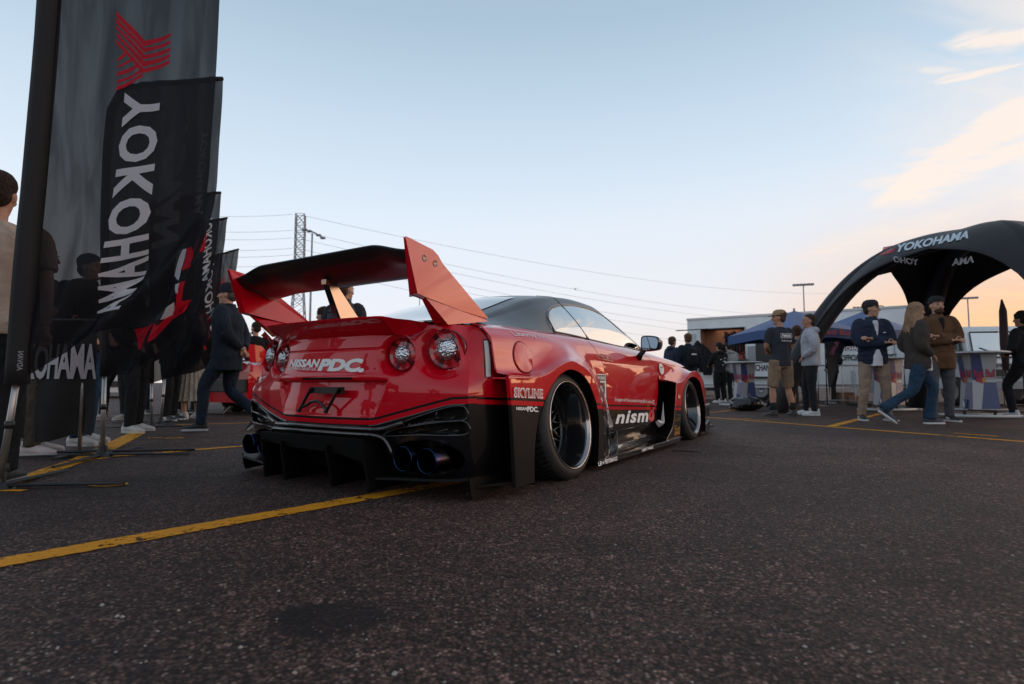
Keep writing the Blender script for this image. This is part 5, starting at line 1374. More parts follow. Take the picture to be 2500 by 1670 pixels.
letters('lettering', 'Works for you', lambda u, v: (-.10+.20*u, -.151, 1.235+.035*v), WHITE_PRINT, tp, .015)
for lx, ly in ((-.178, .0), (.168, -.045)):
    q = MB(); q.tube([(lx, ly, .24), (lx, ly, .11)], [.052, .046], 12); q.build('sock', cloth('sock_dark', (.02,.02,.02), .95, .4), r, smooth=True)
# grey hooded sweatshirt
person('man in grey zip hooded sweatshirt, dark trousers and white trainers standing side-on', at(1985, 1014), R_(62), 1.79, 1.12, 'pockets', 'relaxed', 'tan', ('buzz', (.06,.035,.025)), None,
    ('hoodie', (.40,.42,.47)), ('trousers', (.022,.022,.026)), ((.66,.66,.67), (.62,.62,.62)), head_turn=R_(12), vox=.011)
r, tp, up = person('woman in black shorts with a tattooed leg, half hidden behind the two men', at(1952, 1004), R_(-20), 1.72, .92, 'down', 'stand', 'light', ('bun', (.10,.05,.03)), None,
    ('tee', (.02,.02,.022)), ('shorts', (.018,.018,.02)), ((.20,.12,.08), (.35,.30,.25)), sex='f', vox=.013)
q = MB(); ellip(q, (-.105, .052, .34), (.022, .008, .065)); ellip(q, (-.088, .045, .29), (.02, .01, .04)); q.build('tattoo', pbr('tattoo_ink', (.07,.06,.065), .6, noise=.6, nscale=60), r, smooth=True)
# navy puffer
r, tp, up = person('young man in navy puffer jacket and black cap with crossed arms and beige trousers', at(2138, 1027), R_(174), 1.83, 1.0, 'crossed', 'apart', 'light', ('short', (.05,.03,.02)), ('cap', (.025,.025,.03)),
    ('puffer', (.018,.026,.050)), ('trousers', (.30,.215,.165)), ((.022,.022,.024), (.55,.55,.55), (.6,.6,.6)), under=(.62,.63,.66), head_turn=R_(48), vox=.010)
q = MB()
for zq in (1.38,1.31,1.24,1.17,1.10,1.03,.96,.89):
    q.tube([(math.cos(a)*(.206 if zq < 1.35 else .20), math.sin(a)*.150, zq) for a in np.linspace(math.pi*.62, math.pi*2.38, 22)], .0045, 5)
q.build('quilting_seam', cloth('seam_navy', (.008,.012,.024), .9, .1), tp)
letters('lettering', 'MACPAC', lambda u, v: (-.115+.055*u, .152, 1.275+.012*v), WHITE_PRINT, tp, .02) if False else None
mesh('chest_logo', [(-.125,.156,1.285),(-.075,.160,1.282),(-.08,.160,1.293),(-.11,.158,1.296)], [(0,1,2,3)], WHITE_PRINT, tp)
# walking woman
r, tp, up = person('blonde woman in dark brown jacket and blue flared jeans striding past', at(2248, 1036), R_(-100), 1.75, .98, 'pockets', 'stride', 'light', ('long', (.36,.22,.13)), None,
    ('puffer', (.045,.037,.033)), ('flare', (.020,.045,.080)), ((.03,.04,.06), (.60,.58,.56)), under=(.60,.62,.66), head_turn=R_(10), sex='f', vox=.010)
r, tp, up = person('bearded man in brown work jacket and black cap standing behind the blonde woman', at(2300, 1029), R_(172), 1.86, 1.06, 'crossed', 'relaxed', 'light', ('short', (.06,.035,.02)), ('cap_back', (.018,.018,.02)),
    ('jacket', (.105,.052,.026)), ('trousers', (.085,.085,.095)), ((.025,.025,.028), (.60,.60,.60), (.62,.62,.62)), under=(.015,.015,.017), beard=True, vox=.011)
# right edge
r, tp, up = person('person in black sweatshirt with a big white X on the back at the right edge', at(2512, 1020), R_(20), 1.80, 1.1, 'front', 'stride', 'mid', ('messy', (.015,.012,.012)), None,
    ('hoodie', (.014,.014,.015)), ('trousers', (.015,.016,.02)), ((.55,.56,.60), (.5,.5,.5)), vox=.012)
letters('lettering', 'X', lambda u, v: (-.15+.16*u, -.162, 1.02+.32*v), WHITE_PRINT, tp, .02)
# by the trailer
r, tp, up = person('curly haired person in navy jumper with white collar near the trailer', (W(1643, 934, d=14.6).x, 14.6, 0), R_(-60), 1.74, .95, 'front', 'stand', 'light', ('messy', (.10,.055,.03)), None, ('hoodie', (.03,.04,.07)), ('trousers', (.02,.02,.03)), vox=.016)
r, tp, up = person('person in dark jacket carrying a black backpack near the trailer', (W(1682, 934, d=14.2).x, 14.2, 0), R_(8), 1.79, 1.1, 'down', 'stand', 'light', ('messy', (.14,.07,.035)), None, ('jacket', (.012,.018,.028)), ('trousers', (.015,.016,.02)), vox=.016)
BAGM = cloth('bag_fabric', (.010,.010,.012), .8, .5)
bp = MB(); rings(bp, [(0, -.21, .98, .12, .06), (0, -.22, 1.05, .15, .085), (0, -.22, 1.25, .15, .085), (0, -.20, 1.40, .12, .07), (0, -.18, 1.44, .05, .04)])
for sx in (-.1, .1): bp.tube([(sx, -.14, 1.42), (sx*1.1, .02, 1.50), (sx*1.2, .13, 1.40), (sx*1.3, .10, 1.1), (sx, -.16, 1.02)], .018, 6)
o = organic(bp.build('backpack', BAGM), .012, 2, .006); o.location = (r.location.x, r.location.y, 0); o.rotation_euler = r.rotation_euler; tag(o, 'small black backpack worn by the person in the dark jacket', 'backpack')
letters('lettering', 'PUMA', lambda u, v: (-.07+.14*u, -.312, 1.24+.035*v), WHITE_PRINT, o, .02) if False else mesh('bag_logo', [(-.07, -.312, 1.25), (.07, -.312, 1.25), (.06, -.312, 1.28), (-.05, -.312, 1.285)], [(0,1,2,3)], WHITE_PRINT, o)
r, tp, up = person('customer in black graphic hoodie and black trousers with white shoes at the food trailer', at(1760, 983), R_(15), 1.72, 1.0, 'counter', 'stand', 'light', ('short', (.02,.015,.012)), ('beanie', (.012,.012,.014)), ('hoodie', (.012,.012,.013)), ('wide', (.012,.012,.013)), ((.6,.6,.6), (.6,.6,.6)), vox=.016)
for q_ in ((-.10, 1.26, .06, .02), (.0, 1.20, .09, .03), (-.03, 1.10, .05, .02), (.02, 1.30, .10, .015)):
    mesh('back_print', [(q_[0], -.162, q_[1]), (q_[0]+q_[2], -.162, q_[1]+.01), (q_[0]+q_[2], -.162, q_[1]+q_[3]+.01), (q_[0], -.162, q_[1]+q_[3])], [(0,1,2,3)], pbr('pale_print', (.55,.40,.45), .6), tp)
person('customer in pale grey jumper leaning at the food trailer counter', (W(1790, 934, d=16.6).x, 16.6, 0), R_(10), 1.74, 1.0, 'counter', 'stand', 'light', ('short', (.04,.03,.02)), ('cap', (.02,.02,.02)), ('hoodie', (.30,.29,.28)), ('trousers', (.02,.02,.022)), vox=.016, lean=.25)
# behind the car
person('young man with dark quiff in profile seen past the rear wing', (W(787, 934, d=8.2).x, 8.2, 0), R_(75), 1.66, .95, 'down', 'stand', 'light', ('messy', (.035,.022,.015)), None, ('tee', (.05,.05,.06)), ('trousers', (.02,.02,.03)), vox=.010)
r, tp, up = person('man in quilted grey hooded vest seen from behind past the wing strut', (W(838, 934, d=6.7).x, 6.7, 0), R_(-12), 1.80, 1.05, 'down', 'stand', 'light', ('buzz', (.09,.045,.025)), None, ('vest', (.060,.058,.070)), ('trousers', (.02,.02,.03)), hood=True, vox=.010, head_turn=R_(-15))
q = MB()
for zq in (1.38,1.30,1.22,1.14,1.06): q.tube([(math.cos(a)*.206, math.sin(a)*.156, zq) for a in np.linspace(math.pi, 2*math.pi, 16)], .004, 5)
q.build('quilting_seam', cloth('seam_grey', (.02,.02,.024), .9, .1), tp)
# left crowd
person('man in navy beanie, dark jacket and blue jeans walking beside the flags', at(548, 1052), R_(95), 1.80, 1.15, 'behind', 'walk', 'light', ('short', (.10,.09,.08)), ('beanie', (.012,.014,.022)), ('jacket', (.014,.019,.028)), ('trousers', (.014,.022,.040)), ((.016,.016,.018), (.45,.45,.46)), vox=.010)
person('bearded man in black T-shirt and black shorts seen side-on beyond the car', at(618, 1003), R_(20), 1.82, 1.2, 'front', 'relaxed', 'light', ('short', (.03,.02,.015)), None, ('tee', (.012,.012,.013)), ('shorts', (.014,.014,.016)), ((.10,.15,.17), (.5,.5,.5)), beard=True, vox=.014, head_turn=R_(40))
person('grey haired person in pale T-shirt behind the bearded man', (W(598, 934, d=12.6).x, 12.6, 0), R_(130), 1.70, 1.05, 'crossed', 'stand', 'light', ('short', (.28,.27,.26)), None, ('tee', (.42,.45,.48)), ('trousers', (.015,.015,.018)), vox=.015)
person('person in black trousers and off-white trainers behind the second flag', at(322, 1054), R_(-95), 1.78, 1.0, 'pockets', 'relaxed', 'light', ('short', (.03,.02,.015)), None, ('hoodie', (.014,.014,.015)), ('trousers', (.013,.013,.014)), ((.50,.46,.43), (.52,.50,.47)), vox=.012)
person('person in black clothes and black and white skate shoes behind the flags', at(412, 1026), R_(-100), 1.76, 1.0, 'crossed', 'relaxed', 'light', ('short', (.03,.02,.015)), None, ('hoodie', (.014,.014,.015)), ('trousers', (.012,.012,.013)), ((.03,.03,.032), (.55,.55,.55), (.5,.5,.5)), vox=.013)
person('woman in pleated beige skirt behind the flags', at(463, 1022), R_(60), 1.68, .95, 'front', 'stand', 'light', ('long', (.05,.03,.02)), None, ('tank', (.02,.02,.02)), ('skirt', (.30,.27,.23)), ((.55,.5,.48), (.5,.5,.5)), sex='f', vox=.015)
person('person in black trousers walking behind the woman in the skirt', at(510, 1010), R_(80), 1.75, 1.0, 'swing', 'walk', 'light', ('short', (.03,.02,.015)), None, ('jacket', (.014,.014,.015)), ('wide', (.012,.012,.013)), ((.03,.03,.03), (.4,.38,.35)), vox=.015)
person('man in blue jeans and off-white trainers behind the nearest flag', at(195, 1084), R_(-90), 1.80, 1.0, 'pockets', 'relaxed', 'light', ('short', (.03,.02,.015)), None, ('hoodie', (.018,.016,.016)), ('trousers', (.018,.045,.085)), ((.48,.44,.42), (.50,.47,.45)), vox=.012)
person('man in olive trousers and white and red trainers behind the low banner', at(75, 1108), R_(-80), 1.72, 1.0, 'crossed', 'relaxed', 'light', ('short', (.03,.02,.015)), None, ('hoodie', (.014,.014,.015)), ('trousers', (.070,.060,.045)), ((.50,.42,.40), (.45,.40,.38)), vox=.012)
person('brown haired man in cream T-shirt standing at the left edge behind the flag pole', (W(-35, 934, d=3.25).x, 3.25, 0), R_(25), 1.80, 1.1, 'down', 'stand', 'light', ('short', (.045,.026,.018)), None, ('tee', (.42,.33,.27)), ('trousers', (.012,.012,.013)), ((.03,.03,.03), (.3,.3,.3)), vox=.010)

for i, (px, d, f_, H_, ar, tp_, bt, sh, lb) in enumerate((
    (290, 8.9, 160, 1.79, 'crossed', (.03,.03,.035), (.02,.02,.022), (.35,.33,.32), 'man in charcoal hoodie facing the car between the first flags'),
    (345, 10.5, -150, 1.70, 'pockets', (.06,.02,.02), (.02,.025,.04), (.04,.04,.04), 'person in dark maroon hoodie far behind the second flag'),
    (438, 10.8, 120, 1.74, 'down', (.02,.02,.022), (.014,.014,.016), (.3,.3,.3), 'person in black hoodie behind the pleated skirt'),
    (486, 12.0, 60, 1.77, 'pockets', (.03,.035,.05), (.016,.016,.02), (.05,.05,.05), 'person in dark blue hoodie in the gap of the far flags'),
    (575, 14.5, -40, 1.80, 'crossed', (.05,.05,.055), (.02,.02,.022), (.3,.3,.3), 'person in dark grey hoodie in the distance beyond the walking man'),
    (150, 6.6, 170, 1.76, 'pockets', (.02,.02,.022), (.016,.018,.022), (.3,.28,.27), 'person in black hoodie behind the low fabric barrier'),
    (2035, 16.0, 30, 1.72, 'pockets', (.02,.02,.025), (.02,.02,.022), (.1,.1,.1), 'person in black hoodie beside the blue umbrellas far right'))):
    person(lb, (W(px, 934, d=d).x, d, 0), R_(f_), H_, 1.0+.04*(i % 3), ar, 'relaxed', ['light', 'mid', 'tan'][i % 3], (['short', 'messy', 'short'][i % 3], (.03,.02,.015)), None if i % 2 else ('cap', (.02,.02,.025)), ('hoodie', tp_), ('trousers', bt), (sh, (.4,.4,.4)), vox=.017, head_turn=R_(20*(i % 3-1)))
# ------------------------------------------------------------------ banner flags on the left
def flagmat(name, col=(.012,.012,.014), tr=.10):
    m = bpy.data.materials.new(name); m.use_nodes = True; t = N(m.node_tree); t.n.clear()
    out = t.new('ShaderNodeOutputMaterial'); d = t.new('ShaderNodeBsdfDiffuse'); d.inputs[0].default_value = tuple(col)+(1,)
    tl = t.new('ShaderNodeBsdfTranslucent'); tl.inputs[0].default_value = tuple(min(1, c*1.3+.004) for c in col)+(1,)
    gl = t.new('ShaderNodeBsdfGlossy'); gl.inputs[0].default_value = (.5, .5, .55, 1); gl.inputs['Roughness'].default_value = .5
    tp = t.new('ShaderNodeBsdfTransparent')
    a = t.new('ShaderNodeMixShader'); a.inputs[0].default_value = .5; t.link(d.outputs[0], a.inputs[1]); t.link(tl.outputs[0], a.inputs[2])
    b_ = t.new('ShaderNodeMixShader'); b_.inputs[0].default_value = .018; t.link(a.outputs[0], b_.inputs[1]); t.link(gl.outputs[0], b_.inputs[2])
    # weave lets light through, less so along folds seen edge on
    lw = t.new('ShaderNodeLayerWeight'); lw.inputs[0].default_value = .35
    oc = t.new('ShaderNodeTexCoord').outputs['Object']
    streaks = t.math('MULTIPLY_ADD', t.smooth(t.noise(t.mapping(oc, rot=(0, R_(18), 0), scale=(7, 3, .9)), 1.3, 4, .55, .8), .32, .62), .55, .55)
    f = t.math('MULTIPLY', t.math('MULTIPLY', t.math('SUBTRACT', 1, lw.outputs['Facing']), streaks), tr*1.5, clamp=True)
    c_ = t.new('ShaderNodeMixShader'); t.link(f, c_.inputs[0]); t.link(b_.outputs[0], c_.inputs[1]); t.link(tp.outputs[0], c_.inputs[2])
    t.link(c_.outputs[0], out.inputs[0]); return m
FLAG = flagmat('flag_polyester', (.008,.008,.010), .050); FWHITE = flagmat('flag_white_print', (.80, .77, .82), .03); FRED = flagmat('flag_red_print', (.72, .012, .035), .03); FGREY = flagmat('flag_dim_print', (.45, .45, .47), .05)
POLE = pbr('flag_sleeve', (.008, .007, .008), .8); SILVER = pbr('pole_silver', (.38, .37, .36), .35, metal=.8)
class Cloth:
    """fabric given by a control net of photo directions and depths, sampled in (u, v)"""
    def __init__(s, rows, dl, dr, amp=.05, freq=1.0, ph=0):
        s.vs = [r[0] for r in rows]; nu = len(rows[0][1]); s.nu = nu; pts = []
        for v, r in rows:
            pts.append([np.array(W(px, py, d=dl+(dr-dl)*i/(nu-1)+(dd if False else 0))) for i, (px, py) in enumerate(r)])
        s.rows = [np.array(p).ravel() for p in pts]; s.amp = amp; s.fr = freq; s.ph = ph
        s.cache = {}
    def __call__(s, u, v, off=0):
        key = round(v, 5)
        if key not in s.cache: s.cache[key] = interp(v, s.vs, s.rows).reshape(-1, 3)
        r = s.cache[key]; p = interp(u*(s.nu-1), list(range(s.nu)), r)
        k = sstep(v, .15, .9)
        fold = math.sin(9*s.fr*(u*.9+v*1.4)+s.ph+1.3*math.sin(5*v+2*u))*s.amp*(.18+.9*k)*min(1, u*4)+.25*s.amp*math.sin(23*s.fr*(u*.6-v*.8)+s.ph)*k*min(1, u*4)+.22*s.amp*math.sin(37*(u+.22*v)+s.ph)*(.4+.6*math.sin(6*v+s.ph)**2)
        d = p/np.linalg.norm(p-np.array([0, 0, CAM_H]))
        return (float(p[0]+fold*.12-d[0]*off), float(p[1]+fold-d[1]*off), float(p[2]+fold*.15-d[2]*off))
def flag_on(c, name, mat, parent, nu=26, nv=60): return grid(name, lambda u, v: c(u, v), nu, nv, mat, parent)
def flag(label, rows, dl, dr, foot, amp, ph=0, sleeve=.022, tipr=None, polebot=None):
    fx = W(*foot, z=0); root = empty('banner_flag', (fx.x, fx.y, 0), 0, label, 'banner flag', 'dark banner flags on poles along the left')
    inv = Vector((-fx.x, -fx.y, 0))
    c = Cloth(rows, dl, dr, amp, 1.0, ph)
    V0 = lambda f: (lambda *a: tuple(Vector(f(*a))+inv))
    fb = grid('fabric', V0(lambda u, v: c(u, v)), 56 if dl < 4 else 36, 130 if dl < 4 else 80, FLAG, root)
    # pole in its sleeve, curved arm at the top
    pts = [Vector(c(0, v))+inv for v in np.linspace(1, 0, 14)]
    mb = MB(); mb.tube(pts, [sleeve]*14, 10); mb.build('pole_sleeve', POLE, root, smooth=True)
    arm = [Vector(c(u, 0))+inv for u in np.linspace(0, 1, 12)]
    mb = MB(); mb.tube(arm, [sleeve*.7]*11+[sleeve*.5], 8); mb.build('top_arm', POLE, root, smooth=True)
    mb = MB(); low = pts[0]; mb.tube([(0, 0, .02), tuple(low*.5), tuple(low+Vector((0, 0, .05)))], [.017, .017, .015], 12); pl = mb.build('pole', SILVER, root, smooth=True)
    mb = MB(); mb.tube([tuple(low*.62+Vector((0, 0, -.02))), tuple(low*.62+Vector((0, 0, .02)))], .022, 12); mb.build('pole_collar', BLACK, pl, smooth=True)
    # cross base
    mb = MB()
    mb.lathe([(.075, 0), (.07, .012), (.035, .04), (.03, .09), (.0005, .09)], (0, 0, 0), None, 20)
    for a in (10, 100, 190, 280):
        mb.tube([(.03*math.cos(R_(a)), .03*math.sin(R_(a)), .022), (.62*math.cos(R_(a)), .62*math.sin(R_(a)), .014)], [.020, .014], 8, sq=.5)
    mb.build('cross_base', BLACK, root, sharp=40)
    return root, c, inv, fb
def prt(c, inv, off=.006): return lambda u, v: tuple(Vector(c(u, v, off))+inv)
# nearest flag
rows1 = [(0, [(135,-165),(270,-175),(410,-180),(552,-190)]), (.15, [(118,0),(255,-2),(395,-4),(537,-8)]), (.32, [(104,200),(245,200),(385,196),(527,188)]),
         (.5, [(86,430),(225,430),(365,415),(512,375)]), (.66, [(68,620),(200,620),(335,600),(486,530)]), (.82, [(52,790),(180,745),(300,712),(440,650)]),
         (.92, [(44,880),(165,810),(270,768),(400,735)]), (1, [(40,938),(150,862),(262,806),(378,790)])]
root, c, inv, fb = flag('nearest tall dark flag with red striped Y emblem and big white mirrored lettering', rows1, 3.0, 3.12, (-6, 1195), .030, 0, .055)
def uvinv(c, px, py, g=None):
    """where on the cloth a direction meets it"""
    best = (9e9, .5, .5)
    def pj(u, v):
        p = c(u, v); y, z = p[1], p[2]-CAM_H; dd = y*math.cos(PITCH)+z*math.sin(PITCH); uu = -y*math.sin(PITCH)+z*math.cos(PITCH)
        return 1250+1389*p[0]/dd, 835-1389*uu/dd
    lo = [0, 1, 0, 1]
    for it in range(5):
        us = np.linspace(lo[0], lo[1], 9); vs = np.linspace(lo[2], lo[3], 9)
        for u in us:
            for v in vs:
                x, y = pj(u, v); e = (x-px)**2+(y-py)**2
                if e < best[0]: best = (e, u, v)
        w_ = (lo[1]-lo[0])/5; h_ = (lo[3]-lo[2])/5
        lo = [best[1]-w_, best[1]+w_, best[2]-h_, best[2]+h_]
    return best[1], best[2]
z20 = lambda x, y: (200+x/3.485, y/3.485)
def poly_on(c, inv, pts, mat, parent, off=.006, name='emblem_stripe', nu=6, nv=6):
    uv = [uvinv(c, *p) for p in pts]; us = [a for a, b_ in uv]; vs = [b_ for a, b_ in uv]; u0, u1, v0, v1 = min(us), max(us), min(vs), max(vs)
    f = prt(c, inv, off)
    return shape(name, [((a-u0)/(u1-u0), (b_-v0)/(v1-v0)) for a, b_ in uv], lambda a, b_: f(u0+(u1-u0)*a, v0+(v1-v0)*b_), mat, parent, nu, nv)
for k in range(5):
    o = 58*k; w_ = 30
    y0 = 98+o
    pts = [(288, y0), (292, y0+w_+6), (528-k*4, 392+o*.98), (755-k*2, 310+o), (755-k*2, 282+o), (542-k*4, 352+o*.98)]
    poly_on(c, inv, [z20(*p) for p in pts], FRED, fb)
for (xa, ya, xb, yb) in ((305, 495, 372, 447), (303, 555, 432, 487), (300, 615, 478, 540), (298, 675, 505, 590), (296, 735, 520, 620)):
    poly_on(c, inv, [z20(xa, ya), z20(xa, ya+27), z20(xb, yb+24), z20(xb-8, yb)], FRED, fb, off=.0065)
def mirrored_text(c, inv, s, uA, uB, vA, vB, mat, parent, bold=.03, off=.006, skew=0, nu=24, nv=4, name='lettering', spacing=1):
    """reads downwards and mirrored: letter tops towards the pole"""
    f = prt(c, inv, off)
    return letters(name, s, lambda a, b_: f((uA(a) if callable(uA) else uA)*(b_)+(uB(a) if callable(uB) else uB)*(1-b_)+skew*0, vA+(vB-vA)*a), mat, parent, bold, 0, nu, nv, spacing)
vA = uvinv(c, 340, 222)[1]; vB = .91
mirrored_text(c, inv, 'YOKOHAMA', lambda a: .465+.03*a, lambda a: .695-.0*a+.06*a, vA, vB, FWHITE, fb, .034, off=.012, nu=90, nv=12, spacing=1.12)
# care label and ribbed patch at the hem
letters('lettering', 'ADVAN', lambda a, b_: tuple(Vector(c(-.0, .90, .06))+inv+Vector((.02+.03*b_-.02, -.01, .0+.10*a-.08))), FGREY, fb, .02)
# second flag
rows2 = [(0, [(300,214),(365,206),(455,199),(545,192)]), (.045, [(272,246),(360,236),(452,228),(544,215)]), (.2, [(262,350),(355,345),(445,335),(538,310)]), (.4, [(258,500),(345,500),(430,480),(528,440)]),
         (.6, [(256,640),(335,650),(415,620),(505,570)]), (.8, [(254,770),(320,790),(392,755),(470,690)]), (.92, [(254,860),(315,870),(378,830),(452,760)]), (1, [(254,918),(312,915),(372,872),(440,812)])]
root, c, inv, fb = flag('second flag from the front with a red band, white lettering and rounded top corner', rows2, 4.4, 4.45, (250, 1116), .04, 1.2, .03)
mirrored_text(c, inv, 'ADVAN', .50, .72, .16, .56, FGREY, fb, .06)
for pts, m_ in (([(455,606),(468,602),(464,652),(443,660)], FRED), ([(436,610),(455,606),(442,658),(436,684),(425,672),(427,645)], FWHITE),
                ([(437,690),(452,685),(444,735),(440,765),(420,780),(375,828),(330,853),(328,804),(378,784),(420,768),(430,735)], FRED),
                ([(378,782),(384,770),(425,738),(426,758),(418,774)], FWHITE), ([(428,694),(438,690),(434,716),(429,716)], FWHITE)):
    poly_on(c, inv, pts, m_, fb, name='flag_print')
mirrored_text(c, inv, 'YOKOHAMA', .84, .90, .20, .50, FWHITE, fb, .02)
# third flag
rows3 = [(0, [(372,492),(430,482),(485,476),(540,470)]), (.3, [(371,600),(428,606),(480,598),(532,570)]), (.55, [(370,700),(425,715),(475,705),(515,670)]),
         (.8, [(370,800),(420,830),(470,822),(500,790)]), (1, [(371,935),(415,920),(462,900),(505,868)])]
root, c, inv, fb = flag('third flag behind the second one, plain dark fabric billowing low', rows3, 7.2, 7.25, (370, 1045), .06, 2.1, .03)
mirrored_text(c, inv, 'YOKOHAMA', .78, .90, .15, .55, FWHITE, fb, .02)
poly_on(c, inv, [(478,590),(505,560),(500,610),(470,620)], FRED, fb, name='flag_print')
rows4 = [(0, [(404,556),(455,548),(505,540),(556,532)]), (.3, [(403,650),(452,655),(505,645),(545,620)]), (.6, [(402,750),(450,770),(500,765),(530,730)]), (1, [(402,925),(445,915),(490,905),(515,880)])]
root, c, inv, fb = flag('fourth flag in the row with small white lettering near its outer edge', rows4, 8.1, 8.15, (392, 1033), .10, .4, .028)
mirrored_text(c, inv, 'YOKOHAMA', .70, .84, .30, .80, FWHITE, fb, .02)
poly_on(c, inv, [(487,760),(496,755),(512,800),(505,855),(492,800)], FRED, fb, name='flag_print'); poly_on(c, inv, [(486,775),(492,765),(505,840),(500,845)], FWHITE, fb, .009, name='flag_print')
rows5 = [(0, [(460,640),(500,630),(542,619),(584,608)]), (.3, [(459,700),(500,705),(540,695),(574,675)]), (.6, [(458,770),(498,780),(530,772),(556,750)]), (1, [(458,900),(495,905),(525,890),(545,865)])]
root, c, inv, fb = flag('farthest flag of the row with red striped emblem above white letters', rows5, 9.9, 9.95, (456, 1014), .10, .9, .026)
for k in range(4):
    o = 7.5*k
    poly_on(c, inv, [(525,686+o),(537,694+o),(549,672+o),(549,677+o),(537,700+o),(525,691+o)], FRED, fb, nu=2, nv=2)
mirrored_text(c, inv, 'YOKOHAMA', .62, .90, .40, .95, FWHITE, fb, .02)

# low fabric barrier with lettering
a = W(-40, 1117, z=0); b_ = W(222, 1112, z=0)
root = empty('fabric_barrier', (b_.x, b_.y, 0), math.atan2(a.y-b_.y, a.x-b_.x)+math.pi, 'low black fabric barrier with white lettering behind the nearest flag', 'barrier')
Lb = (b_-a).length
def bar_(u, v): return (-Lb*(1-u), .02*math.sin(14*u+3*v)*(.3+v*.7)+.03*math.sin(5*u+v*4)*v, 1.06-.92*v+.03*math.sin(u*9)*v)
fbr = grid('fabric', bar_, 30, 20, pbr('barrier_fabric', (.016,.014,.014), .9, noise=.2), root)
letters('lettering', 'YOKOHAMA', lambda u, v: (-Lb*.92+Lb*.93*u, bar_(.08+.93*u, .50-.31*v)[1]-.012, .60+.285*v), pbr('flat_white_print', (.42,.38,.40), .8), fbr, .03, 0, 12, 3, spacing=.92)
for x_ in (-.10, -Lb+.05):
    mb = MB(); mb.tube([(x_, .03, 0), (x_, .03, 1.08)], .014, 10); lg = mb.build('leg', SILVER, root, smooth=True)
    mb = MB(); mb.box((x_, .03, .012), (.06, .60, .02)); mb.build('foot_plate', BLACK, lg)
mb = MB(); mb.tube([(-Lb, .03, 1.075), (0, .03, 1.075)], .012, 8); mb.build('rail', SILVER, root, smooth=True)
mb = MB(); mb.tube([(-Lb-.3, .03, .03), (.75, .03, .03)], .018, 8, sq=.6); mb.build('ground_rail', BLACK, root, smooth=True)
# ------------------------------------------------------------------ inflatable tent on the right
TC = Vector((8.20, 9.91, 0)); TR, THH = 3.385, 3.28
leg_az = [math.atan2(11.0-TC.y, 5.0-TC.x)]; leg_az = [leg_az[0]+k*math.pi/2 for k in range(4)]
tent = empty('inflatable_tent', tuple(TC), 0, 'black inflatable dome tent with arched openings and white lettering', 'tent')
def tz(r): return THH*(1-(min(r, TR)/TR)**2.75)
def dphi(ph):
    return min(abs((ph-a+math.pi) % (2*math.pi)-math.pi) for a in leg_az)
def redge(ph):
    d = dphi(ph); lo, hi = .5, TR
    for _ in range(40):
        r = (lo+hi)/2
        if r*math.sin(d) < .17+3.4*(1-r/TR)**2.4: lo = r
        else: hi = r
    return lo
def tsurf(ph, s):
    R0 = redge(ph); r = R0*s; d = dphi(ph)
    z = tz(r)-.26*math.sin(min(1, d/(math.pi/4))*math.pi/2)**2*(r/TR)**1.0*1.4*sstep(s, .0, .5)
    return Vector((r*math.cos(ph), r*math.sin(ph), z))
phs = []
for a in leg_az:
    for t_ in np.concatenate([np.linspace(-.785, -.12, 14), np.linspace(-.10, .10, 11), np.linspace(.12, .785, 14)[:-1]]): phs.append(a+t_)
TENT = pbr('tent_fabric', (.012, .011, .014), .55, spec=.4, noise=.2, nscale=2, bump=.1, bscale=5)
V = []; ns = 30
for ph in phs:
    for j in range(ns+1): V.append(tuple(tsurf(ph, j/ns)))
m_ = len(phs); F = [(i*(ns+1)+j, i*(ns+1)+j+1, ((i+1) % m_)*(ns+1)+j+1, ((i+1) % m_)*(ns+1)+j) for i in range(m_) for j in range(ns)]
cn = mesh('canopy', V, F, TENT, tent, True); so_ = cn.modifiers.new('thickness', 'SOLIDIFY'); so_.thickness = .03
for a in leg_az:
    mb = MB(); pts = []; rs = []
    for r in np.linspace(.3, TR-.06, 26):
        pts.append((r*math.cos(a), r*math.sin(a), max(.0, tz(r)-.16))); rs.append(.15+.05*(r/TR))
    pts.append(((TR+.02)*math.cos(a), (TR+.02)*math.sin(a), .0)); rs.append(.22)
    mb.tube(pts, rs, 16); mb.build('leg', TENT, tent, smooth=True)
def raydome(px, py, inner=False, off=.03):
    o = Vector((0, 0, CAM_H)); d = (W(px, py, d=1)-o); hit = 0; t_ = 5; prev = None
    while t_ < 22:
        p = o+d*t_-TC; r = math.hypot(p.x, p.y); ph = math.atan2(p.y, p.x); R0 = redge(ph)
        f = p.z-tsurf(ph, min(1, r/R0)).z if r < R0 else None
        if f is not None and prev is not None and (f < 0) != (prev < 0):
            hit += 1
            if not inner or hit == 2 or True: return tuple(p-d*.0+Vector((-.0, -off, off*.3)))
        prev = f if f is not None else (1 if not inner else None); t_ += .03
    return tuple(o+d*11-TC)
def dome_text(s, p00, p10, h, mat, bold=.03, shear=.3, nu=12):
    """px line p00->p10, height h px"""
    dx_, dy_ = p10[0]-p00[0], p10[1]-p00[1]
    return letters('lettering', s, lambda u, v: raydome(p00[0]+dx_*u, p00[1]+dy_*u-h*v), mat, tent, bold, shear, nu, 2)
dome_text('YOKOHAMA', (2188, 618), (2360, 584), 19, pbr('pale_blue_print', (.50,.58,.64), .5), .04, .35)
dome_text('AMA', (2320, 652), (2374, 643), 17, pbr('dim_print', (.30,.28,.30), .6), .04, .1, 4)
dome_text('YOHO', (2238, 650), (2178, 642), 15, pbr('dim_print', (.30,.28,.30), .6), .03, .1, 4)
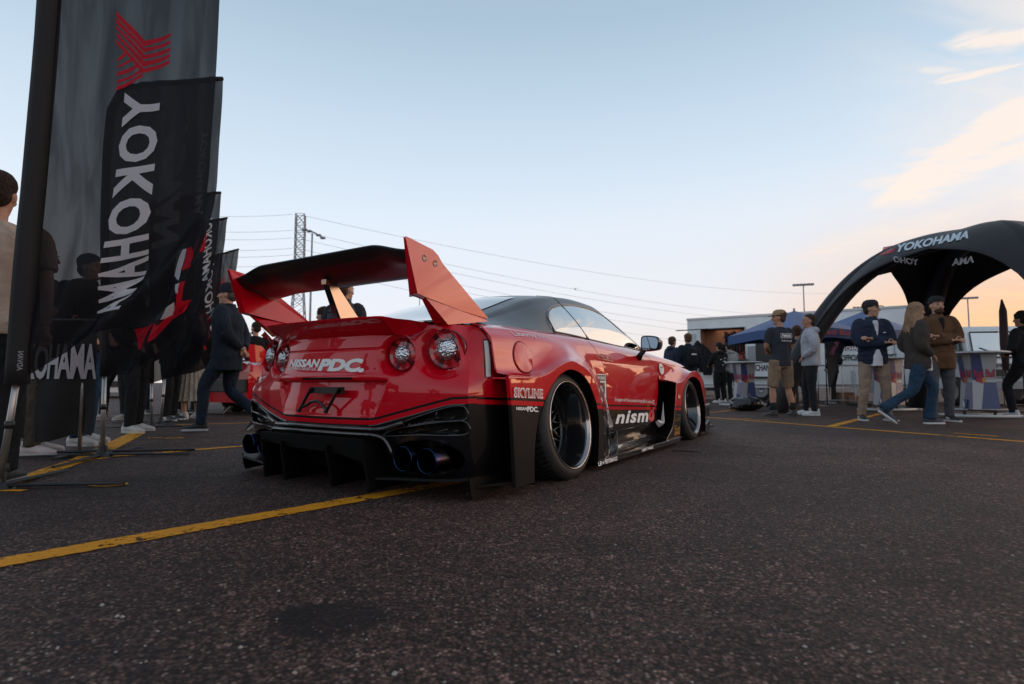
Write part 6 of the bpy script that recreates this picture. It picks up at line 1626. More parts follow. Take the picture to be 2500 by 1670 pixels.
for k in range(4):
    x0 = 2135+9*k; pl_ = [(x0, 626-2*k), (x0+26, 612-1.5*k), (x0+22, 603-1.5*k), (x0+34, 602-2*k), (x0+36-4*k, 613-2*k), (x0+12, 626-2*k)]
    us = [p[0] for p in pl_]; vs = [p[1] for p in pl_]
    shape('emblem_stripe', [((a-min(us))/(max(us)-min(us)), (b_-min(vs))/(max(vs)-min(vs))) for a, b_ in pl_], (lambda us, vs: lambda u, v: raydome(min(us)+(max(us)-min(us))*u, min(vs)+(max(vs)-min(vs))*v))(us, vs), pbr('deep_red_print', (.40,.01,.02), .5), tent, 1, 1)

# ------------------------------------------------------------------ food and merchandise trailer
A0, A1 = Vector((5.85, 18.9, 0)), Vector((10.9, 15.6, 0)); dT = (A1-A0); TL = dT.length
trl = empty('event_trailer', tuple(A0), math.atan2(dT.y, dT.x), 'long white event trailer with a lit serving hatch and printed panels', 'trailer')
TW = pbr('trailer_white', (.76, .79, .80), .45, noise=.08, nscale=1.5); 
def tx(px):  # photo column -> distance along the trailer face
    q = (px-1250)/1389; d = dT.normalized()
    # A0 + s*d , x/y=q
    return (q*A0.y-A0.x)/(d.x-q*d.y)
def tz_(px, py):
    s_ = tx(px); y = (A0+dT.normalized()*s_).y; return CAM_H+(934-py)/1389*y
mb = MB()
zt0 = 2.66; hx0, hx1, hz0, hz1 = tx(1712), tx(1822), tz_(1765, 878), tz_(1765, 801)
for x0, x1, z0, z1 in ((0, hx0, .48, zt0), (hx1, TL, .48, zt0), (hx0, hx1, .48, hz0), (hx0, hx1, hz1, zt0)): mb.box(((x0+x1)/2, .03, (z0+z1)/2), (x1-x0, .06, z1-z0))
mb.build('wall', TW, trl)
mb = MB(); mb.box((TL/2, 1.15, zt0+.02), (TL+.04, 2.34, .05)); mb.box((TL/2, 2.27, 1.57), (TL, .06, 2.18)); mb.box((.03, 1.15, 1.57), (.06, 2.2, 2.18)); mb.box((TL-.03, 1.15, 1.57), (.06, 2.2, 2.18)); mb.box((TL/2, 1.15, .45), (TL, 2.3, .06)); mb.build('roof_and_floor', TW, trl)
mb = MB(); mb.box((TL/2, -.01, zt0+.01), (TL+.04, .03, .06)); mb.box((TL/2, -.01, .50), (TL, .03, .05)); mb.build('trim_rail', ALU, trl)
mb = MB(); mb.box(((hx0+hx1)/2, .9, 1.6), (hx1-hx0+.3, .04, 1.6)); mb.box((hx0-.1, .5, 1.6), (.04, .8, 1.6)); mb.box((hx1+.15, .5, 1.6), (.04, .8, 1.6)); mb.build('hatch_interior', pbr('warm_plywood', (.24,.135,.10), .6, noise=.15), trl)
mb = MB(); mb.box(((hx0+hx1)/2, -.12, hz0-.02), (hx1-hx0+.1, .40, .035)); mb.build('counter', pbr('counter_dark', (.06,.05,.05), .4), trl)
for a_, b2 in (((hx0, hz0), (hx0, hz1)), ((hx1, hz0), (hx1, hz1)), ((hx0, hz1), (hx1, hz1))):
    q = MB(); q.tube([(a_[0], -.01, a_[1]), (b2[0], -.01, b2[1])], .02, 6); q.build('hatch_frame', ALU, trl)
q = MB(); q.tube([(-.25, -.45, hz1-.05), (hx0+.3, -.2, hz1-.02)], .018, 6); q.tube([(hx0, 0, hz1), (hx0+.12, -.3, hz1-.8)], .012, 6); q.build('awning_rod', BLACK, trl)
# second narrow hatch with dark contents
mb = MB(); mb.box((tx(1864), -.012, 1.62), (.42, .03, .85)); mb.build('dark_hatch', pbr('hatch_dark', (.03,.025,.025), .5), trl)
# lamp inside the hatch
ll = bpy.data.lights.new('hatch_lamp', 'AREA'); ll.energy = 3.5; ll.size = .8; ll.color = (1, .62, .38); lo = bpy.data.objects.new('hatch_lamp', ll); COL.objects.link(lo); lo.parent = trl; lo.location = ((hx0+hx1)/2, .45, hz1+.02)
def ttext(s, px0, px1, py0, py1, mat, bold=.03, y=-.012, name='lettering', shear=0):
    x0, x1 = tx(px0), tx(px1); z0, z1 = tz_((px0+px1)/2, py1), tz_((px0+px1)/2, py0)
    return letters(name, s, lambda u, v: (x0+(x1-x0)*u, y, z0+(z1-z0)*v), mat, trl, bold, shear)
def tpanel(px0, px1, py0, py1, mat, y=-.008):
    x0, x1 = tx(px0), tx(px1); z0, z1 = tz_((px0+px1)/2, py1), tz_((px0+px1)/2, py0)
    return mesh('printed_panel', [(x0, y, z0), (x1, y, z0), (x1, y, z1), (x0, y, z1)], [(0, 1, 2, 3)], mat, trl)
MAR = pbr('maroon_print', (.20,.02,.05), .5); DK = pbr('dark_print', (.03,.03,.035), .5)
tpanel(1704, 1746, 893, 909, MAR); ttext('WORLD TIME ATTACK', 1704, 1744, 886, 893, MAR); ttext('CHALLENGE', 1705, 1745, 896, 907, WHITE_PRINT, .04, -.014)
tpanel(2064, 2104, 832, 856, MAR); ttext('WORLD TIME', 2066, 2102, 834, 843, WHITE_PRINT, .03, -.014); ttext('CHALLENGE', 2066, 2140, 845, 855, WHITE_PRINT, .04, -.014); ttext('YOKOHAMA', 2064, 2106, 823, 830, MAR)
ttext('OFFICIAL MERCHANDISE', 2055, 2190, 865, 880, DK, .03); ttext('OFFICIAL MERCHANDISE', 1768, 1905, 890, 906, DK, .03)
for px_ in (2185, 2145, 1905): 
    q = MB(); q.box((tx(px_), -.012, 1.1), (.015, .02, 1.15)); q.build('panel_seam', pbr('seam_grey_metal', (.25,.26,.27), .5), trl)
def wheel_simple(name, parent, c, r, w_, axis=(0, 1, 0), tyre=TYRE):
    rt = Vector((0, 0, 1)).rotation_difference(Vector(axis)).to_matrix()
    mb = MB(); mb.lathe([(r*.62, -w_/2), (r*.95, -w_/2), (r, -w_*.35), (r, w_*.35), (r*.95, w_/2), (r*.62, w_/2)], c, rt, 28); o = mb.build(name, tyre, parent, smooth=True)
    q = MB(); q.lathe([(.0005, -w_*.35), (r*.18, -w_*.45), (r*.25, -w_*.3), (r*.58, -w_*.3), (r*.63, -w_*.48), (r*.63, w_*.48), (r*.25, w_*.3), (.0005, w_*.35)], c, rt, 24); q.build('rim', pbr('steel_rim', (.35,.35,.36), .35, metal=.6), o, sharp=30)
    return o
for px_ in (1800, 1855): wheel_simple('wheel', trl, (tx(px_), .12, .33), .33, .2)
mb = MB(); mb.box((tx(1827), .0, .74), (1.5, .28, .04)); mb.box((tx(1700), .5, .30), (.25, .4, .35)); mb.build('mudguard', BLACK, trl)
rnd = random.Random(3)
for k_ in range(7):
    xx = hx1-.12-k_*.085; q = MB(); q.box((xx, .25, hz1-.42-.03*(k_ % 3)), (.05, .35, .62)); q.build('hanging_shirt', [pbr('shirt_dark', (.015,.015,.018), .9), pbr('shirt_maroon', (.12,.02,.03), .9), pbr('shirt_dark', (.015,.015,.018), .9)][k_ % 3], trl)
for k_ in range(9):
    xx = hx0+.15+k_*.14; q = MB(); h_ = rnd.uniform(.08, .22); q.box((xx, -.12+rnd.uniform(-.06, .06), hz0+h_/2), (rnd.uniform(.06, .12), .1, h_)); q.build('counter_item', [pbr('item_a', (.35,.33,.30), .5), pbr('item_b', (.05,.05,.05), .4), pbr('item_c', (.30,.03,.03), .5)][k_ % 3], trl)
for k_, (px0, px1, py0, py1) in enumerate(((1686, 1702, 815, 858), (1826, 1846, 845, 885), (2076, 2088, 905, 960), (2120, 2160, 900, 960))):
    tpanel(px0, px1, py0, py1, pbr(['poster_pale', 'poster_grey'][k_ % 2], [(.50,.53,.56), (.30,.32,.34)][k_ % 2], .6))
# coats hanging at the end of the hatch
for i, px_ in enumerate((1706, 1718, 1728)):
    p = A0+dT.normalized()*tx(px_); q = MB(); rings(q, [(0, 0, 1.05, .14, .06), (0, 0, 1.3, .17, .07), (0, 0, 1.65, .19, .07), (.0, 0, 1.86, .10, .05), (0, 0, 1.95, .02, .02)])
    o = organic(q.build('hanging_jacket', cloth('bag_fabric', (.01,.01,.012), .8, .5)), .02, 2, .02); o.location = (p.x-.1, p.y-.25, -.12*i); tag(o, ['black jacket hanging left of the serving hatch', 'black jacket hanging in the middle at the hatch edge', 'black jacket hanging nearest the serving hatch'][i], 'jacket', 'jackets hanging on the trailer')
# seller in the hatch
ps = A0+dT.normalized()*((hx0+hx1)/2+.05); nT = Vector((-dT.y, dT.x, 0)).normalized()
r, tp, up = person('seller with black cap leaning out inside the lit trailer hatch', (ps.x+nT.x*.45, ps.y+nT.y*.45, .48), math.atan2(dT.y, dT.x)+math.pi, 1.62, 1.0, 'counter', 'stand', 'light', ('short', (.03,.02,.02)), ('cap', (.02,.02,.02)), ('tee', (.015,.015,.016)), ('trousers', (.02,.02,.02)), vox=.018, lean=.25)

# ------------------------------------------------------------------ market umbrellas
UB = pbr('umbrella_blue', (.09,.13,.26), .6, noise=.1, nscale=3); UB2 = pbr('umbrella_valance', (.035,.08,.21), .7)
def umbrella(label, px, d, zap, zr, hw, rot):
    p = W(px, 934, d=d); root = empty('market_umbrella', (p.x, d, 0), rot, label, 'umbrella', 'blue market umbrellas')
    n = 4; V = [(0, 0, zap)]; k_ = []
    for j in range(8):
        a = math.pi/4*j+math.pi/4*0; rr = hw*(1.414 if j % 2 else 1.0); V.append((rr*math.cos(a), rr*math.sin(a), zr-(.06 if j % 2 else .0)))
    cn = mesh('canopy', V, [(0, j+1, (j+1) % 8+1) for j in range(8)], UB, root); s_ = cn.modifiers.new('thickness', 'SOLIDIFY'); s_.thickness = .01
    V2 = []
    for j in range(8): V2 += [V[j+1], (V[j+1][0], V[j+1][1], V[j+1][2]-.20)]
    va = mesh('valance', V2, [(2*j, 2*((j+1) % 8), 2*((j+1) % 8)+1, 2*j+1) for j in range(8)], UB2, root); s_ = va.modifiers.new('thickness', 'SOLIDIFY'); s_.thickness = .008
    mb = MB(); mb.tube([(0, 0, .05), (0, 0, zap+.05)], .024, 10); mb.build('pole', ALU, root, smooth=True)
    mb = MB(); mb.box((0, 0, .04), (.6, .6, .08)); mb.tube([(0, 0, .08), (0, 0, .35)], .035, 8); mb.build('base', BLACK, root)
    for j in range(8):
        mb = MB(); a = Vector(V[j+1]); mb.tube([(0, 0, zap-.10), tuple(a*.97+Vector((0, 0, -.02)))], .008, 5); mb.build('rib', ALU, root)
    return root, V
rt, V = umbrella('blue market umbrella closest to the serving hatch', 1945, 12.8, 2.20, 1.72, 1.0, R_(18))
letters('lettering', 'Red Bull', lambda u, v: (.9*(u-.5), -1.128, 1.56+.11*v), pbr('red_fabric_print', (.35,.02,.04), .6), rt, .03)
rt, V = umbrella('blue market umbrella on the right beside the arch of the tent', 2112, 14.0, 2.32, 1.80, 1.02, R_(30))
letters('lettering', 'Red Bull', lambda u, v: (.8*(u-.5), -1.028, 1.64+.10*v), pbr('red_fabric_print', (.35,.02,.04), .6), rt, .03)
# slim dark flag with challenge lettering in front of the trailer
p = W(2048, 934, d=13.6); fr_ = empty('feather_flag', (p.x, 13.6, 0), 0, 'slim dark feather flag with maroon lettering in front of the trailer', 'banner flag')
gx = lambda px: (px-2048)/1389*13.6; gz = lambda py: CAM_H+(934-py)/1389*13.6
mb = MB(); mb.prism([(gx(2019), gz(812)), (gx(2070), gz(812)), (gx(2062), gz(850)), (gx(2046), gz(900)), (gx(2022), gz(953))], -.01, .01, lambda a, b_, h: (a, h+.05*math.sin(a*8+b_*3), b_)); fbx = mb.build('fabric', pbr('dark_flag_fabric', (.03,.028,.035), .8), fr_)
mb = MB(); mb.tube([(gx(2018), 0, 0), (gx(2018), 0, gz(812)), (gx(2072), 0, gz(808))], .014, 8); mb.build('pole', BLACK, fr_, smooth=True)
letters('lettering', 'CHALLENGE', lambda u, v: (gx(2032+24*u-9*v), -.075, gz(868-45*u-4*v)), pbr('pink_print', (.42,.12,.20), .6), fbx, .04)

# ------------------------------------------------------------------ promo bar tables
BLU = pbr('promo_blue', (.012,.035,.15), .4, coat=.3); SLV = pbr('promo_silver', (.33,.34,.37), .35, metal=.2); PRED = pbr('promo_red', (.35,.015,.05), .5)
def bar_table(label, px, d, rot):
    p = W(px, 934, d=d); root = empty('bar_table', (p.x, d, 0), rot, label, 'bar table', 'promotional bar tables')
    mb = MB(); mb.lathe([(.0005, 1.045), (.42, 1.045), (.44, 1.055), (.44, 1.072), (.42, 1.082), (.0005, 1.082)], (0, 0, 0), None, 36); mb.build('table_top', pbr('table_white', (.55,.56,.57), .3, coat=.3), root, sharp=35)
    for k in range(4):
        Rk = Matrix.Rotation(math.pi/2*k, 3, 'Z')
        def P3(x, z, y=-.0): 
            w_ = .165+.06*abs(z-.62); return tuple(Rk @ Vector((x*w_, -w_-y, z)))
        q = [(-1, .14), (1, .14), (1, .62), (-1, .62), (1, 1.04), (-1, 1.04)]
        pn = mesh('side_panel', [P3(*a) for a in q], [(0, 1, 2, 3), (3, 2, 4, 5)], SLV, root)
        mesh('blue_quarter', [P3(-1, .62, .003), P3(.05, .62, .003), P3(-.25, 1.03, .003), P3(-1, 1.03, .003)], [(0, 1, 2, 3)], BLU, pn)
        mesh('blue_quarter', [P3(-.35, .15, .003), P3(1, .15, .003), P3(1, .58, .003), P3(.0, .58, .003)], [(0, 1, 2, 3)], BLU, pn)
        letters('lettering', 'Red Bull', lambda u, v: P3(-.85+1.75*u, .66+.13*v, .006), PRED, pn, .03)
        mesh('emblem_print', [P3(-.75, .60, .007), P3(-.1, .56, .007), P3(.0, .66, .007), P3(-.6, .66, .007)], [(0, 1, 2, 3)], PRED, pn); mesh('emblem_sun', [P3(-.18, .58, .008), P3(.12, .58, .008), P3(.12, .65, .008), P3(-.18, .65, .008)], [(0, 1, 2, 3)], pbr('promo_yellow', (.5,.25,.02), .5), pn)
    for s_ in (-1, 1):
        mb = MB(); mb.tube([(-.46, s_*.24, .035), (.46, s_*.24, .035)], .024, 8); mb.tube([(s_*.5, -.3, .035), (s_*.5, .3, .035)], .022, 8); mb.build('base_rail', pbr('base_white', (.5,.5,.5), .4), root, smooth=True)
        mb = MB(); mb.tube([(s_*.22, 0, .04), (s_*.22, 0, .30)], .02, 8); mb.build('post', ALU, root, smooth=True)
    mb = MB(); mb.tube([(-.40, -.0, .13), (.40, 0, .13)], .02, 8); mb.build('foot_rail', ALU, root, smooth=True)
    return root
bar_table('promotional bar table with blue and silver panels next to the serving hatch', 1817, 14.0, R_(8))
bar_table('promotional bar table with blue and silver panels in front of the white van', 2388, 9.4, R_(-12))
bar_table('promotional bar table mostly hidden behind the man in the navy jacket', 2168, 11.6, R_(20))
# rubbish bag
rnd = random.Random(5); q = MB()
ellip(q, (0, 0, .14), (.34, .22, .15), None, 16)
for _ in range(22): ellip(q, (rnd.uniform(-.26, .26), rnd.uniform(-.16, .16), rnd.uniform(.05, .24)), (rnd.uniform(.05, .11), rnd.uniform(.05, .10), rnd.uniform(.03, .08)), None, 8)
q.tube([(.02, 0, .2), (.05, 0, .36)], [.06, .02], 8)
o = organic(q.build('rubbish_bag', pbr('black_polythene', (.008,.008,.009), .22, coat=.4, bump=.6, bscale=14)), .014, 1, .02); o.location = at(1824, 1003); tag(o, 'black plastic rubbish bag lying on the ground by the bar table', 'bag')
# cardboard boxes
CB = pbr('cardboard', (.26,.15,.09), .85, noise=.12)
for i, (px, py, w_, h_, lb) in enumerate(((2064, 984, .36, .30, 'taller cardboard box under the umbrella'), (2092, 985, .26, .20, 'small cardboard box right of the taller one'))):
    mb = MB(); mb.box((0, 0, h_/2), (w_, .3, h_)); o = mb.build('cardboard_box', CB, bevel=.004); o.location = at(px, py); o.rotation_euler = (0, 0, .3*i); tag(o, lb, 'box', 'cardboard boxes')
    f_ = MB(); f_.box((0, -.17, h_), (w_, .10, .006)); f_.build('flap', CB, o)
# crowd barrier in front of the trailer and by the van
def barrier(label, pa, pb, hh=1.0, col=None):
    a, b_ = Vector(pa), Vector(pb); d = b_-a; L_ = d.length; root = empty('crowd_barrier', tuple(a), math.atan2(d.y, d.x), label, 'barrier')
    m_ = col or ALU; mb = MB(); mb.tube([(0, 0, .05), (0, 0, hh), (L_, 0, hh), (L_, 0, .05)], .018, 8); mb.tube([(0, 0, .15), (L_, 0, .15)], .014, 8); mb.build('frame', m_, root, smooth=True)
    k = int(L_/.28)
    for i in range(1, k):
        mb = MB(); mb.tube([(L_*i/k, 0, .15), (L_*i/k, 0, hh)], .008, 6); mb.build('bar', m_, root)
    for x_ in (.1, L_-.1):
        mb = MB(); mb.tube([(x_, -.25, .02), (x_, .25, .02)], .014, 6); mb.build('foot', m_, root)
barrier('grey steel crowd barrier in front of the white trailer', (7.35, 13.7, 0), (9.3, 13.5, 0), .98)
barrier('black crowd barrier in front of the white van', W(2400, 934, d=11.0)[:2]+(0,), W(2500, 934, d=10.8)[:2]+(0,), .78, BLACK)

# ------------------------------------------------------------------ vehicles
CW = pbr('car_white_paint', (.52,.53,.54), .3, coat=.8); CK = pbr('car_dark_paint', (.02,.022,.026), .3, coat=.8); CG = pbr('car_glass', (.02,.024,.028), .06, spec=.8, coat=1); CR = RED
def simple_car(label, loc, rz, paint, kind='suv', name='parked_car', spoiler=False, group=None):
    root = empty(name, loc, rz, label, 'car', group)
    Z = {'suv': [(2.25,.45,.62),(2.22,.85,.80),(1.2,1.02,.86),(.75,1.05,.84),(.15,1.55,.68),(-1.3,1.62,.70),(-2.05,1.10,.80),(-2.2,.85,.86),(-2.22,.45,.84)],
         'sedan': [(2.2,.40,.62),(2.15,.66,.78),(1.1,.86,.86),(.65,.90,.82),(.0,1.30,.62),(-1.1,1.30,.62),(-1.75,.98,.78),(-2.2,.92,.84),(-2.25,.45,.84)]}[kind]
    # side profile to sections along y
    ys_ = [-2.25,-2.1,-1.8,-1.4,-.8,-.2,.3,.8,1.3,1.8,2.1,2.25]
    belt = 1.0 if kind == 'suv' else .88
    top = [z for z in Z]; tops = sorted([(y, z) for y, z, w_ in Z[1:-1]])
    def ztop(y): return float(np.interp(y, [a for a, b_ in tops], [b_ for a, b_ in tops]))
    V = []; n = 0; rowsl = []
    for y in ys_:
        zt = ztop(y); wb = .88-.10*sstep(abs(y), 1.7, 2.25); wt = .62 if zt > belt+.15 else wb*.9
        row = [(wb*.95, .22), (wb, .45), (wb, .75), (wb*.97, min(belt, zt)), (wt+.05, zt-.05 if zt > belt+.1 else min(belt, zt)+.0), (wt-.05, zt)]
        row = row+[(-x, z) for x, z in row[::-1]]; rowsl.append([(x, y, z) for x, z in row])
    m_ = len(rowsl[0]); V = [p for r in rowsl for p in r]; F = [(i*m_+j, i*m_+j+1, (i+1)*m_+j+1, (i+1)*m_+j) for i in range(len(ys_)-1) for j in range(m_-1)]+[tuple(range(m_)), tuple((len(ys_)-1)*m_+j for j in range(m_-1, -1, -1))]
    bd = mesh('body', V, F, paint, root, True, sharp=35)
    zt = 1.5 if kind == 'suv' else 1.22
    for s_ in (1, -1):
        mesh('side_window', [(s_*.872, -1.5, belt+.02), (s_*.872, .55, belt+.02), (s_*.70, .1, zt-.05), (s_*.70, -1.25, zt-.05)], [(0, 1, 2, 3)], CG, root)
        for y in (1.38, -1.38): wheel_simple('wheel', root, (s_*.80, y, .32), .32, .2, (1, 0, 0))
        q = MB(); q.box((s_*.72, -2.225, .82), (.20, .06, .12)); q.build('tail_lamp', LR3, root); q = MB(); q.box((s_*.66, 2.19, .66), (.28, .08, .12)); q.build('headlight', pbr('headlight_glass', (.5,.52,.55), .1, coat=1), root)
        q = MB(); q.box((s_*.95, .55, belt+.05), (.16, .1, .12)); q.build('mirror', paint, root, bevel=.02)
    yb0, yb1 = (-1.36, -2.0) if kind == 'suv' else (-1.15, -1.72)
    mesh('rear_window', [(-.60, yb0-.03, zt), (.60, yb0-.03, zt), (.72, yb1-.035, belt+.12), (-.72, yb1-.035, belt+.12)], [(0, 1, 2, 3)], CG, root)
    mesh('windscreen', [(-.60, .22, zt-.02), (.60, .22, zt-.02), (.74, .74, belt+.06), (-.74, .74, belt+.06)], [(0, 1, 2, 3)], CG, root)
    q = MB(); q.box((0, -2.26, .52), (1.5, .06, .22)); q.box((0, -2.28, .70), (.5, .02, .12)); q.build('bumper', BLACK, root, bevel=.01)
    if spoiler:
        q = MB(); q.add([(-.75,-2.35,1.20),(.75,-2.35,1.20),(.75,-1.98,1.14),(-.75,-1.98,1.14)], [(0,1,2,3)]); q.box((0, -2.16, 1.16), (1.5, .36, .025)); q.build('wing_blade', CARB, root)
        for s_ in (1, -1):
            q = MB(); q.prism([(-2.38,1.26),(-2.0,1.22),(-1.7,.95),(-2.2,.92)], .74, .765, lambda a, b_, h: (s_*h, a, b_)); q.build('wing_end_plate', RED, root)
    return root
p = W(255, 934, d=22); simple_car('white car parked on the road behind the flags', (p.x-.4, 22.6, 0), R_(35), CW, 'suv')
p = W(692, 934, d=11.0); simple_car('second red car with black rear wing parked beyond the main car', (p.x+.30, 12.2, 0), R_(-30), CR, 'sedan', spoiler=True)
p = W(1612, 934, d=26); simple_car('dark parked car far behind the front wing of the main car', (p.x, 26, 0), R_(80), CK, 'suv')
# cab-over van
p = W(2400, 934, d=14.5); van = empty('white_van', (p.x, 14.5, 0), R_(172), 'white cab-over truck with large windscreen facing the camera', 'truck')
VW = pbr('van_white', (.68,.69,.70), .35, coat=.5, noise=.06)
rowsv = []
for y, zt, w_, zb in ((.90,.95,.80,.42), (.93,1.05,.82,.42), (.90,1.12,.84,.42), (.62,1.86,.74,.42), (.50,1.96,.72,.42), (-.7,2.0,.74,.42), (-.75,1.95,.76,.42)):
    rowsv.append([(w_*1.02, y, zb), (w_*1.04, y, min(zt, 1.05)), (w_, y, zt-.03), (w_-.06, y, zt), (-w_+.06, y, zt), (-w_, y, zt-.03), (-w_*1.04, y, min(zt, 1.05)), (-w_*1.02, y, zb)])
m_ = 8; V = [q for r_ in rowsv for q in r_]; F = [(i*m_+j, (i+1)*m_+j, (i+1)*m_+j+1, i*m_+j+1) for i in range(6) for j in range(7)]+[tuple(range(8)), tuple(6*8+j for j in range(7, -1, -1))]
mesh('cab', V, F, VW, van, True, sharp=30)
mesh('windscreen', [(-.72, .915, 1.20), (.72, .915, 1.20), (.64, .665, 1.80), (-.64, .665, 1.80)], [(3, 2, 1, 0)], pbr('van_glass', (.75,.74,.72), .03, metal=1), van)
for s_ in (-1, 1):
    mesh('side_window', [(s_*.885, .65, 1.12), (s_*.885, -.2, 1.12), (s_*.79, -.2, 1.75), (s_*.77, .45, 1.75)], [(0, 1, 2, 3)], CG, van)
    q = MB(); q.lathe([(.0005, .03), (.10, .02), (.115, 0)], (s_*.58, .94, .78), Matrix.Rotation(R_(-90), 3, 'X'), 20); q.build('headlight', pbr('headlight_glass', (.5,.52,.55), .1, coat=1), van, smooth=True)
    q = MB(); q.tube([(s_*.86, .6, 1.7), (s_*1.08, .75, 1.72), (s_*1.08, .75, 1.3), (s_*.88, .8, 1.1)], .014, 6); mr_ = q.build('mirror', BLACK, van); q = MB(); q.box((s_*1.09, .76, 1.52), (.15, .05, .28)); q.build('mirror_head', BLACK, mr_, bevel=.01)
    for y in (.25, -2.6): wheel_simple('wheel', van, (s_*.74, y, .36), .36, .22, (1, 0, 0))
    q = MB(); q.tube([(s_*.02, .922, 1.19), (s_*.73, .922, 1.19), (s_*.65, .672, 1.81), (s_*.02, .672, 1.81)], .018, 6); q.build('window_seal', BLACK, van)
    q = MB(); q.tube([(s_*.35-.25, .925, 1.22), (s_*.35+.2, .84, 1.42)], .009, 5); q.build('wiper', BLACK, van)
q = MB(); q.box((0, .96, .52), (1.72, .10, .20)); q.box((0, .95, .70), (1.5, .04, .03)); q.build('bumper', pbr('bumper_grey', (.25,.25,.26), .5), van, bevel=.01)
q = MB(); q.box((0, .94, .80), (.85, .03, .18)); q.build('grille', BLACK, van)
letters('lettering', 'FUSO', lambda u, v: (.30-.60*u, .96, .93+.09*v), DK, van, .04)
q = MB(); q.box((0, -2.1, .72), (1.76, 2.6, .10)); 
for s_ in (-1, 1): q.box((s_*.87, -2.1, .95), (.03, 2.6, .38))
q.box((0, -.85, 1.1), (1.76, .05, .8)); q.build('tray', VW, van)

# ------------------------------------------------------------------ power line pylon, wires, lights
STEEL = pbr('galvanised_steel', (.24,.25,.28), .6, metal=.3)
PD = 150.0; pb_ = W(723, 934, d=PD); zt = CAM_H+(934-519)/1389*PD*1.004
pyl = empty('power_pylon', (pb_.x, PD, 0), R_(12), 'tall lattice steel power pylon behind the rear wing', 'pylon')
def half(z): return float(interp(z, [0, 12, 20, 28, zt-.1, zt], [3.1, 2.15, 1.55, 1.15, 1.15, 1.1]))
levels = [0, 4.5, 8.5, 12, 15, 17.8, 20.3, 22.6, 24.8, 27, 29, 31, 33, 35, 37, 39, 41, 43, zt]
for sx in (-1, 1):
    for sy in (-1, 1):
        mb = MB(); mb.tube([(sx*half(z), sy*half(z), z) for z in levels], .15, 5); mb.build('leg', STEEL, pyl)
for a in range(4):
    Rk = Matrix.Rotation(math.pi/2*a, 3, 'Z')
    for i, (z0, z1) in enumerate(zip(levels, levels[1:])):
        h0, h1 = half(z0), half(z1); mb = MB()
        P0, P1, P2, P3_ = [Rk @ Vector(q) for q in ((-h0, -h0, z0), (h0, -h0, z0), (h1, -h1, z1), (-h1, -h1, z1))]
        mb.tube([P0, P2], .062, 4, cap=False); mb.build('brace', STEEL, pyl)
        mb = MB(); mb.tube([P1, P3_], .062, 4, cap=False); mb.build('brace', STEEL, pyl)
        if i > 5 or i % 2 == 0: mb = MB(); mb.tube([P3_, P2], .065, 4, cap=False); mb.build('brace', STEEL, pyl)
WIRE = pbr('wire_dark', (.42,.44,.48), .7)
def wire(p0, p1, sag, r=.055, i=0):
    a, b_ = Vector(p0), Vector(p1); pts = [a.lerp(b_, t_)-Vector((0, 0, sag*4*t_*(1-t_))) for t_ in np.linspace(0, 1, 24)]
    mb = MB(); mb.tube(pts, r, 4, cap=False); return mb.build('power_line', WIRE)
for i, (yl, yp, yr) in enumerate(((517, 523, 640), (553, 562, 700), (571, 581, 715), (599, 606, 742), (616, 622, 757), (641, 645, 785))):
    a = W(300, yl-8, d=128); b_ = W(714, yp, d=PD); c2 = W(734, yp+2, d=PD); e = W(2100, yr+75, d=330)
    o = wire(a, b_, 1.2, .038); tag(o, 'power cable %s running left of the pylon' % ['topmost of six', 'second from the top', 'third from the top', 'fourth from the top', 'fifth from the top', 'lowest of six'][i], 'power line', 'power cables of the pylon')
    o = wire(c2, e, 7, .042); tag(o, 'power cable %s running right of the pylon down the sky' % ['topmost of six', 'second from the top', 'third from the top', 'fourth from the top', 'fifth from the top', 'lowest of six'][i], 'power line', 'power cables of the pylon')
def lamp_post(label, px, pyt, d, kind, r=.11):
    p = W(px, 934, d=d); z = CAM_H+(934-pyt)/1389*d*1.003; root = empty('light_tower', (p.x, d, 0), 0, label, 'light tower', 'tall floodlight towers')
    mb = MB(); mb.tube([(0, 0, 0), (0, 0, z)], [r*1.3, r*.8], 8); mb.build('mast', STEEL, root, smooth=True)
    if kind == 'pair':
        mb = MB(); mb.tube([(-.9, 0, z+.45), (.2, 0, z+.1), (1.3, 0, z-.55)], .09, 6); mb.build('crossarm', STEEL, root)
        for x_, dz_ in ((-.8, .42), (-.3, .25), (.7, -.2), (1.15, -.5)):
            mb = MB(); mb.box((x_, 0, z+dz_), (.48, .4, .16)); mb.build('floodlight', STEEL, root)
    else:
        w_ = d*.016
        mb = MB(); mb.tube([(-w_, 0, z), (w_, 0, z+.15)], .07, 6); mb.build('crossarm', STEEL, root)
        for k in range(6):
            mb = MB(); mb.box((-w_+2*w_*k/5, 0, z+.05+.15*k/5), (.42, .4, .34)); mb.build('floodlight', STEEL, root)
lamp_post('lamp post with angled twin floodlights right of the pylon', 753, 566, 60, 'pair')
lamp_post('floodlight tower just left of the tent arch', 1970, 696, 95, 'bank')
lamp_post('floodlight tower in the orange sky inside the tent opening', 2374, 729, 100, 'bank')
lamp_post('short far floodlight tower above the blue umbrella', 2116, 751, 130, 'bank')
lamp_post('thin far pole seen just right of the wing strut', 1022, 722, 90, 'bank', .07)
# a bird
b0 = W(1405, 706, d=45); mb = MB(); ellip(mb, (0, 0, 0), (.05, .14, .05)); mb.add([(0, .04, .02), (.30, -.04, .09), (.26, -.10, .09), (0, -.06, .02)], [(0, 1, 2, 3)]); mb.add([(0, .04, .02), (-.26, .0, .13), (-.24, -.07, .13), (0, -.06, .02)], [(0, 1, 2, 3)])
o = mb.build('bird', BLACK); o.location = b0; tag(o, 'tiny dark bird high in the sky above the car roof', 'bird')
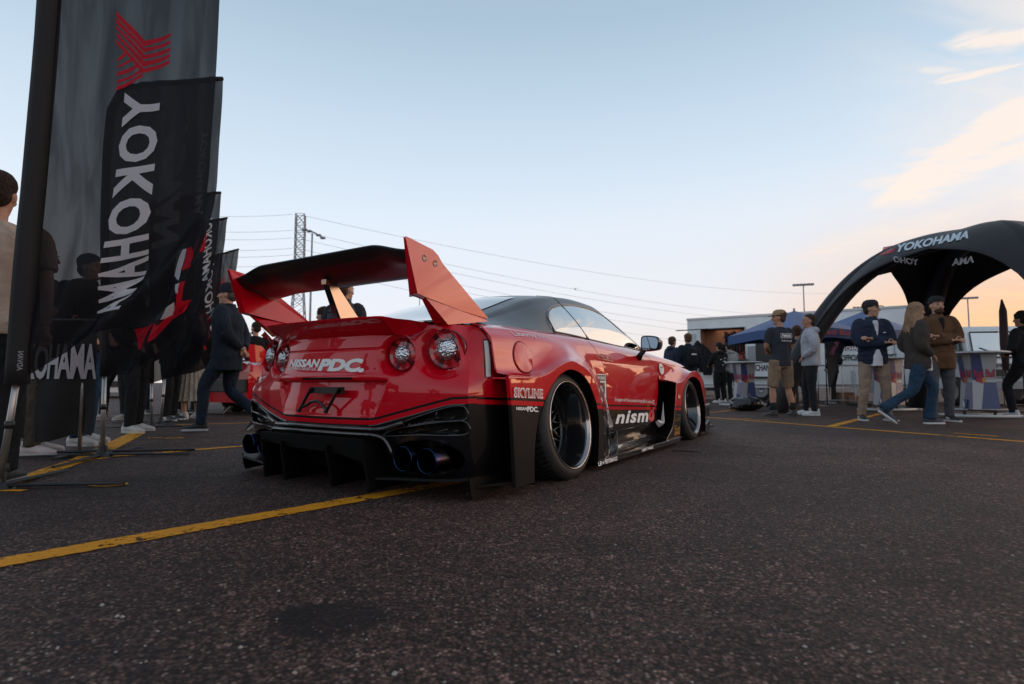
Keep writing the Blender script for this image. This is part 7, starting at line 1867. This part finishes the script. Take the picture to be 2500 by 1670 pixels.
# lance-like folded flag by the truck
p = W(2458, 934, d=10.5); q = MB(); q.tube([(0, 0, 0), (0, 0, 1.5)], .015, 6); root = empty('folded_flag', (p.x, 10.5, 0), 0, 'slim folded dark flag standing beside the truck', 'banner flag'); q.build('pole', BLACK, root)
q = MB(); q.tube([(0, 0, .8), (0, 0, 1.3), (.01, 0, 1.9), (0, 0, 2.12)], [.05, .07, .06, .012], 10); q.build('fabric', pbr('folded_flag_cloth', (.05,.025,.03), .8), root, smooth=True)

# ------------------------------------------------------------------ far trees, low along the horizon and beyond the frame
LEAF = pbr('dark_foliage', (.035,.040,.022), .8, noise=.5, nscale=.6); BARK = pbr('bark', (.06,.045,.035), .9)
rnd = random.Random(11)
def tree_meshes(h, seed):
    rnd = random.Random(seed); V = []; F = []
    for _ in range(1500):
        a = rnd.uniform(0, 6.283); u = rnd.random()**.5; zf = rnd.random(); r = h*.36*u*math.sin(math.pi*(.12+.80*zf))**.6*(1+.25*math.sin(3*a+seed))
        c_ = Vector((r*math.cos(a), r*math.sin(a), h*(.22+.78*zf))); s_ = h*.035; b0 = len(V)
        n_ = Vector((rnd.uniform(-1, 1), rnd.uniform(-1, 1), rnd.uniform(-1, 1))).normalized(); t1 = n_.orthogonal().normalized()*s_; t2 = n_.cross(t1)
        V += [c_-t1-t2, c_+t1-t2, c_+t1*.8+t2, c_-t1+t2*.7]; F.append((b0, b0+1, b0+2, b0+3))
    me = bpy.data.meshes.new('crown'); me.from_pydata([tuple(v) for v in V], [], F); me.materials.append(LEAF)
    mb = MB(); mb.tube([(0, 0, 0), (.1, 0, h*.3), (0, .1, h*.7)], [h*.03, h*.02, h*.008], 7)
    for k in range(4):
        a = k*1.6; mb.tube([(0, 0, h*.3), (h*.12*math.cos(a), h*.12*math.sin(a), h*.5), (h*.2*math.cos(a), h*.2*math.sin(a), h*.68)], [h*.014, h*.009, h*.004], 5)
    mt = bpy.data.meshes.new('trunk'); mt.from_pydata(mb.v, [], mb.f); mt.materials.append(BARK); return me, mt
VV, FF, MM = [], [], []
for i, az_d in enumerate(range(44, 128, 3)):
    a = R_(az_d+rnd.uniform(-1, 1)); d = rnd.uniform(62, 85); me, mt = tree_meshes([7, 8.5, 6][i % 3]*rnd.uniform(.6, .95), i+1)
    for m_, mi in ((me, 0), (mt, 1)):
        b0 = len(VV); VV += [tuple(v.co+Vector((d*math.sin(a), d*math.cos(a), 0))) for v in m_.vertices]; FF += [tuple(k+b0 for k in p.vertices) for p in m_.polygons]; MM += [mi]*len(m_.polygons)
        bpy.data.meshes.remove(m_)
tag(mesh('distant_trees', VV, FF, None, mats=[LEAF, BARK], midx=MM), kind='stuff')
# the row goes on beyond the left edge: more visitors and one more flag, seen in the paintwork
for i, (x, y, f_, ar, tp_, bt, lb) in enumerate(((-3.6, 1.9, -70, 'crossed', (.02,.02,.025), (.02,.03,.05), 'visitor in charcoal hoodie and blue jeans standing beyond the left edge'), (-4.3, 1.0, -90, 'pockets', (.10,.02,.02), (.015,.015,.018), 'visitor in dark red hoodie standing beyond the left edge'),
      (-5.2, .1, -60, 'phone', (.015,.02,.03), (.10,.09,.07), 'visitor in navy hoodie holding up a phone beyond the left edge'), (-3.9, -1.2, -50, 'front', (.25,.25,.26), (.02,.02,.02), 'visitor in light grey hoodie standing near the camera'))):
    person(lb, (x, y, 0), R_(f_), 1.75+.03*i, 1.05, ar, 'relaxed', 'mid', ('short', (.03,.02,.015)), None, ('hoodie', tp_), ('trousers', bt), ((.3,.3,.3), (.4,.4,.4)), vox=.018)

# small litter on the asphalt
p = W(1640, 1102, z=0); mb = MB(); mb.tube([(0, 0, .006), (.10, -.05, .010), (.22, -.10, .005)], [.004, .005, .002], 5); mb.tube([(.10, -.05, .010), (.14, .02, .006)], [.003, .001], 4)
o = mb.build('twig', pbr('twig_brown', (.03,.02,.015), .8)); o.location = (p.x, p.y, 0); tag(o, 'thin dark twig on the asphalt beside the side skirt', 'twig')
rnd = random.Random(21); mb = MB()
for _ in range(900):
    px, py = rnd.uniform(-50, 2550), 1080+590*rnd.random()**.8
    q = W(px, py, z=0); s_ = rnd.uniform(.0012, .0042)*(1 if rnd.random() < .93 else 1.8)
    ellip_c = (q.x, q.y, s_*.4); a = rnd.uniform(0, 3)
    V = [(q.x+s_*math.cos(a+k*1.2566)*rnd.uniform(.7, 1.2), q.y+s_*math.sin(a+k*1.2566)*rnd.uniform(.7, 1.2), 0.001) for k in range(5)]+[(q.x, q.y, s_*.9)]
    mb.add(V, [(k, (k+1) % 5, 5) for k in range(5)], rnd.choice([0, 0, 1, 2]))
tag(mb.build('grit', None, mats=[pbr('grit_pale', (.30,.27,.25), .8), pbr('grit_brown', (.16,.09,.06), .8), pbr('grit_grey', (.10,.10,.10), .8)]), kind='stuff')
